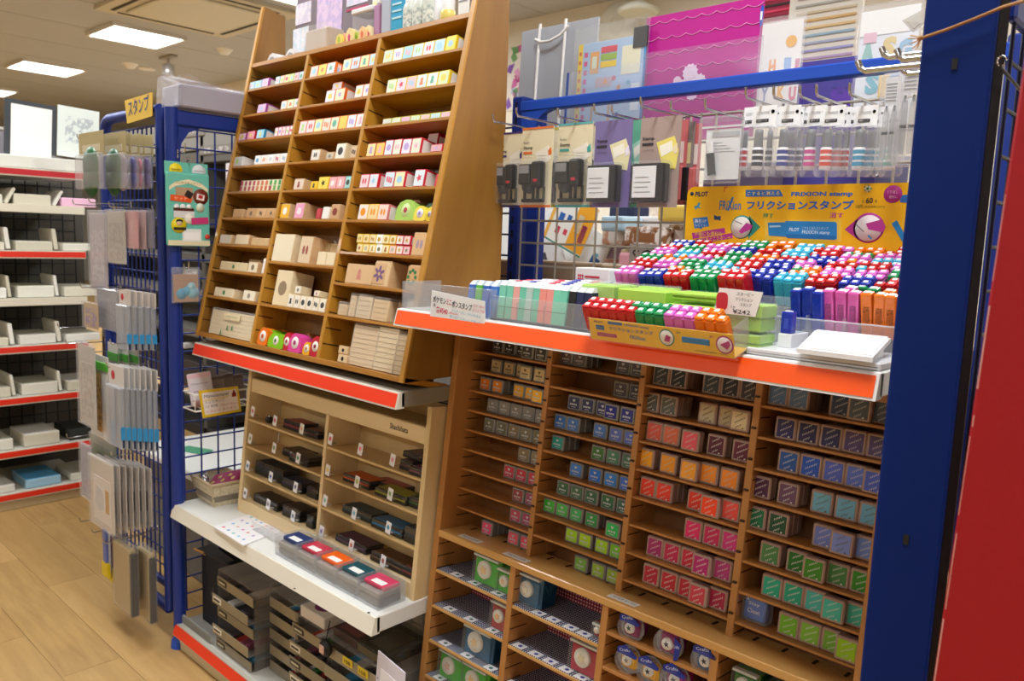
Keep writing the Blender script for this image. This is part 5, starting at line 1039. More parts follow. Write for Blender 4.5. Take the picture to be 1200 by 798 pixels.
y_ = -.0125
def disc(name, cx_, cz_, r, c, n=20, y=None, sx=1, th=.0006): return ob(name, MB().lathe([(0, -th), (r, -th), (r, 0)], n, (0, 0, 0), 'Y'), mat(c, .4), t, (cx_, y if y is not None else y_, cz_))
def rect(name, x0, x1, z0, z1, c, rot=0, y=None): return ob(name, MB().box(-(x1-x0)/2, (x1-x0)/2, -.0006, 0, -(z1-z0)/2, (z1-z0)/2), mat(c, .4), t, ((x0+x1)/2, y if y is not None else y_, (z0+z1)/2), (0, R(rot), 0))
disc('yellow_badge', W*.25, H*.90, .018, 'f0dc28', y=-.003); rect('badge_text', W*.15, W*.35, H*.90, H*.915, 'b89c20', y=-.0038); disc('white_badge', W*.78, H*.90, .019, 'dfe4e6', y=-.003); rect('badge_text', W*.68, W*.9, H*.905, H*.915, '9aa4a8', y=-.0038)
ob('cream_arch', MB().prism([(W*.06, H*.70), (W*.2, H*.76), (W*.5, H*.80), (W*.8, H*.76), (W*.95, H*.70), (W*.95, H*.66), (W*.8, H*.71), (W*.5, H*.75), (W*.2, H*.71), (W*.06, H*.66)], -.0128, -.012), mat('eee4c0', .5), t); text('はじめてのスタンプ', W*.6, .007, mat('8a7a50', .5), t, (W*.2, -.0134, H*.742))
rect('photo_print', W*.2, W*.6, H*.54, H*.70, 'b89878'); rect('stamp_print', W*.42, W*.58, H*.58, H*.66, '2c2422', 30, -.0135); disc('round_photo', W*.78, H*.60, .021, '7a3020'); rect('photo_card', W*.68, W*.86, H*.56, H*.63, 'f0e8e4', 10, -.0135); rect('photo_heart', W*.72, W*.82, H*.58, H*.62, 'b82030', 10, -.0142)
rect('orange_banner', W*.08, W*.56, H*.53, H*.60, 'e85820', 4, -.0133); text('セット', W*.3, .008, mat('f8e0c0', .5), t, (W*.16, -.0142, H*.55))
for k in range(3): disc('cap_print', W*(.22+.14*k), H*.47, .0075, 'f0eeec', 12); 
rect('jar_band', W*.15, W*.62, H*.42, H*.455, '5c2c24'); rect('jar_print', W*.15, W*.62, H*.34, H*.42, 'dcd8dc', y=-.0129); disc('small_badge', W*.76, H*.47, .012, 'd8e0c8', 14, -.0136)
rect('magenta_banner', W*.55, W*.95, H*.27, H*.35, 'c83878', -5, -.0134); disc('cream_badge', W*.5, H*.33, .014, 'f0ece0', 16, -.0132); disc('yellow_portrait_badge', W*.26, H*.25, .0205, 'ecd81c', 20, -.0136); disc('drawn_face', W*.27, H*.275, .0075, 'ecc8a8', 14, -.0144); ob('drawn_hair', MB().prism([(W*.27-.009, H*.275), (W*.27-.009, H*.31), (W*.27, H*.325), (W*.27+.009, H*.31), (W*.27+.009, H*.275), (W*.27+.006, H*.295), (W*.27-.006, H*.295)], -.0158, -.0150), BLACK, t); rect('badge_band', W*.14, W*.42, H*.19, H*.225, '2c2824', 0, -.0144)
rect('pad_print', W*.34, W*.78, H*.06, H*.21, 'e6ebea', y=-.0130); rect('pad_inner', W*.38, W*.74, H*.08, H*.17, 'f6f8f8', y=-.0136); disc('red_mark', W*.92, H*.12, .007, 'd84830', 12, -.0136); rect('base_band', 0.002, W-.002, .002, H*.07, 'e4dcb8', y=-.0126)
hook('', Vector((-2.118, (a.y+b.y)/2+.004, a.z+.004)), .03, .014, '+X', label='small chrome hook holding the mint stamp kit')
hook('', Vector((-2.118, (a.y+b.y)/2-.02, a.z+.022)), .04, .02, '+X', label='spare chrome hook above the mint stamp kit')
a = xplane(200, 313); b = xplane(233, 313); bot = xplane(201, 355); W = b.y-a.y; H = a.z-bot.z
t = thing('craft_pack', 'clear pack with brown card and blue blobs on the blue side mesh', 'pack', (a.x, a.y, bot.z), (0, 0, R(90)))
ob('brown_card', MB().bbox(.006, W-.004, -.004, 0, .002, H*.8, .001), mat('b08868', .6), t)
for (x_, z_, r_, c) in ((.35, .25, .015, '4aa4c8'), (.55, .33, .013, '58b4d4'), (.75, .28, .017, '90ccdc'), (.7, .45, .012, 'a0d0dc')): ob('blue_blob', MB().lathe([(0, -.0052), (r_, -.0046), (r_, -.004)], 12, (W*x_, 0, H*z_), 'Y'), mat(c, .4), t)
ob('clear_bag', MB().bbox(0, W, -.008, 0, 0, H, .003), clear('e8eaf0', .14), t)
hook('', Vector((-2.118, (a.y+b.y)/2, a.z-.002)), .025, .012, '+X', label='chrome hook holding the brown and blue pack')
# grey packets seen behind, white wire basket
t = thing('wire_basket', 'white wire basket hanging on the blue side mesh with small packets', 'basket', (-2.108, .958, .70)); wb = WHITE
for z in (0, .045): ob('rim_wire', MB().tube([(0, 0, z), (.07, 0, z), (.07, .18, z), (0, .18, z)], .0025, 6, close=True), wb, t)
for k in range(7): ob('cross_wire', MB().tube([(0, .0+.03*k, 0), (.07, .03*k, 0), (.07, .03*k, .045)], .0016, 5), wb, t)
for k, (dy, rz, w_, h_, c, lb) in enumerate(((.005, 66, .062, .088, 'd6ccd4', 'white and pink mini stamp packet leaning in the wire basket'), (.055, 80, .05, .075, '8f7f7c', 'brown-grey packet second in the wire basket'), (.085, 84, .05, .078, '85746f', 'brown-grey packet third in the wire basket'), (.115, 86, .05, .072, '7d6d68', 'brown-grey packet last in the wire basket'))):
    t = thing('stamp_packet', lb, 'packet', (-2.085, .965+dy, .705), (R(-8), R(-8 if k == 0 else -5), R(rz)))
    ob('packet_body', MB().bbox(0, w_, 0, .006, 0, h_, .003), mat(c, .5), t); text('Ministempel' if k == 0 else 'mini', w_*.7, .006, mat('77707a', .5), t, (w_*.12, -.0006, h_*.62)); text('m i n i', w_*.6, .005, mat('8a5a70' if k == 0 else '5a4a46', .5), t, (w_*.2, -.0006, h_*.4))
    ob('packet_top', MB().box(.001, w_-.001, -.0006, 0, h_*.85, h_*.97), mat('e0b8c4' if k == 0 else '6a5a58', .5), t)
for k in range(4):
    t = thing('mini_stamp', 'tiny boxed stamp lying in the wire basket, %s from the front' % ORD[k], 'stamp', (-2.085+.018*(k % 2), .972+.02*k, .7035), (0, 0, R(20*k))); ob('box_body', MB().bbox(0, .018, 0, .02, 0, .018, .002), mat(['b89098', 'a86070', 'c8b0a8', '987880'][k], .5), t); ob('label_print', MB().box(.003, .015, -.0005, 0, .003, .015), mat('e4d8d8', .5), t)
c_ = [onX(*q, -2.030) for q in ((232.5, 458), (279, 452.5), (283, 482), (238, 490))]
t = thing('price_card', 'yellow-bordered handwritten price card hanging on the white wire basket', 'card', c_[3]); w_ = (c_[2]-c_[3])
A = [q-c_[3] for q in c_]
ob('card', MB().hexa([A[3], A[2], A[2]-Vector((.002, 0, 0)), A[3]-Vector((.002, 0, 0)), A[0], A[1], A[1]-Vector((.002, 0, 0)), A[0]-Vector((.002, 0, 0))]), mat('e4bc28', .4), t)
def lerpq(u, v, e=.0008): return (A[3]*(1-u)+A[2]*u)*(1-v)+(A[0]*(1-u)+A[1]*u)*v+Vector((e, 0, 0))
ob('white_field', MB().quad(lerpq(.06, .1), lerpq(.94, .1), lerpq(.94, .9), lerpq(.06, .9)), mat('ece0d8', .5), t)
tw = (A[2]-A[3]).length; th = (A[0]-A[3]).length
ang = math.atan2((A[2]-A[3]).z, (A[2]-A[3]).y)
def ct(s_, u, v, w2, h2, c): p = lerpq(u, v, .0014); return text(s_, tw*w2, th*h2, mat(c, .5), t, p, (0, -ang, R(90)))
ct('Ministempel', .1, .66, .62, .16, '3a2c30'); ct('ミニスタンプ', .1, .50, .5, .1, '4a4040'); ct('1ヶ ¥108', .1, .33, .3, .11, '5a4a48'); ct('かわいい はんこ', .48, .33, .42, .09, 'c84858'); ct('いろいろ あります', .1, .16, .78, .09, 'c85868')
ob('red_figure_mark', MB().prism([(0, 0), (.012, 0), (.012, .010), (.008, .013), (.008, .018), (.003, .018), (.003, .013), (0, .010)], -.0004, 0), mat('8a2a18', .5), t, lerpq(.8, .62, .0014), (0, -ang, R(90)))
ob('yellow_line', MB().box(0, tw*.6, -.0003, 0, 0, .002), mat('e8c030', .5), t, lerpq(.1, .62, .0012), (0, -ang, R(90)))
# ================================================================ PACKS ON THE LEFT EXTENSION PANEL
def pxpack(label, px0, px1, py0, py1, Y, builder, name='hanging_pack', cat='pack', group=None):
    tl = onY(px0, py0, Y); tr_ = onY(px1, py0, Y); bl = onY(px0, py1, Y)
    W = tr_.x-tl.x; H = tl.z-bl.z
    t = thing(name, label, cat, (tl.x, Y, bl.z), (0, 0, 0), group); builder(t, W, H); return t
def bl_scissor(c, hc='b8a878'):
    def f(t, W, H):
        ob('header_card', MB().bbox(0, W, 0, .001, H*.60, H, .0004), mat(hc, .5), t)
        for k in range(2): ob('round_part', MB().lathe([(0, -.010), (W*.22, -.009), (W*.28, -.002), (W*.28, 0)], 16, (W*.5, 0, H*(.17+.25*k)), 'Y'), mat(c, .35), t)
        ob('clear_blister', MB().bbox(0, W, -.013, 0, 0, H*.62, .004), clear('e0dce0', .2, .12), t); ob('paper_print', MB().box(W*.15, W*.85, -.0006, 0, H*.66, H*.78), mat('d8ccb0', .5), t)
    return f
def bl_card(c, c2=None, clear_=True, sc=None):
    def f(t, W, H):
        ob('card', MB().bbox(0, W, 0, .002, 0, H*.96, .0006), mat(c, .5), t)
        if c2: ob('card_print', MB().box(W*.12, W*.88, -.0008, 0, H*.1, H*.75), pattern(c2, c, 70, 'noise') if sc is None else mat(c2, .5), t)
        if clear_: ob('clear_bag', MB().bbox(-.002, W+.002, -.006, .003, -.002, H, .002), clear('e8e6ea', .13), t)
    return f
def bl_pen(hc, body, low):
    def f(t, W, H):
        ob('header_card', MB().bbox(0, W, 0, .002, H*.74, H, .0006), mat(hc, .5), t); ob('red_spot', MB().lathe([(0, -.0008), (W*.13, 0)], 12, (W*.3, 0, H*.87), 'Y'), mat('c83848', .5), t)
        ob('tray', MB().bbox(0, W, -.010, .002, 0, H*.75, .003), clear(body, .38, .2), t); ob('pen_grip', MB().bbox(W*.22, W*.42, -.008, -.001, H*.02, H*.30, .002), mat(low, .4), t); ob('pen_barrel', MB().bbox(W*.22, W*.42, -.007, -.001, H*.30, H*.72, .002), mat('c4c4cc', .3), t)
        ob('side_band', MB().box(W-.0006, W+.0006, -.010, .002, H*.12, H*.28), mat('3a98d0', .4), t); ob('side_slot', MB().box(W-.0004, W+.0008, -.006, -.001, H*.02, H*.12), mat('202c48', .4), t)
    return f
def bl_frame(dark):
    def f(t, W, H):
        ob('card', MB().bbox(0, W, 0, .002, 0, H, .0006), mat('d8cfc4', .5), t); ob('inner_print', MB().box(W*.12, W*.86, -.0008, 0, H*.08, H*.72), mat('e8e2dc', .5), t)
        ob('shape_print', MB().prism([(W*.2, H*.3), (W*.45, H*.22), (W*.6, H*.3), (W*.55, H*.55), (W*.3, H*.6)], -.0014, -.0008), mat('cfd0d4' if not dark else '3a3436', .4), t)
        ob('orange_part', MB().box(W*.66, W*.8, -.0016, -.0008, H*.25, H*.58), mat('d09838' if not dark else '5a3a30', .4), t); ob('clear_bag', MB().bbox(-.002, W+.002, -.007, .003, -.002, H, .002), clear('e4dedc', .14), t)
    return f
YP = .94
for i, (a, b, c, lb, y) in enumerate(((92, 121, '1c5c34', 'green', .80), (119, 147, '1a5632', 'second green', .84), (134, 153, 'a898ac', 'lilac', .86), (147, 163, '3c3f98', 'blue', .885), (155, 169, 'c05070', 'rose', .905), (163, 179, '5a4a90', 'violet', .925))):
    pxpack('blister pack with %s round tape runners, top of the left mesh panel' % lb, a, b, 157+i*.5, 222, y, bl_scissor(c))
pxpack('long clear hanging tube pack on the left mesh panel', 104, 124, 246, 337, .90, bl_card('b4aaae', 'c8c0c4')); pxpack('beige lace card on the left mesh panel', 125, 146, 245, 307, .90, bl_card('b9b0a2', 'a69c90')); pxpack('pink card in a clear bag on the left mesh panel', 146, 161, 246, 290, .91, bl_card('d0908c', 'd89c98')); pxpack('second pink card behind the first on the left mesh panel', 160, 170, 246, 291, .925, bl_card('c09490')); pxpack('grey violet card nearest the post on the left mesh panel', 168, 180, 246, 290, .935, bl_card('77728c'))
pxpack('orange and violet small pack below the clear tube', 98, 114, 352, 382, .86, bl_card('c8a878', '8a70a0')); pxpack('grey cloth pack with a blue tab', 113, 140, 336, 382, .89, bl_card('8e8a90', '9c98a0'))
for i in range(5): pxpack('upper blue-tipped tool pack with pale header, %s of five on the left panel' % ORD[i], 139+i*7.5, 152+i*7.5, 338+i*1, 407, .88+.012*i, bl_pen('d8cfc8', 'cdd0d6', '8fb4cc'), group='upper row of blue-tipped packs')
pxpack('pale pack with yellow dot at the far left of the panel', 91, 110, 398, 492, .82, bl_card('cbc6be', 'b8b0a8'))
pxpack('tan and green topped sheet pack hanging beside the blue-tipped packs', 104, 126, 412, 506, .85, lambda t, W, H: (ob('card', MB().bbox(0, W, 0, .002, 0, H, .0006), mat('d4d0cc', .5), t), ob('green_band', MB().box(0, W, -.003, 0, H*.83, H*.92), mat('58b838', .4), t), ob('orange_print', MB().box(W*.05, W*.62, -.0008, 0, H*.08, H*.78), pattern('c89c58', '8a6a3c', 60, 'noise'), t), ob('white_edge', MB().box(W*.7, W*.95, -.0009, 0, 0, H*.8), mat('e8e8ea', .4), t)))
for i in range(3): pxpack('green-banded pack in the upper depth row, %s of three' % ORD[i], 126+i*12, 138+i*12, 400+i*2, 450, .88+.015*i, lambda t, W, H: (ob('card', MB().bbox(0, W, 0, .002, 0, H, .0006), mat('c8c4c0', .5), t), ob('green_band', MB().box(0, W, -.002, 0, H*.6, H*.78), mat('4aa038', .4), t)))
for i in range(7): pxpack('lower blue-tipped tool pack with white header, %s of seven on the left panel' % ORD[i], 127+i*6.6, 144+i*6.6, 425+i*.6, 517+i*.5, .84+.0135*i, bl_pen('dcd8d4', 'cfd3da', '7fb0d4'), group='lower row of blue-tipped packs')
pxpack('grey box pack at the lower far left of the panel', 94, 106, 516, 578, .83, bl_card('a8a4b0', '9894a4')); pxpack('green printed clear pack above the beige tool packs', 106, 135, 505, 545, .87, bl_card('9a9c84', '8a9a68'))
for i in range(7): pxpack(('front' if i == 0 else ORD[i])+' beige punch tool pack in the long row, lower left panel', 105+i*8.6, 132+i*7.4, 530+i*1.5, 607-i*.5, .82+.0165*i, bl_frame(i > 0), group='row of beige tool packs')
for i, (px, c1) in enumerate(((121, '6a78c0'), (127, 'a05890'), (134, '4858a8'), (140, '5868a0'))):
    pxpack('slim marker pack with %s barrel and yellow foot, low on left panel' % ['blue', 'magenta', 'navy', 'slate'][i], px, px+7, 604+i*4, 670+i*5, .85+.015*i, lambda t, W, H, c1=c1: (ob('card', MB().bbox(0, W, 0, .002, H*.1, H, .0005), mat('b8bcc8', .5), t), ob('marker', MB().bbox(W*.2, W*.7, -.008, 0, H*.15, H*.8, .002), mat(c1, .4), t), ob('yellow_foot', MB().bbox(0, W, -.009, 0, 0, H*.24, .001), mat('d8c020', .4), t)))
pxpack('upright kraft brown roll pack low on the left panel', 140, 159, 626, 702, .87, lambda t, W, H: (ob('kraft_body', MB().bbox(0, W, -.02, .0, 0, H*.95, .004), mat('bfa878', .6), t), ob('dark_side', MB().bbox(W, W+.012, -.02, 0, 0, H*.9, .002), mat('2c2824', .5), t), ob('clear_bag', MB().bbox(-.002, W+.014, -.022, .002, -.002, H, .002), clear('d8d4cc', .12), t)))
pxpack('second kraft brown roll pack nearest the blue post', 166, 181, 634, 714, .91, lambda t, W, H: (ob('kraft_body', MB().bbox(0, W, -.018, .0, 0, H*.95, .004), mat('c4ae80', .6), t), ob('dark_side', MB().bbox(W, W+.008, -.018, 0, 0, H*.9, .002), mat('2c2824', .5), t), ob('clear_bag', MB().bbox(-.002, W+.01, -.020, .002, -.002, H, .002), clear('d8d4cc', .12), t)))
for i, (px, py) in enumerate(((175, 172), (150, 168), (126, 166), (165, 243), (140, 238), (120, 240), (163, 336), (128, 334), (100, 380), (110, 398), (165, 398), (130, 408), (160, 424), (110, 505), (150, 508), (165, 525), (125, 600), (140, 612), (172, 618), (155, 624))):
    p = onY(px+14, py+2, .945); hook('', p, .11, .01, '-Y', .0016, 'chrome display hook on the left mesh panel, %s counting down from the top' % ORD[i])
# yellow sign on top
c_ = [onY(146, 118, .93), onY(178, 108, .93), onY(178, 136, .93), onY(149, 145, .93)]
t = thing('hanging_sign', 'small yellow sign with blue katakana lettering at the top of the left panel', 'sign', c_[3]); A = [q-c_[3] for q in c_]
ob('card', MB().hexa([A[3], A[2], A[2]+Vector((0, .002, 0)), A[3]+Vector((0, .002, 0)), A[0], A[1], A[1]+Vector((0, .002, 0)), A[0]+Vector((0, .002, 0))]), mat('e6bc3c', .4), t)
an = math.atan2(A[2].z, A[2].x); text('スタンプ', A[2].length*.84, .042, mat('2c4878', .5), t, A[2]*.07+Vector((0, -.0008, .018)), (0, -an, 0), bold=.012)
# ================================================================ ORANGE-EDGED SHELF
ZO = 1.0495
CLR = clear('e8ecf0', .12, .08)
# price card in a clear rail at the left end
t = thing('acrylic_guard', 'clear acrylic guard along the left front of the orange-edged shelf', 'guard', (-1.205, .980, ZO))
ob('front_wall', MB().bbox(0, .255, 0, .002, 0, .052, .0008), clear('c8ccd0', .18, .08), t); ob('side_wall', MB().bbox(0, .002, .002, .10, 0, .052, .0008), clear('c8ccd0', .2, .08), t)
c_ = [onY(506, 340, .972), onY(568, 353, .972), onY(568, 386, .972), onY(504, 371, .972)]
t = thing('price_card', 'white handwritten price card with black, red and blue katakana at the orange shelf\'s left end', 'card', c_[3]); A = [q-c_[3] for q in c_]
ob('card', MB().hexa([A[3], A[2], A[2]+Vector((0, .0015, 0)), A[3]+Vector((0, .0015, 0)), A[0], A[1], A[1]+Vector((0, .0015, 0)), A[0]+Vector((0, .0015, 0))]), mat('eef0f4', .4), t)
cw, ch_ = A[2].length, A[0].length
def wr(s, u, v, w2, h2, c, b=.02): text(s, cw*w2, ch_*h2, mat(c, .5), t, A[2]*u+A[0]*v+Vector((0, -.0008, 0)), (0, -math.atan2(A[2].z, A[2].x), 0), bold=b)
wr('ポケモン', .04, .58, .25, .24, '2a2a30'); wr('ミニ', .30, .58, .09, .22, 'c83050'); wr('ポンスタンプ', .40, .54, .36, .24, '2a2a30'); wr('全', .05, .42, .05, .12, '4a4a50'); wr('各¥540', .11, .2, .22, .26, 'd04060'); wr('(税込み)', .36, .26, .16, .1, 'd05060', .005)
wr('せんせい かわいい', .78, .72, .2, .1, 'd06070', .005); wr('えらんでね!', .78, .56, .2, .1, 'd06070', .005); wr('ペンケースに つけられるよ', .40, .36, .52, .10, '58b0d0', .005); wr('あつめて たのしい スタンプ', .38, .14, .55, .10, '58b0d0', .005)
# flat teal and pink slim stamps in clear compartments
t = thing('acrylic_tray', 'clear compartment tray holding teal and pink slim stamps', 'tray', (-.965, .980, ZO+.0005))
ob('front_wall', MB().bbox(0, .255, 0, .002, 0, .042, .0006), CLR, t); ob('floor_plate', MB().bbox(0, .255, .002, .30, 0, .003, .0006), mat('30364c', .3), t)
for k in range(5): ob('divider', MB().bbox(.06*k, .06*k+.0015, .002, .30, .003, .034, .0005), CLR, t)
SL = [(584.8, '7fd4bc', 'teal'), (593.4, '7bd2b8', 'teal'), (601, 'eeaaa4', 'pink'), (608.6, '6ccab0', 'teal'), (616, 'b4cfca', 'grey-teal'), (624, '74ccb4', 'teal'), (631.7, 'f0968c', 'salmon'), (640, 'f09a94', 'salmon'), (648, '7cd8bc', 'teal'), (656, '78d4ba', 'teal'), (666, '1c1a1c', 'black'), (675, '1c2858', 'navy'), (684, '1a2450', 'navy')]
sb = MB().hexa([(0, 0, 0), (.0142, 0, 0), (.0142, .045, 0), (0, .045, 0), (0, .006, .056), (.0142, .006, .056), (.0142, .040, .056), (0, .040, .056)]).mesh('slim_body')
st_ = MB().hexa([(.001, .0055, .056), (.0132, .0055, .056), (.0132, .040, .056), (.001, .040, .056), (.002, .014, .063), (.0122, .014, .063), (.0122, .034, .063), (.002, .034, .063)]).mesh('slim_top')
lm = MB().box(.0, .0142, -.0003, .0, .0, .0012).mesh('seam_line')
xl = [onY(x, 375, .99).x for x, _, _ in SL]
BK = [['e03858', 'f4f4f4', 'c83870', '3a68d0', '8050c0', 'e8e8f0', 'd84080', 'f0f0f0', 'c83048'], ['f0e8f0', '5a78d0', 'd03050', 'f4f4f8', '9060c0', 'e07030', 'e8e8e8', '3850a0', 'f0f0f0'], ['e07828', 'd83058', 'f4f0f4', '7048b0', 'e84070', 'f0f0f4', 'e88030', 'c02840', '4868c8'], ['c82848', 'e0e0ec', 'e87020', 'f0f0f0', 'd83868', '6050b0', 'f4f4f4', 'd02838', 'e06898']]
for j in range(5):
    for i, (x, c, nm) in enumerate(SL):
        cc = c if j == 0 else BK[j-1][(i*2+j) % 9]; tc_ = 'f0f4f4' if j == 0 else ['f4f4f8', 'e0405c', 'f0f0f4', '3c4cb0', 'f4f0f4'][(i+2*j) % 5]
        lab = ('%s slim stamp with white top, %s from the left in the front compartments' % (nm, ORD[i])) if j == 0 else '%s slim stamp, row %s behind the teal ones, %s from left' % (cname(cc), ['two', 'three', 'four', 'five'][j-1], ORD[i])
        t = thing('slim_stamp', lab, 'stamp', (xl[i], .984+.048*j, ZO+.0045+.0005), (0, 0, 0), 'slim stamps in the clear compartments')
        ob('body', sb, mat(cc, .35, coat=.2) if cc not in ('7fd4bc',) else mat(cc, .3, coat=.3), t); ob('cap_face', st_, mat(tc_, .35), t)
        if j == 0: ob('seam', lm, mat({'teal': '2a7a6c', 'grey-teal': '5a6a70', 'pink': 'a84858', 'salmon': 'c83848'}.get(nm, '0c0c10'), .4), t, (0, .0022, .019))
# taller ones at the left end
for i, (px, c, nm) in enumerate(((563, '4a78d0', 'blue'), (569, '6ccb50', 'lime'), (575, '3c6cc8', 'blue'), (581, '4a80d8', 'blue'), (576, 'e03c90', 'pink'), (580, '30a860', 'green'), (586, 'd03060', 'rose'))):
    j = 0 if i < 4 else 1; x = -1.04+.0185*(i % 4)+(.01 if j else 0)
    t = thing('slim_stamp', 'tall %s stamp at the left end of the clear tray, %s in %s row' % (nm, ORD[i % 4], 'back' if j else 'front'), 'stamp', (x, .995+.05*j, ZO+.0005)); ob('body', sb, mat(c, .35), t); ob('cap_face', st_, mat('dde8f0', .35), t)
for i in range(12):
    j = i//4; x = -1.04+.0185*(i % 4)
    c = ['e04858', 'c850a0', '4a68c8', 'd83858', 'f0f0f4', '8858c0'][i % 6]
    t = thing('slim_stamp', '%s-sided stamp deep in the left end of the tray, row %s, %s' % (cname(c), ['three', 'four', 'five'][j], ORD[i % 4]), 'stamp', (x, 1.09+.048*j, ZO+.0005)); ob('body', sb, mat(c, .35), t); ob('cap_face', st_, mat(['f4f4f4', 'd83858', 'f0f0f8'][i % 3], .35), t)
# white box with red and blue print behind
p = onY(665, 335, 1.24)
t = thing('white_box', 'white box with red and blue stripes and a red lattice behind the slim stamps', 'box', (p.x, 1.262, ZO+.0006), (0, 0, R(0)))
H = onY(670, 313, 1.262).z-ZO; ob('carton', MB().bbox(0, .085, 0, .05, 0, H, .002), mat('ecebea', .5), t)
for k, c in enumerate(('c83048', 'b83040', '3a5aa0')): ob('stripe', MB().box(.026, .062, -.0008, 0, H*.78-k*.012, H*.78-k*.012+.004), mat(c, .5), t)
for k in range(3):
    for l in range(3): ob('lattice_mark', MB().prism([(.010+k*.005, H*.62+l*.007), (.0125+k*.005, H*.62+l*.007+.0035), (.010+k*.005, H*.62+l*.007+.007), (.0075+k*.005, H*.62+l*.007+.0035)], -.0007, 0), mat('c83850' if l else '4a68b0', .5), t)
for px, c, lb in ((672, 'b8c8cc', 'pale grey'), (725, '3f8a80', 'teal')): pass
t = thing('flat_box', 'long teal flat box behind the green pads', 'box', (-.985, 1.305, ZO+.0006)); ob('carton', MB().bbox(0, .15, 0, .04, 0, .072, .002), mat('3a8478', .5), t); ob('red_end', MB().box(.02, .045, -.0008, 0, .03, .068), mat('b82c48', .5), t); ob('cream_edge', MB().box(0, .018, -.0008, 0, .0, .07), mat('c8b890', .5), t)
# light green boxes
GRN = 'a6dc4c'
def gbox(label, x0, x1, y0, y1, z1, z0=0, case=True, c=GRN, lab=False):
    z1 += .008 if z0 == 0 and y0 > .99 else 0
    t = thing('green_box', label, 'box', (x0, y0, ZO+.0005+z0)); W, D, H = x1-x0, y1-y0, z1
    ob('box_body', MB().bbox(.002, W-.002, .002, D-.002, .001, H*.48, .002), mat(c, .4), t); ob('box_lid', MB().bbox(.001, W-.001, .001, D-.001, H*.50, H*.96, .002), mat('b4e45c', .35), t)
    if lab: ob('front_label', MB().box(.006, W-.006, -.0002, .001, H*.1, H*.62), mat('8a8478', .5), t); ob('barcode_label', MB().box(W*.60, W*.9, -.0008, -.0002, H*.08, H*.7), mat('e4c8c8', .5), t)
    if case: ob('clear_case', MB().bbox(0, W, 0, D, 0, H, .002), CLR, t)
    return t
gbox('light green box with grey label and barcode at the left of the green pile', -.788, -.723, 1.005, 1.055, .068, lab=True); gbox('light green lid box behind the labelled one', -.80, -.73, 1.057, 1.085, .068); gbox('broad light green box in the middle of the pile, open side right', -.718, -.630, 1.005, 1.06, .066, case=False); gbox('light green box behind the broad one', -.72, -.65, 1.061, 1.085, .068)
gbox('long light green box left of the price card', -.625, -.545, 1.0, 1.05, .050, case=False); gbox('thin green box lying on the long one', -.62, -.545, 1.0, 1.05, .014, z0=.0595, case=False); gbox('long light green box behind the price card', -.64, -.56, 1.052, 1.08, .064)
gbox('lower green box in a clear case right of the price card', -.538, -.470, .985, 1.035, .026); gbox('upper green box in a clear case right of the price card', -.538, -.470, .985, 1.035, .038, z0=.028); gbox('front green box in clear case beside the yellow tray', -.485, -.440, .985, 1.03, .022) if False else None
# yellow front tray leaning towards the shopper
_q = onY(693, 397, .952); FY = Frame((_q.x, .952, _q.z), R(-16))
YT = thing('counter_tray', 'yellow printed counter tray leaning over the orange shelf edge with four colours of pen stamps', 'tray', FY.o, FY.rot)
TW = onY(861, 419, .952).x-_q.x; TH = .0335
YEL = mat('ffc81e', .4)
ob('front_panel', MB().bbox(0, TW, 0, .0015, 0, TH, .0005), YEL, YT); ob('clear_cover', MB().bbox(-.001, TW+.006, -.003, -.001, -.001, TH+.002, .0006), clear('f0f0f0', .02, .05), YT); ob('floor_plate', MB().bbox(0, TW, .0015, .04, 0, .0015, .0004), YEL, YT)
ob('side_wall', MB().bbox(TW, TW+.0015, 0, .042, 0, TH+.01, .0005), CLR, YT); ob('side_wall', MB().bbox(-.0015, 0, 0, .042, 0, TH, .0005), CLR, YT); ob('back_wall', MB().bbox(0, TW, .040, .0415, 0, TH+.01, .0005), CLR, YT)
def yt(s, u, v, w2, h2, c, b=.01): return text(s, w2, h2, mat(c, .5), YT, (u, -.0006, v), bold=b)
yt('PILOT', .010, .0275, .016, .003, '20305c', .02); ob('blue_tag', MB().box(.035, .060, -.0006, 0, .0275, .0315), mat('2868b0', .5), YT); yt('FRIXION stamp', .064, .0265, .042, .0042, '2060b8', .02); yt('フリクションスタンプ', .036, .0185, .076, .0058, '2060b8', .02); yt('FRiXion', .072, .0085, .026, .006, '2878c0', .01)
ob('blue_tag', MB().box(.012, .027, -.0006, 0, .017, .024), mat('2868b0', .5), YT); ob('magenta_band', MB().box(.013, .048, -.0006, 0, .007, .0125), mat('b83478', .5), YT); yt('手帳にも便利な', .016, .0085, .028, .003, 'f0d060', .0); yt('裏抜け', .0135, .019, .012, .003, 'e8f0f8', 0)
ob('round_picture', MB().lathe([(0, -.0012), (.0105, -.001), (.0112, 0)], 22, (.134, 0, .018), 'Y'), mat('eee6e0', .5), YT); ob('picture_rim', MB().lathe([(.0105, -.0008), (.0125, -.0006)], 22, (.134, 0, .018), 'Y'), mat('2a8a78', .5), YT); ob('picture_marker', MB().prism([(.130, .013), (.134, .0225), (.141, .020), (.138, .012)], -.0018, -.0012), mat('b83078', .5), YT)
ob('marker_picture', MB().bbox(.158, .200, -.0012, 0, .014, .0225, .001), mat('2c80c0', .5), YT); yt('FRIXION', .172, .0170, .02, .003, 'd8e8f4', 0)
for o_ in YT.children:
    pass
yt('押す', .150, .0255, .007, .0035, '3a8a50'); yt('消す', .200, .0255, .007, .0035, 'c03878')
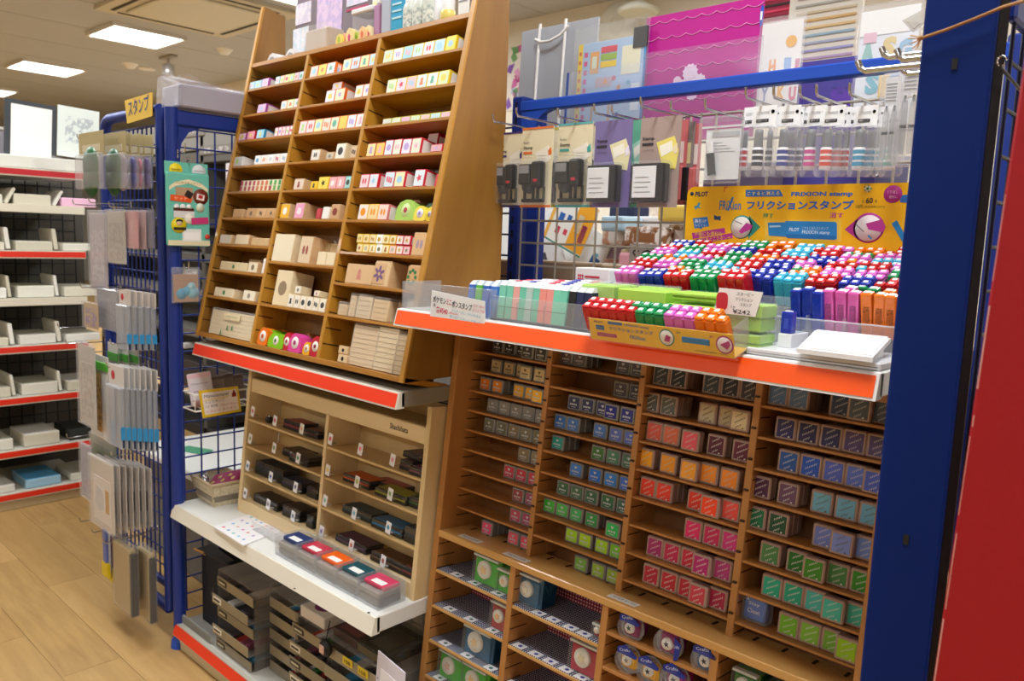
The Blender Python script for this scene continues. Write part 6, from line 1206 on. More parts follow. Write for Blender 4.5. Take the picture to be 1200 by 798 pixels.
ob('round_picture', MB().lathe([(0, -.0012), (.0105, -.001), (.0112, 0)], 22, (.222, 0, .018), 'Y'), mat('eee0e4', .5), YT); ob('picture_rim', MB().lathe([(.0105, -.0008), (.0128, -.0006)], 22, (.222, 0, .018), 'Y'), mat('b83078', .5), YT); ob('picture_marker', MB().prism([(.216, .018), (.229, .025), (.231, .019), (.226, .012)], -.0018, -.0012), mat('b84080', .5), YT)
yt('132円(税抜価格120円)', .175, .003, .05, .0026, '4a3a20', 0)
# ---------------------------------------------------------------- pen stamps
PS = .0142
pb = MB().bbox(-PS/2, PS/2, -PS/2, PS/2, -.040, 0, .0016, 1).mesh('pen_body')
pc = MB().bbox(-PS*.46, PS*.46, -PS*.46, PS*.46, -.001, .0040, .0024, 2).mesh('pen_cap')
pl = MB().bbox(-PS*.235, PS*.235, -PS*.21, PS*.21, .0034, .0046, .0011).mesh('pen_label')
PCOLS = {'r': ('c8141e', 'red'), 'g': ('0a9050', 'green'), 'p': ('d868c4', 'pink'), 'o': ('f07808', 'orange'), 'b': ('1430a8', 'deep blue'), 'c': ('3cb8d8', 'sky blue'), 'm': ('e05cae', 'magenta')}
pens = [0]
def pen(loc, rot, k, label, group=None, S=1.0):
    c, nm = PCOLS[k]; m_ = mat(c, .28, coat=.35)
    t = thing('pen_stamp', label, 'pen stamp', loc, rot, group); t.scale = (S, S, 1)
    ob('body', pb, m_, t); ob('cap', pc, m_, t); ob('white_label', pl, mat('f0eef0', .4), t); pens[0] += 1
    return t
GP_ = 'pen stamps in the yellow counter tray'
def frow(seq, x0, x1, d, w0, rown):
    # positions by colour runs
    a = FY.u(x0, w0, d); b = FY.u(x1, w0, d); n = len(seq); run = {}
    for i, k in enumerate(seq):
        run[k] = run.get(k, 0)+1; u = a+(b-a)*(i+.5)/n
        pen(FY.P(u, d, w0-.003), (R(27), 0, 0), k, '%s pen stamp, %s of its colour in the %s row of the yellow tray' % (PCOLS[k][1], ORD[run[k]-1], rown), GP_, S=min(1.15, (b-a)/n/PS*.99))
frow('rrrrrrgggpppooo', 684, 853, .0085, .052, 'front'); frow('rrrrrggggpppoo', 691, 847, .022, .056, 'back')
# the big stepped display: groups of six, columns by colour
GW = PS*3*1.05
YR0, PITCH, NR = 1.128, .0305, 6
colour_rows = ['rbrcbrgopc', 'gppobrcgpr', 'prrpbrgpog', 'rcpbrogrcpr', 'opgrcrbpgrp', 'cropcogrrbr']
zA, zB = onY(950, 327, YR0).z, onY(950, 292, YR0+PITCH*(NR-1)).z
TILT = R(25)
pens_pos = []
for k, seq in enumerate(colour_rows):
    for g in range(10 if k != 0 else 8):
        pens_pos.append((k, g, seq[g % len(seq)], -.334-(g+.5)*(GW+.0028)+(.007 if k % 2 else 0), YR0+PITCH*k, zA+(zB-zA)*k/(NR-1)))
for g, c in enumerate('rgrbprog'): pens_pos.append((6, g, c, -.575-g*(GW+.0028), YR0-PITCH, zA-.004)) if g < 5 else None
rp = random.Random(4); cnt = 0; far = MB()
nm_k = ['front', 'second', 'third', 'fourth', 'fifth', 'sixth', 'seventh', 'eighth', 'rearmost']; nm_k[6] = 'low left front'
SD = thing('stepped_tray', 'clear stepped acrylic tray under the mass of coloured pen stamps', 'tray', (-.80, YR0, ZO+.0005))
for k in range(NR):
    zt_ = zA+(zB-zA)*k/(NR-1)-ZO-.044
    ob('step', MB().bbox(0, .465, PITCH*k+.004, PITCH*(k+1)+.002, 0, zt_, .001), clear('dcdce4', .3, .1), SD)
    ob('step_wall', MB().bbox(0, .465, PITCH*k-.012, PITCH*k-.011, 0, zt_+.016, .0004), CLR, SD)
for (k, g, c, gx, Y, z) in pens_pos:
    h_off = rp.choice([0, 0, 0, .003, -.002])
    for j in range(2):
        for i in range(3):
            if rp.random() < .03: continue
            cc = c if rp.random() > .02 else rp.choice('rgpobc')
            x = gx+(i-1)*PS*1.03; y = Y+j*PS*.93; zz = z+j*PS*.43-.003+h_off+rp.uniform(-.001, .001)
            if cnt < 300:
                pen((x, y, zz), (TILT+R(rp.uniform(-3, 3)), 0, R(rp.uniform(-2, 2))), cc, '%s pen stamp, %s of %s group from right, %s %s step' % (PCOLS[cc][1], ORD[j*3+i], ORD[g], nm_k[k], 'display'), 'pen stamps massed on the stepped display')
            else:
                far_list = globals().setdefault('FARP', []); far_list.append((x, y, zz, cc))
            cnt += 1
if globals().get('FARP'):
    # the rearmost pens past the three hundredth stay one object per colour run
    root = thing('pen_stamps_rear', 'rearmost rows of small coloured pen stamps against the yellow header board', 'pen stamps', (0, 0, 0)); root['kind'] = 'stuff'
    for cc in 'rgpobc':
        mb = MB(); ml = MB()
        for (x, y, z, c) in FARP:
            if c == cc:
                Mx = Matrix.Translation((x, y, z)) @ Matrix.Rotation(TILT, 4, 'X'); q = MB().bbox(-PS/2, PS/2, -PS/2, PS/2, -.04, .0042, .002); mb.add([Mx @ Vector(v) for v in q.v], q.f)
                ml.add([Mx @ Vector(v) for v in ((-PS*.3, -PS*.26, .0046), (PS*.3, -PS*.26, .0046), (PS*.3, PS*.26, .0046), (-PS*.3, PS*.26, .0046))], [(0, 1, 2, 3)])
        if mb.v: ob('pen_bodies', mb, mat(PCOLS[cc][0], .28, coat=.35), root, kind='stuff'); ob('white_labels', ml, mat('f0eef0', .4), root, kind='stuff')
# front right: taller loose pens in clear boxes
pb2 = MB().bbox(-.0075, .0075, -.0075, .0075, 0, .060, .002, 2).mesh('pen_body'); pw = MB().box(-.0040, .0040, -.0079, -.0073, .020, .042).mesh('barcode_label'); pt2 = MB().bbox(-.0046, .0046, -.0042, .0042, .0595, .0612, .0008).mesh('white_label')
for i, (px, py, c, lb, dy) in enumerate(((928, 340, 'b', 'first deep blue', 0), (941, 338, 'b', 'second deep blue', .0), (953.5, 342, 'b', 'third deep blue, nearest', -.006), (967, 340, 'm', 'first magenta', 0), (981, 341, 'm', 'second magenta', 0), (994.5, 342.5, 'm', 'third magenta', 0), (990, 337, 'm', 'rear magenta', .018), (1012, 343.5, 'o', 'first orange', 0), (1025.5, 345, 'o', 'second orange', 0), (1039, 346.5, 'o', 'third orange', 0), (1037, 341, 'o', 'rear orange', .018), (1019, 338.5, 'g', 'first green rear', .018), (1005, 336, 'g', 'second green rear', .034))):
    Y = 1.092+dy; p = onY(px+7, py, Y)
    t = thing('pen_stamp', '%s tall pen stamp standing in the clear front box' % lb, 'pen stamp', (p.x, Y+.012, p.z-.057), (R(14), R(rp.uniform(-2, 2)), 0)); m_ = mat(PCOLS[c][0], .28, coat=.35)
    ob('body', pb2, m_, t); ob('white_label', pt2, mat('f0eef0', .4), t)
    if c != 'b': ob('printed_label', pw, pattern(PCOLS[c][0], '2a2428', 900, 'noise'), t)
t = thing('acrylic_tray', 'clear acrylic box tray in front of the tall blue, magenta and orange pens', 'tray', (-.525, 1.079, ZO+.0105))
for x in (0, .075, .125, .20): ob('divider', MB().bbox(x, x+.0016, 0, .03, 0, .04, .0005), CLR, t)
ob('front_wall', MB().bbox(0, .205, -.0016, 0, 0, .034, .0006), CLR, t); ob('top_rim', MB().bbox(0, .205, -.002, .001, .034, .036, .0006), clear('f4f6fa', .3, .05), t)
# white stand with trial pen and paper pad
WP2 = mat('e8e9ec', .3, coat=.3)
t = thing('trial_stand', 'white plastic trial stand with slotted block and flat pad plate', 'stand', (-.487, .983, ZO+.0004))
ob('base_plate', MB().bbox(0, .172, 0, .12, 0, .009, .0015), WP2, t); ob('base_lip', MB().bbox(.002, .170, -.0008, .0, .003, .0042, .0002), mat('9a9ca2', .4), t)
o_ = Vector((-.487, .983, ZO+.0004)); F0 = [onZ(934, 408, ZO+.018), onZ(1023, 419, ZO+.018)]; F1 = [onY(1044, 396, 1.070), onY(955, 387, 1.070)]
TP4 = [F0[0]-o_, F0[1]-o_, F1[0]-o_, F1[1]-o_]
ob('pad_plate', MB().hexa([q-Vector((0, 0, .006)) for q in TP4]+TP4), mat('f2f3f6', .3), t); cq = sum(TP4, Vector())/4
ob('paper_pad', MB().hexa([cq+(q-cq)*.93+Vector((0, 0, .0002)) for q in TP4]+[cq+(q-cq)*.93+Vector((0, 0, .0022)) for q in TP4]), mat('fafafa', .5), t)
ob('plate_support', MB().hexa([(cq.x-.04, cq.y-.03, .009), (cq.x+.04, cq.y-.03, .009), (cq.x+.04, cq.y+.03, .009), (cq.x-.04, cq.y+.03, .009), (cq.x-.04, cq.y-.03, cq.z-.008), (cq.x+.04, cq.y-.03, cq.z-.008), (cq.x+.04, cq.y+.03, cq.z-.005), (cq.x-.04, cq.y+.03, cq.z-.005)]), WP2, t)
xa, xb = onY(911, 400, 1.02).x, onY(927, 400, 1.02).x; zt = onY(918, 391, 1.02).z
ob('slot_block', MB().bbox(xa-o_.x, xb-o_.x, 1.02-o_.y, 1.075-o_.y, .009, zt-o_.z, .001), WP2, t); ob('slot_window', MB().box(xa-o_.x+.004, xb-o_.x-.004, 1.045-o_.y, 1.07-o_.y, zt-o_.z, zt-o_.z+.0006), mat('a8b0bc', .3), t)
t = thing('pen_stamp', 'single deep blue trial pen stamp standing in the white slotted block', 'pen stamp', ((xa+xb)/2, 1.029, zt+.0003)); ob('body', MB().bbox(-.0078, .0078, -.0078, .0078, 0, .029, .002, 2), mat('1430a8', .28, coat=.35), t); ob('white_label', MB().bbox(-.0045, .0045, -.0045, .0045, .0285, .0302, .0008), mat('f0eef0', .4), t); ob('printed_lines', MB().box(-.003, .003, -.0082, -.0076, .006, .02), mat('3a50c0', .4), t)
# price card of the pen stamps
c_ = [onY(843, 337, .984), onY(894, 342.5, .984), onY(885, 371.5, .984), onY(836, 366, .984)]
t = thing('price_card', 'white handwritten price card with a plain red rounded patch above the yellow tray', 'card', c_[3]); A = [q-c_[3] for q in c_]
ob('card', MB().hexa([A[3], A[2], A[2]+Vector((0, .0012, 0)), A[3]+Vector((0, .0012, 0)), A[0], A[1], A[1]+Vector((0, .0012, 0)), A[0]+Vector((0, .0012, 0))]), mat('f4f4f2', .4), t)
ob('red_patch', MB().prism([(.012+.0085*math.copysign(abs(math.cos(a_))**.6, math.cos(a_)), .0165+.012*math.copysign(abs(math.sin(a_))**.6, math.sin(a_))) for a_ in [k*math.pi/10 for k in range(20)]], -.0012, 0), mat('c8303c', .5), t)
cw, ch_ = A[2].length, A[0].length
for s_, u, v, w2, h2 in (('スヌーピー', .46, .76, .40, .13), ('フリクション', .46, .55, .40, .13), ('スタンプ', .60, .36, .26, .12), ('1ヶ', .40, .24, .1, .11), ('¥242', .46, .06, .42, .16)): text(s_, cw*w2, ch_*h2, mat('2a2a2c', .5), t, A[2]*u+A[0]*v+Vector((0, -.0006, 0)), (0, -math.atan2(A[2].z, A[2].x), 0), bold=.01)
# ================================================================ YELLOW HEADER BOARD
YH = 1.302
c_ = [onY(806, 219, YH), onY(1064, 214, YH)]
x0, x1, zt = c_[0].x, -.335, c_[0].z; zb = 1.135
t = HDR = thing('header_board', 'yellow header board with blue lettering behind the massed pen stamps', 'sign', (x0, YH, zb)); W, H = x1-x0, zt-zb
rr_ = .014
pts = [(0, 0), (W, 0), (W, H)]+[(rr_-rr_*math.sin(a_), H-rr_+rr_*math.cos(a_)) for a_ in (0, R(30), R(60), R(90))]
ob('board', MB().prism(pts, 0, .002), mat('f4b80c', .4), t)
def hp(px, py): p = onY(px, py, YH); return p.x-x0, p.z-zb
def ht(s, x0p, y0p, x1p, y1p, c, b=.01, d=-.0006, sh=0):
    a, b_ = hp(x0p, y1p), hp(x1p, y0p); return text(s, b_[0]-a[0], max(.003, b_[1]-a[1]), mat(c, .5), t, (a[0], d, a[1]), bold=b, shear=sh)
def hpoly(name, pp, c, d=-.0005): return ob(name, MB().prism([hp(*q) for q in pp], d, 0), mat(c, .5), t)
def hdisc(name, px, py, r, c, d=-.0006, n=26):
    u, v = hp(px, py); return ob(name, MB().lathe([(0, d), (r, d), (r, 0)], n, (u, 0, v), 'Y'), mat(c, .5), t)
ht('PILOT', 815, 224.5, 830, 230.5, '20305c', .03); hdisc('logo_mark', 811, 227, .0035, '20305c'); ht('FRiXion', 843, 235, 869, 246, '2878c0', .01); hpoly('logo_stroke', ((852, 247), (854, 247), (860, 231), (858, 231)), '2878c0', -.0008)
hpoly('blue_tag', ((874, 222.5), (914, 222.5), (918, 230), (874, 230.5)), '2868b8'); ht('こすると消える', 876, 224, 914, 229, 'f0d060', .01, -.0008)
ht('FRIXION stamp', 927, 224, 1000, 231.5, '1c64c0', .035); ht('フリクションスタンプ', 875, 234.5, 1001, 245.5, '1c64c0', .035)
ht('押す', 894, 249.5, 907, 256, '3a9060', .01); ht('消す', 972, 249, 989, 255.5, 'b8308c', .01); ht('全', 1010, 234, 1013, 238, '3a3020', 0); ht('60', 1014.5, 231.5, 1023.5, 238.5, '2a2420', .03); ht('柄', 1025, 234, 1028, 238, '3a3020', 0); ht('132円', 1003, 240, 1011, 244, '3a3020', .01); ht('(税抜価格120円)', 1012, 241, 1037, 244, '6a5020', 0)
hdisc('magenta_badge', 1046.5, 227.5, .0135, 'b8308c'); ht('くり返し', 1040, 223, 1053, 227, 'f0c8e0', 0, -.0012); ht('便利に', 1042, 229, 1052, 232.5, 'f0c8e0', 0, -.0012)
hdisc('ball_mark', 1017, 221, .0052, 'e8e4c0'); hdisc('ball_centre', 1017, 221, .002, '2a7a40', -.001); 
for k in range(5): hpoly('ball_patch', tuple((1017+4.6*math.cos(R(72*k+a_)), 221+4.0*math.sin(R(72*k+a_))) for a_ in (-16, 0, 16)) + ((1017+2.6*math.cos(R(72*k)), 221+2.4*math.sin(R(72*k))),), '2a7a40', -.0009)
hpoly('blue_bubble', ((812, 256), (829, 254), (831, 265), (823, 266.5), (822, 269), (820, 267), (814, 267.5)), '2878c0'); ht('裏抜け', 814, 257, 828, 261, 'e8f0f8', .01, -.0009); ht('しにくい', 815, 262, 828, 265.5, 'e8f0f8', 0, -.0009)
hpoly('magenta_band', ((811, 273), (849, 267), (850, 273), (812, 280)), 'b83090'); ht('手帳にも便利な', 814, 271.5, 847, 276, 'f0d040', 0, -.0009); hpoly('magenta_band', ((816, 280), (858, 273), (859, 279), (817, 286)), 'b83090'); ht('押せるミニスタンプ', 819, 277, 856, 282, 'f0d040', 0, -.0009)
hpoly('plane_mark', ((813, 242), (817, 241), (819, 237), (821, 238), (819.5, 241.5), (821, 244), (819, 244), (817.5, 243), (815, 246), (814.5, 243.5)), '3a9ac0'); hpoly('bow_mark', ((837, 252), (841, 253.5), (845, 253), (844.5, 258.5), (841, 257.5), (837, 257.5)), '24486c'); hpoly('note_mark', ((848, 224.5), (849, 219), (853, 218.5), (852.5, 220), (850, 220.5), (849.2, 224.5), (848.8, 225.2)), 'e06820')
hdisc('round_picture_rim', 869, 266, .0205, '2a9080', -.0004); hpoly('picture_pointer', ((878, 253), (891, 266), (877, 280)), '2a9080', -.0004); hdisc('round_picture', 868.5, 266.5, .0185, 'f2ece8', -.0008); hpoly('picture_marker', ((866, 271), (875, 261), (882, 264), (881, 268), (869, 274)), 'c03898', -.0013); hpoly('picture_line', ((861, 258), (870, 262), (869.5, 263), (861, 259)), '8a8a90', -.0012)
hpoly('marker_frame', ((896, 258), (986, 257), (986, 283), (896, 281)), 'eec040', -.0004); hpoly('marker_picture', ((900, 261), (920, 260.5), (921, 259), (979, 260), (981, 262), (981, 280), (978, 281), (923, 279), (921, 277.5), (901, 276)), '2484c8', -.0008); hpoly('marker_shade', ((921, 274), (980, 276.5), (979, 280.5), (923, 279)), '1c6cb0', -.0010); ht('PILOT', 925, 267, 937, 271, 'd0e8f8', .02, -.0013); ht('こすると消えるスタンプ', 940, 266, 971, 269, 'c0dcf0', 0, -.0013); ht('FRIXION stamp', 940, 270.5, 973, 275, 'd8ecf8', .01, -.0013); hpoly('marker_glint', ((902, 264.5), (915, 264), (915, 266), (902, 266.5)), 'b0d8f0', -.0012)
hdisc('round_picture_rim', 1018, 267, .0235, 'b83090', -.0004); hpoly('picture_pointer', ((990, 269), (1005, 256), (1006, 281)), 'b83090', -.0004); hdisc('round_picture', 1018, 267.5, .0205, 'f2e8ec', -.0008); hpoly('picture_marker', ((1015, 262), (1034, 257), (1038, 266), (1035, 272), (1018, 269)), 'c03898', -.0013); hpoly('picture_line', ((1003, 262), (1013, 271), (1012, 272), (1003, 263)), '8a8a90', -.0012); hpoly('picture_line', ((1018, 275), (1022, 279), (1021, 281), (1017, 277)), '3a88c0', -.0012)
hpoly('marker_picture', ((1045, 262), (1051, 258), (1062, 278), (1058, 284)), '2484c8', -.0008); hpoly('blue_bubble', ((1055, 229), (1064, 228), (1064, 238), (1055, 237)), '2868b8', -.0005)
# ================================================================ HANGING PACKS ON THE BACK MESH
def bpack(label, px0, px1, py0, py1, Y, fn, name='hanging_pack', group=None, rot=0):
    a = onY(px0, (py0+py1)/2, Y); b = onY(px1, (py0+py1)/2, Y); tp = onY((px0+px1)/2, py0, Y); bt = onY((px0+px1)/2, py1, Y)
    W, H = b.x-a.x, tp.z-bt.z
    t = thing(name, label, 'pack', (a.x, Y, bt.z), (R(rot), 0, 0), group); fn(t, W, H); return t
def B(t, n, x0, x1, z0, z1, c, d=-.0006, m_=None, th=None, bev=0):
    y0, y1 = (d, 0) if th is None else (d, d+th)
    mb = MB().bbox(x0, x1, y0, y1, z0, z1, bev) if bev else MB().box(x0, x1, y0, y1, z0, z1)
    return ob(n, mb, m_ or mat(c, .45), t)
def roller_pack(edge, accent, back='e6dcbc'):
    def f(t, W, H):
        B(t, 'backing_card', 0, W, 0, H, back, 0, th=.0015); B(t, 'top_band', 0, W, H*.975, H, edge, -.0008); B(t, 'bottom_band', 0, W, 0, H*.03, edge, -.0008)
        text('Roller', W*.2, H*.03, mat('6a6458', .5), t, (W*.06, -.0008, H*.80)); text('Stamp', W*.3, H*.05, mat('3a3834', .5), t, (W*.06, -.0008, H*.72), bold=.02); B(t, 'accent_band', W*.06, W*.34, H*.67, H*.70, accent, -.0008); text('プライバシー', W*.28, H*.02, mat('6a6458', .5), t, (W*.06, -.0008, H*.62))
        ob('illustration', MB().prism([(W*.45, H*.68), (W*.85, H*.76), (W*.95, H*.60), (W*.58, H*.50)], -.0008, 0), mat('eee9dc', .5), t); ob('accent_tip', MB().prism([(W*.86, H*.70), (W*.95, H*.74), (W*.97, H*.66), (W*.88, H*.64)], -.0012, 0), mat(accent, .5), t)
        for k in range(3): B(t, 'sketch_line', W*.55, W*.80, H*(.58+.03*k), H*(.583+.03*k), 'a8a090', -.0012)
        ob('roller_body', MB().bbox(W*.08, W*.48, -.018, -.001, H*.28, H*.54, .004, 2), mat('1c1c1e', .3, coat=.3), t); ob('roller_body', MB().bbox(W*.50, W*.84, -.020, -.001, H*.24, H*.57, .006, 2), mat('171719', .3, coat=.3), t)
        ob('roller_wheel', MB().lathe([(0, -.014), (W*.15, -.013), (W*.17, -.002)], 18, (W*.32, 0, H*.26), 'Y'), mat('3a3a3c', .4), t); ob('red_button', MB().bbox(W*.62, W*.74, -.0225, -.019, H*.31, H*.345, .001), mat('d02838', .4), t)
        for x in (.16, .44, .58, .78): B(t, 'guide_pin', W*x, W*(x+.035), H*.08, H*.26, '48463c', -.006)
        ob('foot_bar', MB().bbox(W*.14, W*.84, -.012, -.001, H*.06, H*.105, .002), mat('1c1c1e', .35), t); B(t, 'white_print', W*.12, W*.44, H*.42, H*.52, '8e8e90', -.0184, th=.0002)
        ob('clear_blister', MB().bbox(W*.05, W*.93, -.023, 0, H*.03, H*.585, .005), clear('f0f0f0', .025, .06), t)
    return f
def pad_pack(bc, acc, art):
    def f(t, W, H):
        B(t, 'backing_card', 0, W, 0, H, bc, 0, th=.0015); text('Stamp', W*.3, H*.05, mat('2c2830', .5), t, (W*.06, -.0008, H*.74), bold=.02); B(t, 'dark_band', W*.06, W*.34, H*.69, H*.72, '3a3440', -.0008); text('シャチハタ', W*.3, H*.03, mat('4a4454', .5), t, (W*.06, -.0008, H*.62))
        ob('illustration', MB().prism([(W*.42, H*.72), (W*.85, H*.78), (W*.97, H*.62), (W*.92, H*.42), (W*.6, H*.45)], -.0008, 0), mat(art, .5), t); ob('illustration_frame', MB().prism([(W*.50, H*.68), (W*.80, H*.73), (W*.84, H*.62), (W*.56, H*.56)], -.0012, 0), mat('f2eee0', .5), t); ob('accent_tip', MB().prism([(W*.84, H*.66), (W*.93, H*.70), (W*.95, H*.60), (W*.87, H*.58)], -.0014, 0), mat(acc, .5), t)
        ob('stamp_block', MB().bbox(0, W*.80, -.022, -.001, H*.06, H*.48, .002), mat('1c1a1e', .35), t); ob('white_face', MB().bbox(W*.03, W*.62, -.0235, -.0215, H*.10, H*.45, .001), mat('e8e8ea', .4), t)
        for k in range(4): B(t, 'face_line', W*.1, W*(.5-.06*(k % 2)), H*(.16+.055*k), H*(.166+.055*k), '77767a', -.0240, th=.0004)
        ob('clear_blister', MB().bbox(-W*.02, W*.86, -.026, 0, H*.03, H*.51, .004), clear('f0f0f0', .025, .06), t)
    return f
def plain(c, acc):
    def f(t, W, H): B(t, 'backing_card', 0, W, 0, H, c, 0, th=.0015); B(t, 'art_patch', W*.1, W*.8, H*.5, H*.75, acc, -.0008); ob('dark_block', MB().bbox(0, W, -.016, -.001, H*.05, H*.45, .002), mat('1c1a1e' if c not in ('c05858', 'c86868') else c, .4), t)
    return f
YB_ = 1.262
bpack('yellow-green edged roller stamp pack at the back, behind the orange one', 640, 656, 150, 243, YB_+.05, roller_pack('c8c048', 'b8b040')); bpack('cream roller stamp pack with violet edge, leftmost on the mesh', 583, 613, 155, 243, YB_, roller_pack('4a3c78', '4a3c78')); bpack('cream roller stamp pack with orange edge, second on the mesh', 611, 647, 149, 243, YB_-.015, roller_pack('e07840', 'e07030'))
bpack('cream roller stamp pack with violet accents, half hidden on the mesh', 690, 698, 145, 243, YB_+.05, roller_pack('8a7aa8', '6a5a90')); bpack('cream roller stamp pack with teal edge, third on the mesh', 653, 693, 144, 243, YB_, roller_pack('60b4b8', '48a8a0'))
bpack('teal green stamp pack behind the violet one', 731, 753, 141, 243, YB_+.04, pad_pack('6cb898', '2c6a50', 'a8d8c0')); bpack('violet stamp pack with framed white text face', 696, 739, 141, 243, YB_, pad_pack('7d70a4', 'e8e0f0', 'e4dcb0'))
for i, (a, b, c, ac, nm) in enumerate(((812, 820, 'c86868', 'e8d8d0', 'coral')  , (803, 812, '8a7c78', 'd8cc98', 'taupe'), (795, 804, 'c86868', 'e8d0c8', 'red'))): bpack('%s edge pack behind the taupe giraffe-print pack, %s from the right' % (nm, ORD[i]), a-8, b, 141+2*(2-i), 240, YB_+.072-.004*i, plain(c, ac))
bpack('taupe stamp pack with framed white animal line drawing', 749, 796, 137, 243, YB_, pad_pack('a8938c', 'e8d8b0', 'e8d870'))
def bag(t, W, H):
    B(t, 'paper_card', W*.1, W*.92, H*.06, H*.82, 'e4e4e6', 0, th=.001); B(t, 'grey_label', W*.25, W*.9, H*.70, H*.78, 'b0b0b4', -.0008); 
    for k in range(4): B(t, 'text_line', W*.2, W*(.8-.1*k), H*(.48+.045*k), H*(.486+.045*k), '9a9aa0', -.0008)
    a = R(-18)
    ob('bottle_body', MB().tube([(W*.35, -.008, H*.12), (W*.28, -.008, H*.45)], .0072, 14), mat('141416', .2, coat=.5), t); ob('bottle_cap', MB().tube([(W*.28, -.008, H*.45), (W*.24, -.008, H*.62)], .0066, 14), mat('f2f2f2', .4), t); B(t, 'zip_strip', 0, W, H*.84, H*.87, 'd8d8dc', -.002)
    ob('clear_bag', MB().bbox(0, W, -.017, .002, 0, H, .004), clear('f0f0f4', .10, .06), t)
bpack('clear zip bag holding a slim black bottle with white cap', 822, 871, 137, 215, 1.27, bag, 'zip_bag')
def refill(c, n=1):
    def f(t, W, H):
        B(t, 'header_card', 0, W, H*.72, H, 'f0f0f2', -.001, th=.001); text('こどものかお', W*.55, H*.045, mat('3a3a3e', .5), t, (W*.15, -.0016, H*.88)); B(t, 'black_pill', W*.15, W*.68, H*.77, H*.815, '1a1a1c', -.0016); text('補充インク', W*.42, H*.028, mat('e8e8ea', .5), t, (W*.2, -.0022, H*.779)); ob('ring_mark', MB().lathe([(W*.05, -.0016), (W*.075, -.0016)], 14, (W*.84, 0, H*.91), 'Y'), mat('2a2a2c', .5), t)
        r = min(.0088, W*.30); z0 = H*.10; cx_ = W*.42
        ob('bottle_body', MB().lathe([(r*.9, z0), (r, z0+.001), (r, z0+H*.30), (r*.9, z0+H*.31)], 18, (cx_, -.010, 0)), mat('f0f0f2', .35), t)
        for k in range(3): ob('colour_band', MB().lathe([(r*1.02, z0+H*(.05+.085*k)), (r*1.02, z0+H*(.105+.085*k))], 18, (cx_, -.010, 0)), mat(c, .4), t)
        ob('grey_cap', MB().lathe([(r*.86, z0+H*.31), (r*.80, z0+H*.50), (r*.74, z0+H*.56), (0, z0+H*.56)], 16, (cx_, -.010, 0)), mat('77787c', .35), t)
        ob('clear_bag', MB().bbox(0, W, -.021, .001, 0, H*.73, .005), clear('f0f0f4', .10, .06), t)
    return f
RP = [(870, 884, 'c82c3c', 'red', 1.31), (881, 908, '1c1c1e', 'black', 1.27), (900, 912, '1c1c1e', 'second black', 1.31), (911, 936, '1c2c88', 'navy', 1.27), (923, 940, '1c2c88', 'second navy', 1.31), (935, 948, '1c1c60', 'third navy', 1.33), (944, 966, 'd84098', 'pink', 1.28), (961, 988, 'd84020', 'orange-red', 1.265), (978, 995, 'd84020', 'second orange-red', 1.30), (989, 1003, 'c02c28', 'scarlet', 1.33), (1000, 1026, '2898c0', 'sky blue', 1.265), (1015, 1034, '2898c0', 'second sky blue', 1.30), (1027, 1042, '28a0b0', 'turquoise', 1.33), (1036, 1062, '28a898', 'teal green', 1.275)]
for a, b, c, nm, Y in sorted(RP, key=lambda r: -r[4]): bpack('white-headed refill pack with %s striped bottle on the mesh' % nm, a, b, 124+(0 if Y < 1.29 else 2), 208, Y, refill(c), 'ink_refill_pack', 'ink refill packs on the back mesh')
def tubes(t, W, H):
    B(t, 'paper_label', W*.05, W*.75, H*.70, H*.98, 'd8d8da', 0, th=.001)
    for k in range(6): B(t, 'text_line', W*.12, W*.6, H*(.73+.035*k), H*(.738+.035*k), '8a8a90', -.0008)
    for k in range(2):
        x = W*(.3+.36*k); ob('clear_tube', MB().lathe([(W*.10, H*.12), (W*.14, H*.16), (W*.14, H*.58), (W*.07, H*.64)], 12, (x, -.010, 0)), clear('b8bcc0', .35, .05), t); ob('black_ring', MB().lathe([(W*.145, H*.36), (W*.145, H*.385)], 12, (x, -.010, 0)), BLACK, t); ob('dark_nozzle', MB().lathe([(W*.05, H*.60), (W*.05, H*.66)], 10, (x, -.010, 0)), BLACK, t)
    ob('clear_bag', MB().bbox(0, W, -.022, .001, 0, H, .005), clear('ececf0', .16, .08), t)
bpack('clear pack with two clear syringe tubes and text label beside the right post', 1033, 1058, 88, 198, 1.20, tubes, 'tube_pack'); bpack('clear pack of syringe tubes half behind the right post', 1054, 1082, 70, 196, 1.16, tubes, 'tube_pack'); bpack('second clear syringe pack set behind, near the right post', 1044, 1066, 92, 190, 1.25, tubes, 'tube_pack')
HK = [(600, 146, 1.262), (628, 140, 1.25), (676, 141, 1.262), (718, 137, 1.262), (772, 130, 1.262), (846, 133, 1.27), (893, 121, 1.27), (925, 121, 1.27), (955, 120, 1.28), (974, 119, 1.265), (1012, 118, 1.265), (738, 138, 1.30), (806, 134, 1.30)]
for i, (px, py, Y) in enumerate(HK):
    p = onY(px, py+4, Y); q = Vector((p.x, 1.350, p.z+.006))
    hook('', q, 1.350-Y+.055, .012, '-Y', .0023, 'chrome hook on the back mesh holding packs, %s from the left' % ORD[i] if i < 11 else 'spare chrome hook on the back mesh, %s of two' % ORD[i-11])
for i, (px, py, Y_, L_) in enumerate(((1008, 76, 1.02, .085), (1036, 60, 1.06, .075), (1054, 63, 1.0, .06), (1060, 80, 1.10, .09))):
    p = onY(px, py+8, Y_); t = thing('display_hook', 'thick chrome prong reaching left from the broad blue post, %s of four' % ORD[i], 'hook', (p.x, Y_, p.z)); xe = -.262-p.x
    ob('prong', MB().tube([(-.004, 0, .013), (0, 0, .004), (.006, 0, 0), (xe, 0, 0)], .0038, 9), CHROME, t); ob('back_clip', MB().bbox(xe-.004, xe, -.006, .006, -.014, .014, .001), CHROME, t)
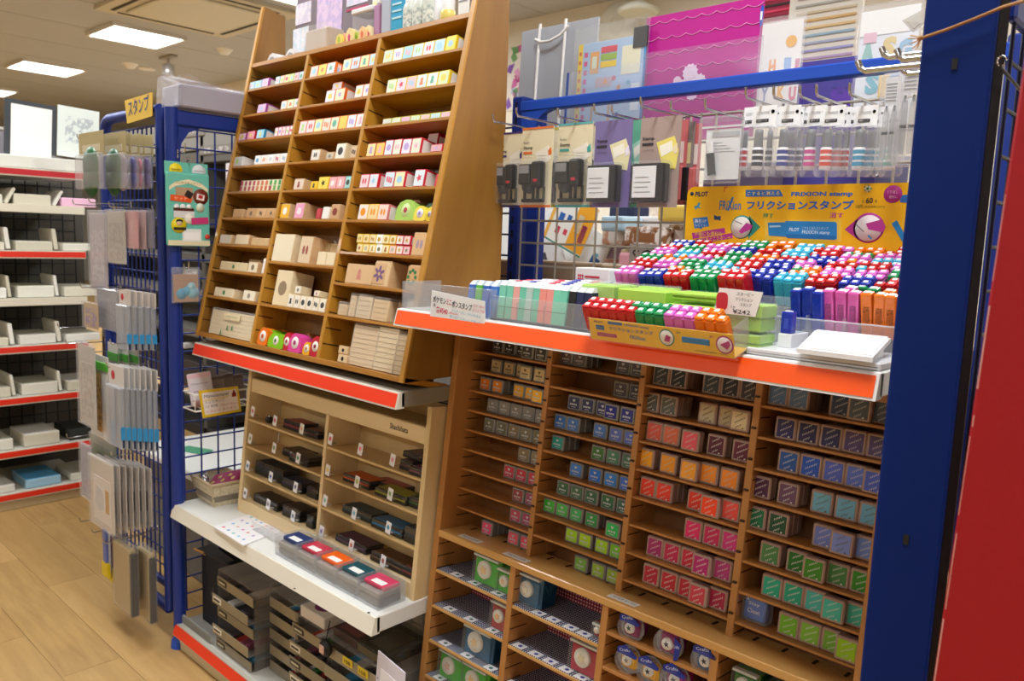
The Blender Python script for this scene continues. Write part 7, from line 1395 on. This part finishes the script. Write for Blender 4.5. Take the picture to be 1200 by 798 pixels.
# ================================================================ GOODS STANDING BEHIND THE TOP BAR
def back_sheet(name, label, cat, px0, px1, py0, py1, Y, c, th=.002, skew=0):
    a = onY(px0, py0, Y); b = onY(px1, py0, Y); bt = onY(px0, py1, Y)
    t = thing(name, label, cat, (a.x, Y, bt.z), (R(-2), 0, 0)); W, H = b.x-a.x, a.z-bt.z
    ob('sheet', MB().bbox(0, W, 0, th, 0, H, .0006), c if not isinstance(c, str) else mat(c, .45), t); return t, W, H
t, W, H = back_sheet('grey_board', 'grey display board with rounded corners behind the blue top bar', 'panel', 608, 697, 36, 205, 1.50, 'a9abb2', .006)
for x in (.26, .60): ob('white_wire', MB().tube([(W*x, -.008, 0), (W*(x+.02), -.008, H*1.02)], .0035, 8), WHITE, t)
ob('white_wire', MB().tube([(W*.23, -.01, H*.92), (W*.33, -.014, H*.89), (W*.45, -.016, H*.885), (W*.58, -.014, H*.915), (W*.66, -.01, H*.97)], .0035, 8), WHITE, t)
t, W, H = back_sheet('sticker_album', 'pale blue sticker sheet pack with yellow edge and bright labels behind the bar', 'album', 676, 753, 52, 190, 1.46, 'a9c4e4', .004)
B(t, 'yellow_edge', 0, W*.07, 0, H, 'e8c828'); 
for k in range(12): B(t, 'pink_square', W*.10, W*.15, H*(.06+.075*k), H*(.10+.075*k), 'd04888', -.0008); B(t, 'red_dot', W*.02, W*.05, H*(.08+.075*k), H*(.11+.075*k), 'd05030', -.0012)
for (a, b, c, d, col, n) in ((.36, .6, .90, .95, 'd84858', 'red_label'), (.36, .6, .84, .89, '98b83c', 'green_label'), (.36, .6, .78, .83, 'ecc830', 'yellow_label'), (.2, .33, .74, .92, 'e8a858', 'tag_print'), (.23, .30, .78, .88, 'd8e4d0', 'tag_inner'), (.68, .95, .70, .93, 'e8e4c8', 'note_print'), (.25, .55, .28, .50, 'c8a070', 'ring_print'), (.29, .51, .31, .47, 'a9c4e4', 'ring_inner'), (.2, .33, .1, .2, 'c89868', 'stamp_print'), (.37, .5, .1, .2, 'c8a070', 'stamp_print'), (.3, .55, .62, .70, 'c0a8b0', 'ribbon_print'), (.85, .97, .4, .62, 'e4ecf4', 'barcode_print')): B(t, n, W*a, W*b, H*c, H*d, col, -.0008 if 'inner' not in n else -.0014)
for k, (x, z) in enumerate(((.66, .60), (.66, .48), (.66, .38), (.8, .52), (.8, .63), (.45, .66), (.58, .68))): ob('sticker_dot', MB().lathe([(0, -.0010), (.0055, -.0008)], 12, (W*x, 0, H*z), 'Y'), mat(['d88838', 'c84858', '4a88c8', 'e0a830', '68a8d0'][k % 5], .5), t)
B(t, 'black_tab', W*.84, W*1.04, H*.90, H*1.06, '1c1c20', -.003); B(t, 'bag_edge', W*1.0, W*1.03, 0, H*.9, '2888c8', -.001); ob('clear_bag', MB().bbox(-.012, W*1.04, -.004, .006, 0, H*1.14, .001), clear('f0f0ee', .06, .08), t)
ob('dark_figure_print', MB().prism([(W*.62, H*.20), (W*.78, H*.21), (W*.88, H*.24), (W*.9, H*.12), (W*.86, H*.05), (W*.82, H*.12), (W*.72, H*.12), (W*.68, H*.04), (W*.64, H*.12)], -.0012, 0), mat('2a2a30', .5), t)
t, W, H = back_sheet('clear_pocket', 'clear display pocket with blue edge before the sticker pack', 'holder', 663, 752, 85, 165, 1.435, clear('d8dcec', .10, .08), .002); B(t, 'blue_edge', 0, W*.03, 0, H, '3a5498', -.001)
t, W, H = back_sheet('magenta_card', 'large magenta gift card with white scalloped lines and pale flower cluster behind the bar', 'card', 755, 892, 20, 168, 1.47, 'b8148a', .003)
a = onY(892, 4, 1.47)
dz = (onY(892, 4, 1.47).z-onY(755, 25, 1.47).z)
for r in range(7):
    for k in range(8):
        x0_ = W*k/8; pts = [(x0_+W/8*q/6, -.0008, H*(.955-.125*r)-.006*math.sin(math.pi*q/6)) for q in range(7)]
        ob('scallop_line', MB().tube(pts, .0007, 4), mat('f0a8d8', .5), t) if r < 7 else None
for (x, z, r, c) in ((.44, .52, .019, 'ecdcf0'), (.38, .42, .016, 'f0e4f4'), (.52, .44, .018, 'f4ecf8'), (.47, .36, .015, 'e8d0ec'), (.33, .47, .010, 'f0d8ec')):
    ob('flower_print', MB().prism([(W*x+r*(1 if k % 2 else .82)*math.cos(k*math.pi/12), H*z+r*(1 if k % 2 else .82)*math.sin(k*math.pi/12)) for k in range(24)], -.0012, 0), mat(c, .5), t)
B(t, 'leaf_print', W*.34, W*.38, H*.36, H*.39, 'a0c840', -.0012); ob('blue_tab', MB().prism([(W*.985, H*.78), (W*1.0, H*.80), (W*1.0, H*.92), (W*.985, H*.94), (W*.975, H*.86)], -.0016, 0), mat('1c50c0', .5), t); ob('tab_print', MB().box(W*.982, W*.996, -.002, -.0016, H*.83, H*.89), WHITE, t)
t, W, H = back_sheet('clear_pocket', 'clear display pocket in front of the magenta card', 'holder', 753, 892, 62, 150, 1.44, clear('d8c8dc', .07, .08), .002)
t, W, H = back_sheet('letter_card', 'white card with large pastel capital letters right of the magenta card', 'card', 892, 940, 28, 150, 1.47, 'e9e6e4', .002)
for s_, u, v, c in (('H', .25, .52, 'e8a060'), ('I', .62, .52, '88a8d8'), ('J', .82, .50, 'c87898'), ('Y', .12, .26, '9098c0'), ('K', .52, .26, 'e8b060'), ('U', .8, .24, 'd88098')): text(s_, W*.17, H*.13, mat(c, .5), t, (W*u, -.0008, H*v), bold=.06)
ob('orange_dot', MB().lathe([(0, -.001), (.011, -.0008)], 14, (W*.75, 0, H*.80), 'Y'), mat('e8b048', .5), t); ob('clear_bag', MB().bbox(-.004, W+.004, -.003, .004, 0, H*1.05, .001), clear('f0eef0', .14, .08), t)
t, W, H = back_sheet('violet_folder', 'deep violet-blue folder standing behind the bar', 'folder', 925, 1035, 72, 400, 1.58, '46408e', .004); ob('violet_print', MB().box(W*.45, W*.9, -.0008, 0, H*.75, H*.9), pattern('5a3a9c', '3a3878', 30, 'noise'), t)
t, W, H = back_sheet('lilac_board', 'grey-lilac board low behind the white-headed refill packs', 'board', 822, 1062, 192, 400, 1.66, '77748e', .006); B(t, 'pale_edge', 0, W, H*.96, H, 'a8a6b8', -.001)
t, W, H = back_sheet('pastel_card', 'pale card with teal, peach and blue letters at right behind the bar', 'card', 1009, 1078, 14, 130, 1.46, 'e4e8ee', .002)
for s_, u, v, c in (('A', .05, .48, '90c0b8'), ('S', .42, .50, 'e0c888'), ('G', .68, .46, '98c0d8'), ('S', .18, .16, '78b8c8'), ('I', .42, .12, 'e8c880'), ('R', .6, .14, '88a8d0')): text(s_, W*.24, H*.22, mat(c, .5), t, (W*u, -.0008, H*v), bold=.06)
B(t, 'upper_field', 0, W, H*.75, H, 'f0f0ec', -.001); B(t, 'pink_patch', W*.08, W*.3, H*.68, H*.78, 'e0b8c8', -.0014); ob('clear_bag', MB().bbox(-.004, W+.004, -.003, .004, 0, H*1.06, .001), clear('f0eef0', .14, .08), t)
t, W, H = back_sheet('pleated_poster', 'white pleated paper fan with pastel stripes hanging beyond the bar', 'poster', 925, 1012, -10, 120, 2.6, 'ece6da', .004)
for k in range(12): ob('pastel_stripe', MB().box(W*.10+W*.02*(k % 2), W*.92, -.006, -.001, H*(.16+.068*k), H*(.18+.068*k)), mat(['b8a0d0', 'e0a8c8', 'd0b0d8', 'c0a8d8', 'a8a8e0', 'b0b8d8', 'a0c0d8', 'e8c890', 'e0b878', 'd8c8a8', 'b8b8b0', 'c8b8b8'][k], .6), t)
t, W, H = back_sheet('ribbon_rack', 'blurred rack of crimson and black ribbons beyond the magenta card', 'ribbons', 890, 938, -10, 40, 3.2, 'b82850', .02)
for k in range(7): ob('ribbon_band', MB().box(0, W, -.006, -.001, H*(.05+.135*k), H*(.10+.135*k)), mat(['2a2428', 'd8c8c8', '8a1c38', 'e04068', '2c2228', 'c83058', 'e8d8d8'][k], .6), t)
t, W, H = back_sheet('floral_poster', 'blurred poster of pink, green and violet flowers on the cream wall', 'poster', 596, 640, 32, 130, 4.765, 'ece4dc', .01)
rr = random.Random(8)
for k in range(34): ob('petal_print', MB().prism([(W*(.08+.84*rr.random())+.05*math.cos(q), H*(.05+.9*rr.random())*1+0*q) for q in ()] or [(0, 0), (.06, .02), (.07, .07), (.02, .08)], -.003, 0), mat(rr.choice(['d870b0', '8858b8', '78b070', 'e0a0c8', 'b8c8e0', 'e8c860', 'c84890']), .6), t, (W*rr.uniform(.05, .85), 0, H*rr.uniform(.05, .9)), (0, R(rr.uniform(0, 360)), 0))
t = thing('wall_disc', 'pale round wall disc blurred above the sticker pack', 'disc', onY(725, 30, 4.6)); ob('disc_body', MB().lathe([(0, -.02), (.15, -.018), (.17, 0)], 28, (0, 0, 0), 'Y'), mat('dcd6c4', .6), t); ob('disc_centre', MB().lathe([(0, -.026), (.07, -.022)], 20, (0, 0, 0), 'Y'), mat('d0c8b4', .6), t)
p = onY(748, 12, 4.4); t = thing('wall_lamp', 'pale blurred ceiling lamp shade above the magenta card', 'lamp', p); ob('shade', MB().lathe([(.02, .06), (.14, 0), (.12, -.02)], 20), mat('d0d0c0', .5), t); ob('stem', MB().tube([(0, 0, .06), (0, 0, .5)], .012), WHITE, t)
p = onY(1072, 22, 1.35); t = thing('paper_tag', 'folded clear grey tag sticking out beside the right post', 'tag', p, (0, R(40), 0)); ob('tag_sheet', MB().prism([(-.014, -.012), (.012, -.016), (.02, .014), (.002, .02)], 0, .001), clear('c8c4bc', .5, .2), t); ob('tag_fold', MB().prism([(-.010, -.008), (.010, -.011), (.012, .0)], -.001, 0), mat('b8b4ac', .5), t)
# ================================================================ TWINE AND RIGHT SIDE
a = onY(1079, 45, .922); b = onY(1176, 8, .922); c = onY(1210, -2, .80)
t = thing('twine', 'natural jute twine knotted round the top of the broad blue post', 'string', a)
P3 = [Vector((0, 0, 0)), (b-a)*.33+Vector((0, 0, -.0012)), (b-a)*.66+Vector((0, 0, -.001)), b-a, (b-a)+(c-b)*.6, c-a]
ob('cord', MB().tube(P3, .0016, 8), mat('a87c48', .8), t); ob('knot', MB().lathe([(0, -.003), (.003, -.001), (.003, .001), (0, .003)], 8, (0, -.001, 0)), mat('a87c48', .8), t)
for k, (dx, dz) in enumerate(((-.010, .004), (-.007, -.010), (-.012, .001), (-.004, -.012), (-.009, -.004))): ob('frayed_end', MB().tube([(0, 0, 0), (dx*.5, -.001, dz*.7), (dx, -.002, dz)], .0007, 5), mat('c49c68', .8), t)
pp = [onX(1172, 78, -.205), onX(1200, 106, -.205)]
t = thing('display_hook', 'dark wire hook on the mesh right of the broad blue post', 'hook', pp[0]); ob('prong', MB().tube([(0, 0, 0), (0, .05, -.004), (0, .10, -.008)], .0016, 6), mat('2a2420', .3, .6), t); ob('ring', MB().tube([(.004*math.cos(k), .004, .006+.005*math.sin(k)) for k in [i*.7 for i in range(9)]], .0008, 5), CHROME, t)
t = thing('grey_goods', 'grey-blue blurred panel behind the right mesh', 'panel', (-.12, 1.25, .6), (0, 0, R(20))); ob('panel_sheet', MB().bbox(0, .6, 0, .02, 0, .82, .003), mat('7c8290', .6), t); ob('panel_edge', MB().bbox(-.01, .0, 0, .025, 0, .82, .002), mat('3a3a44', .6), t)
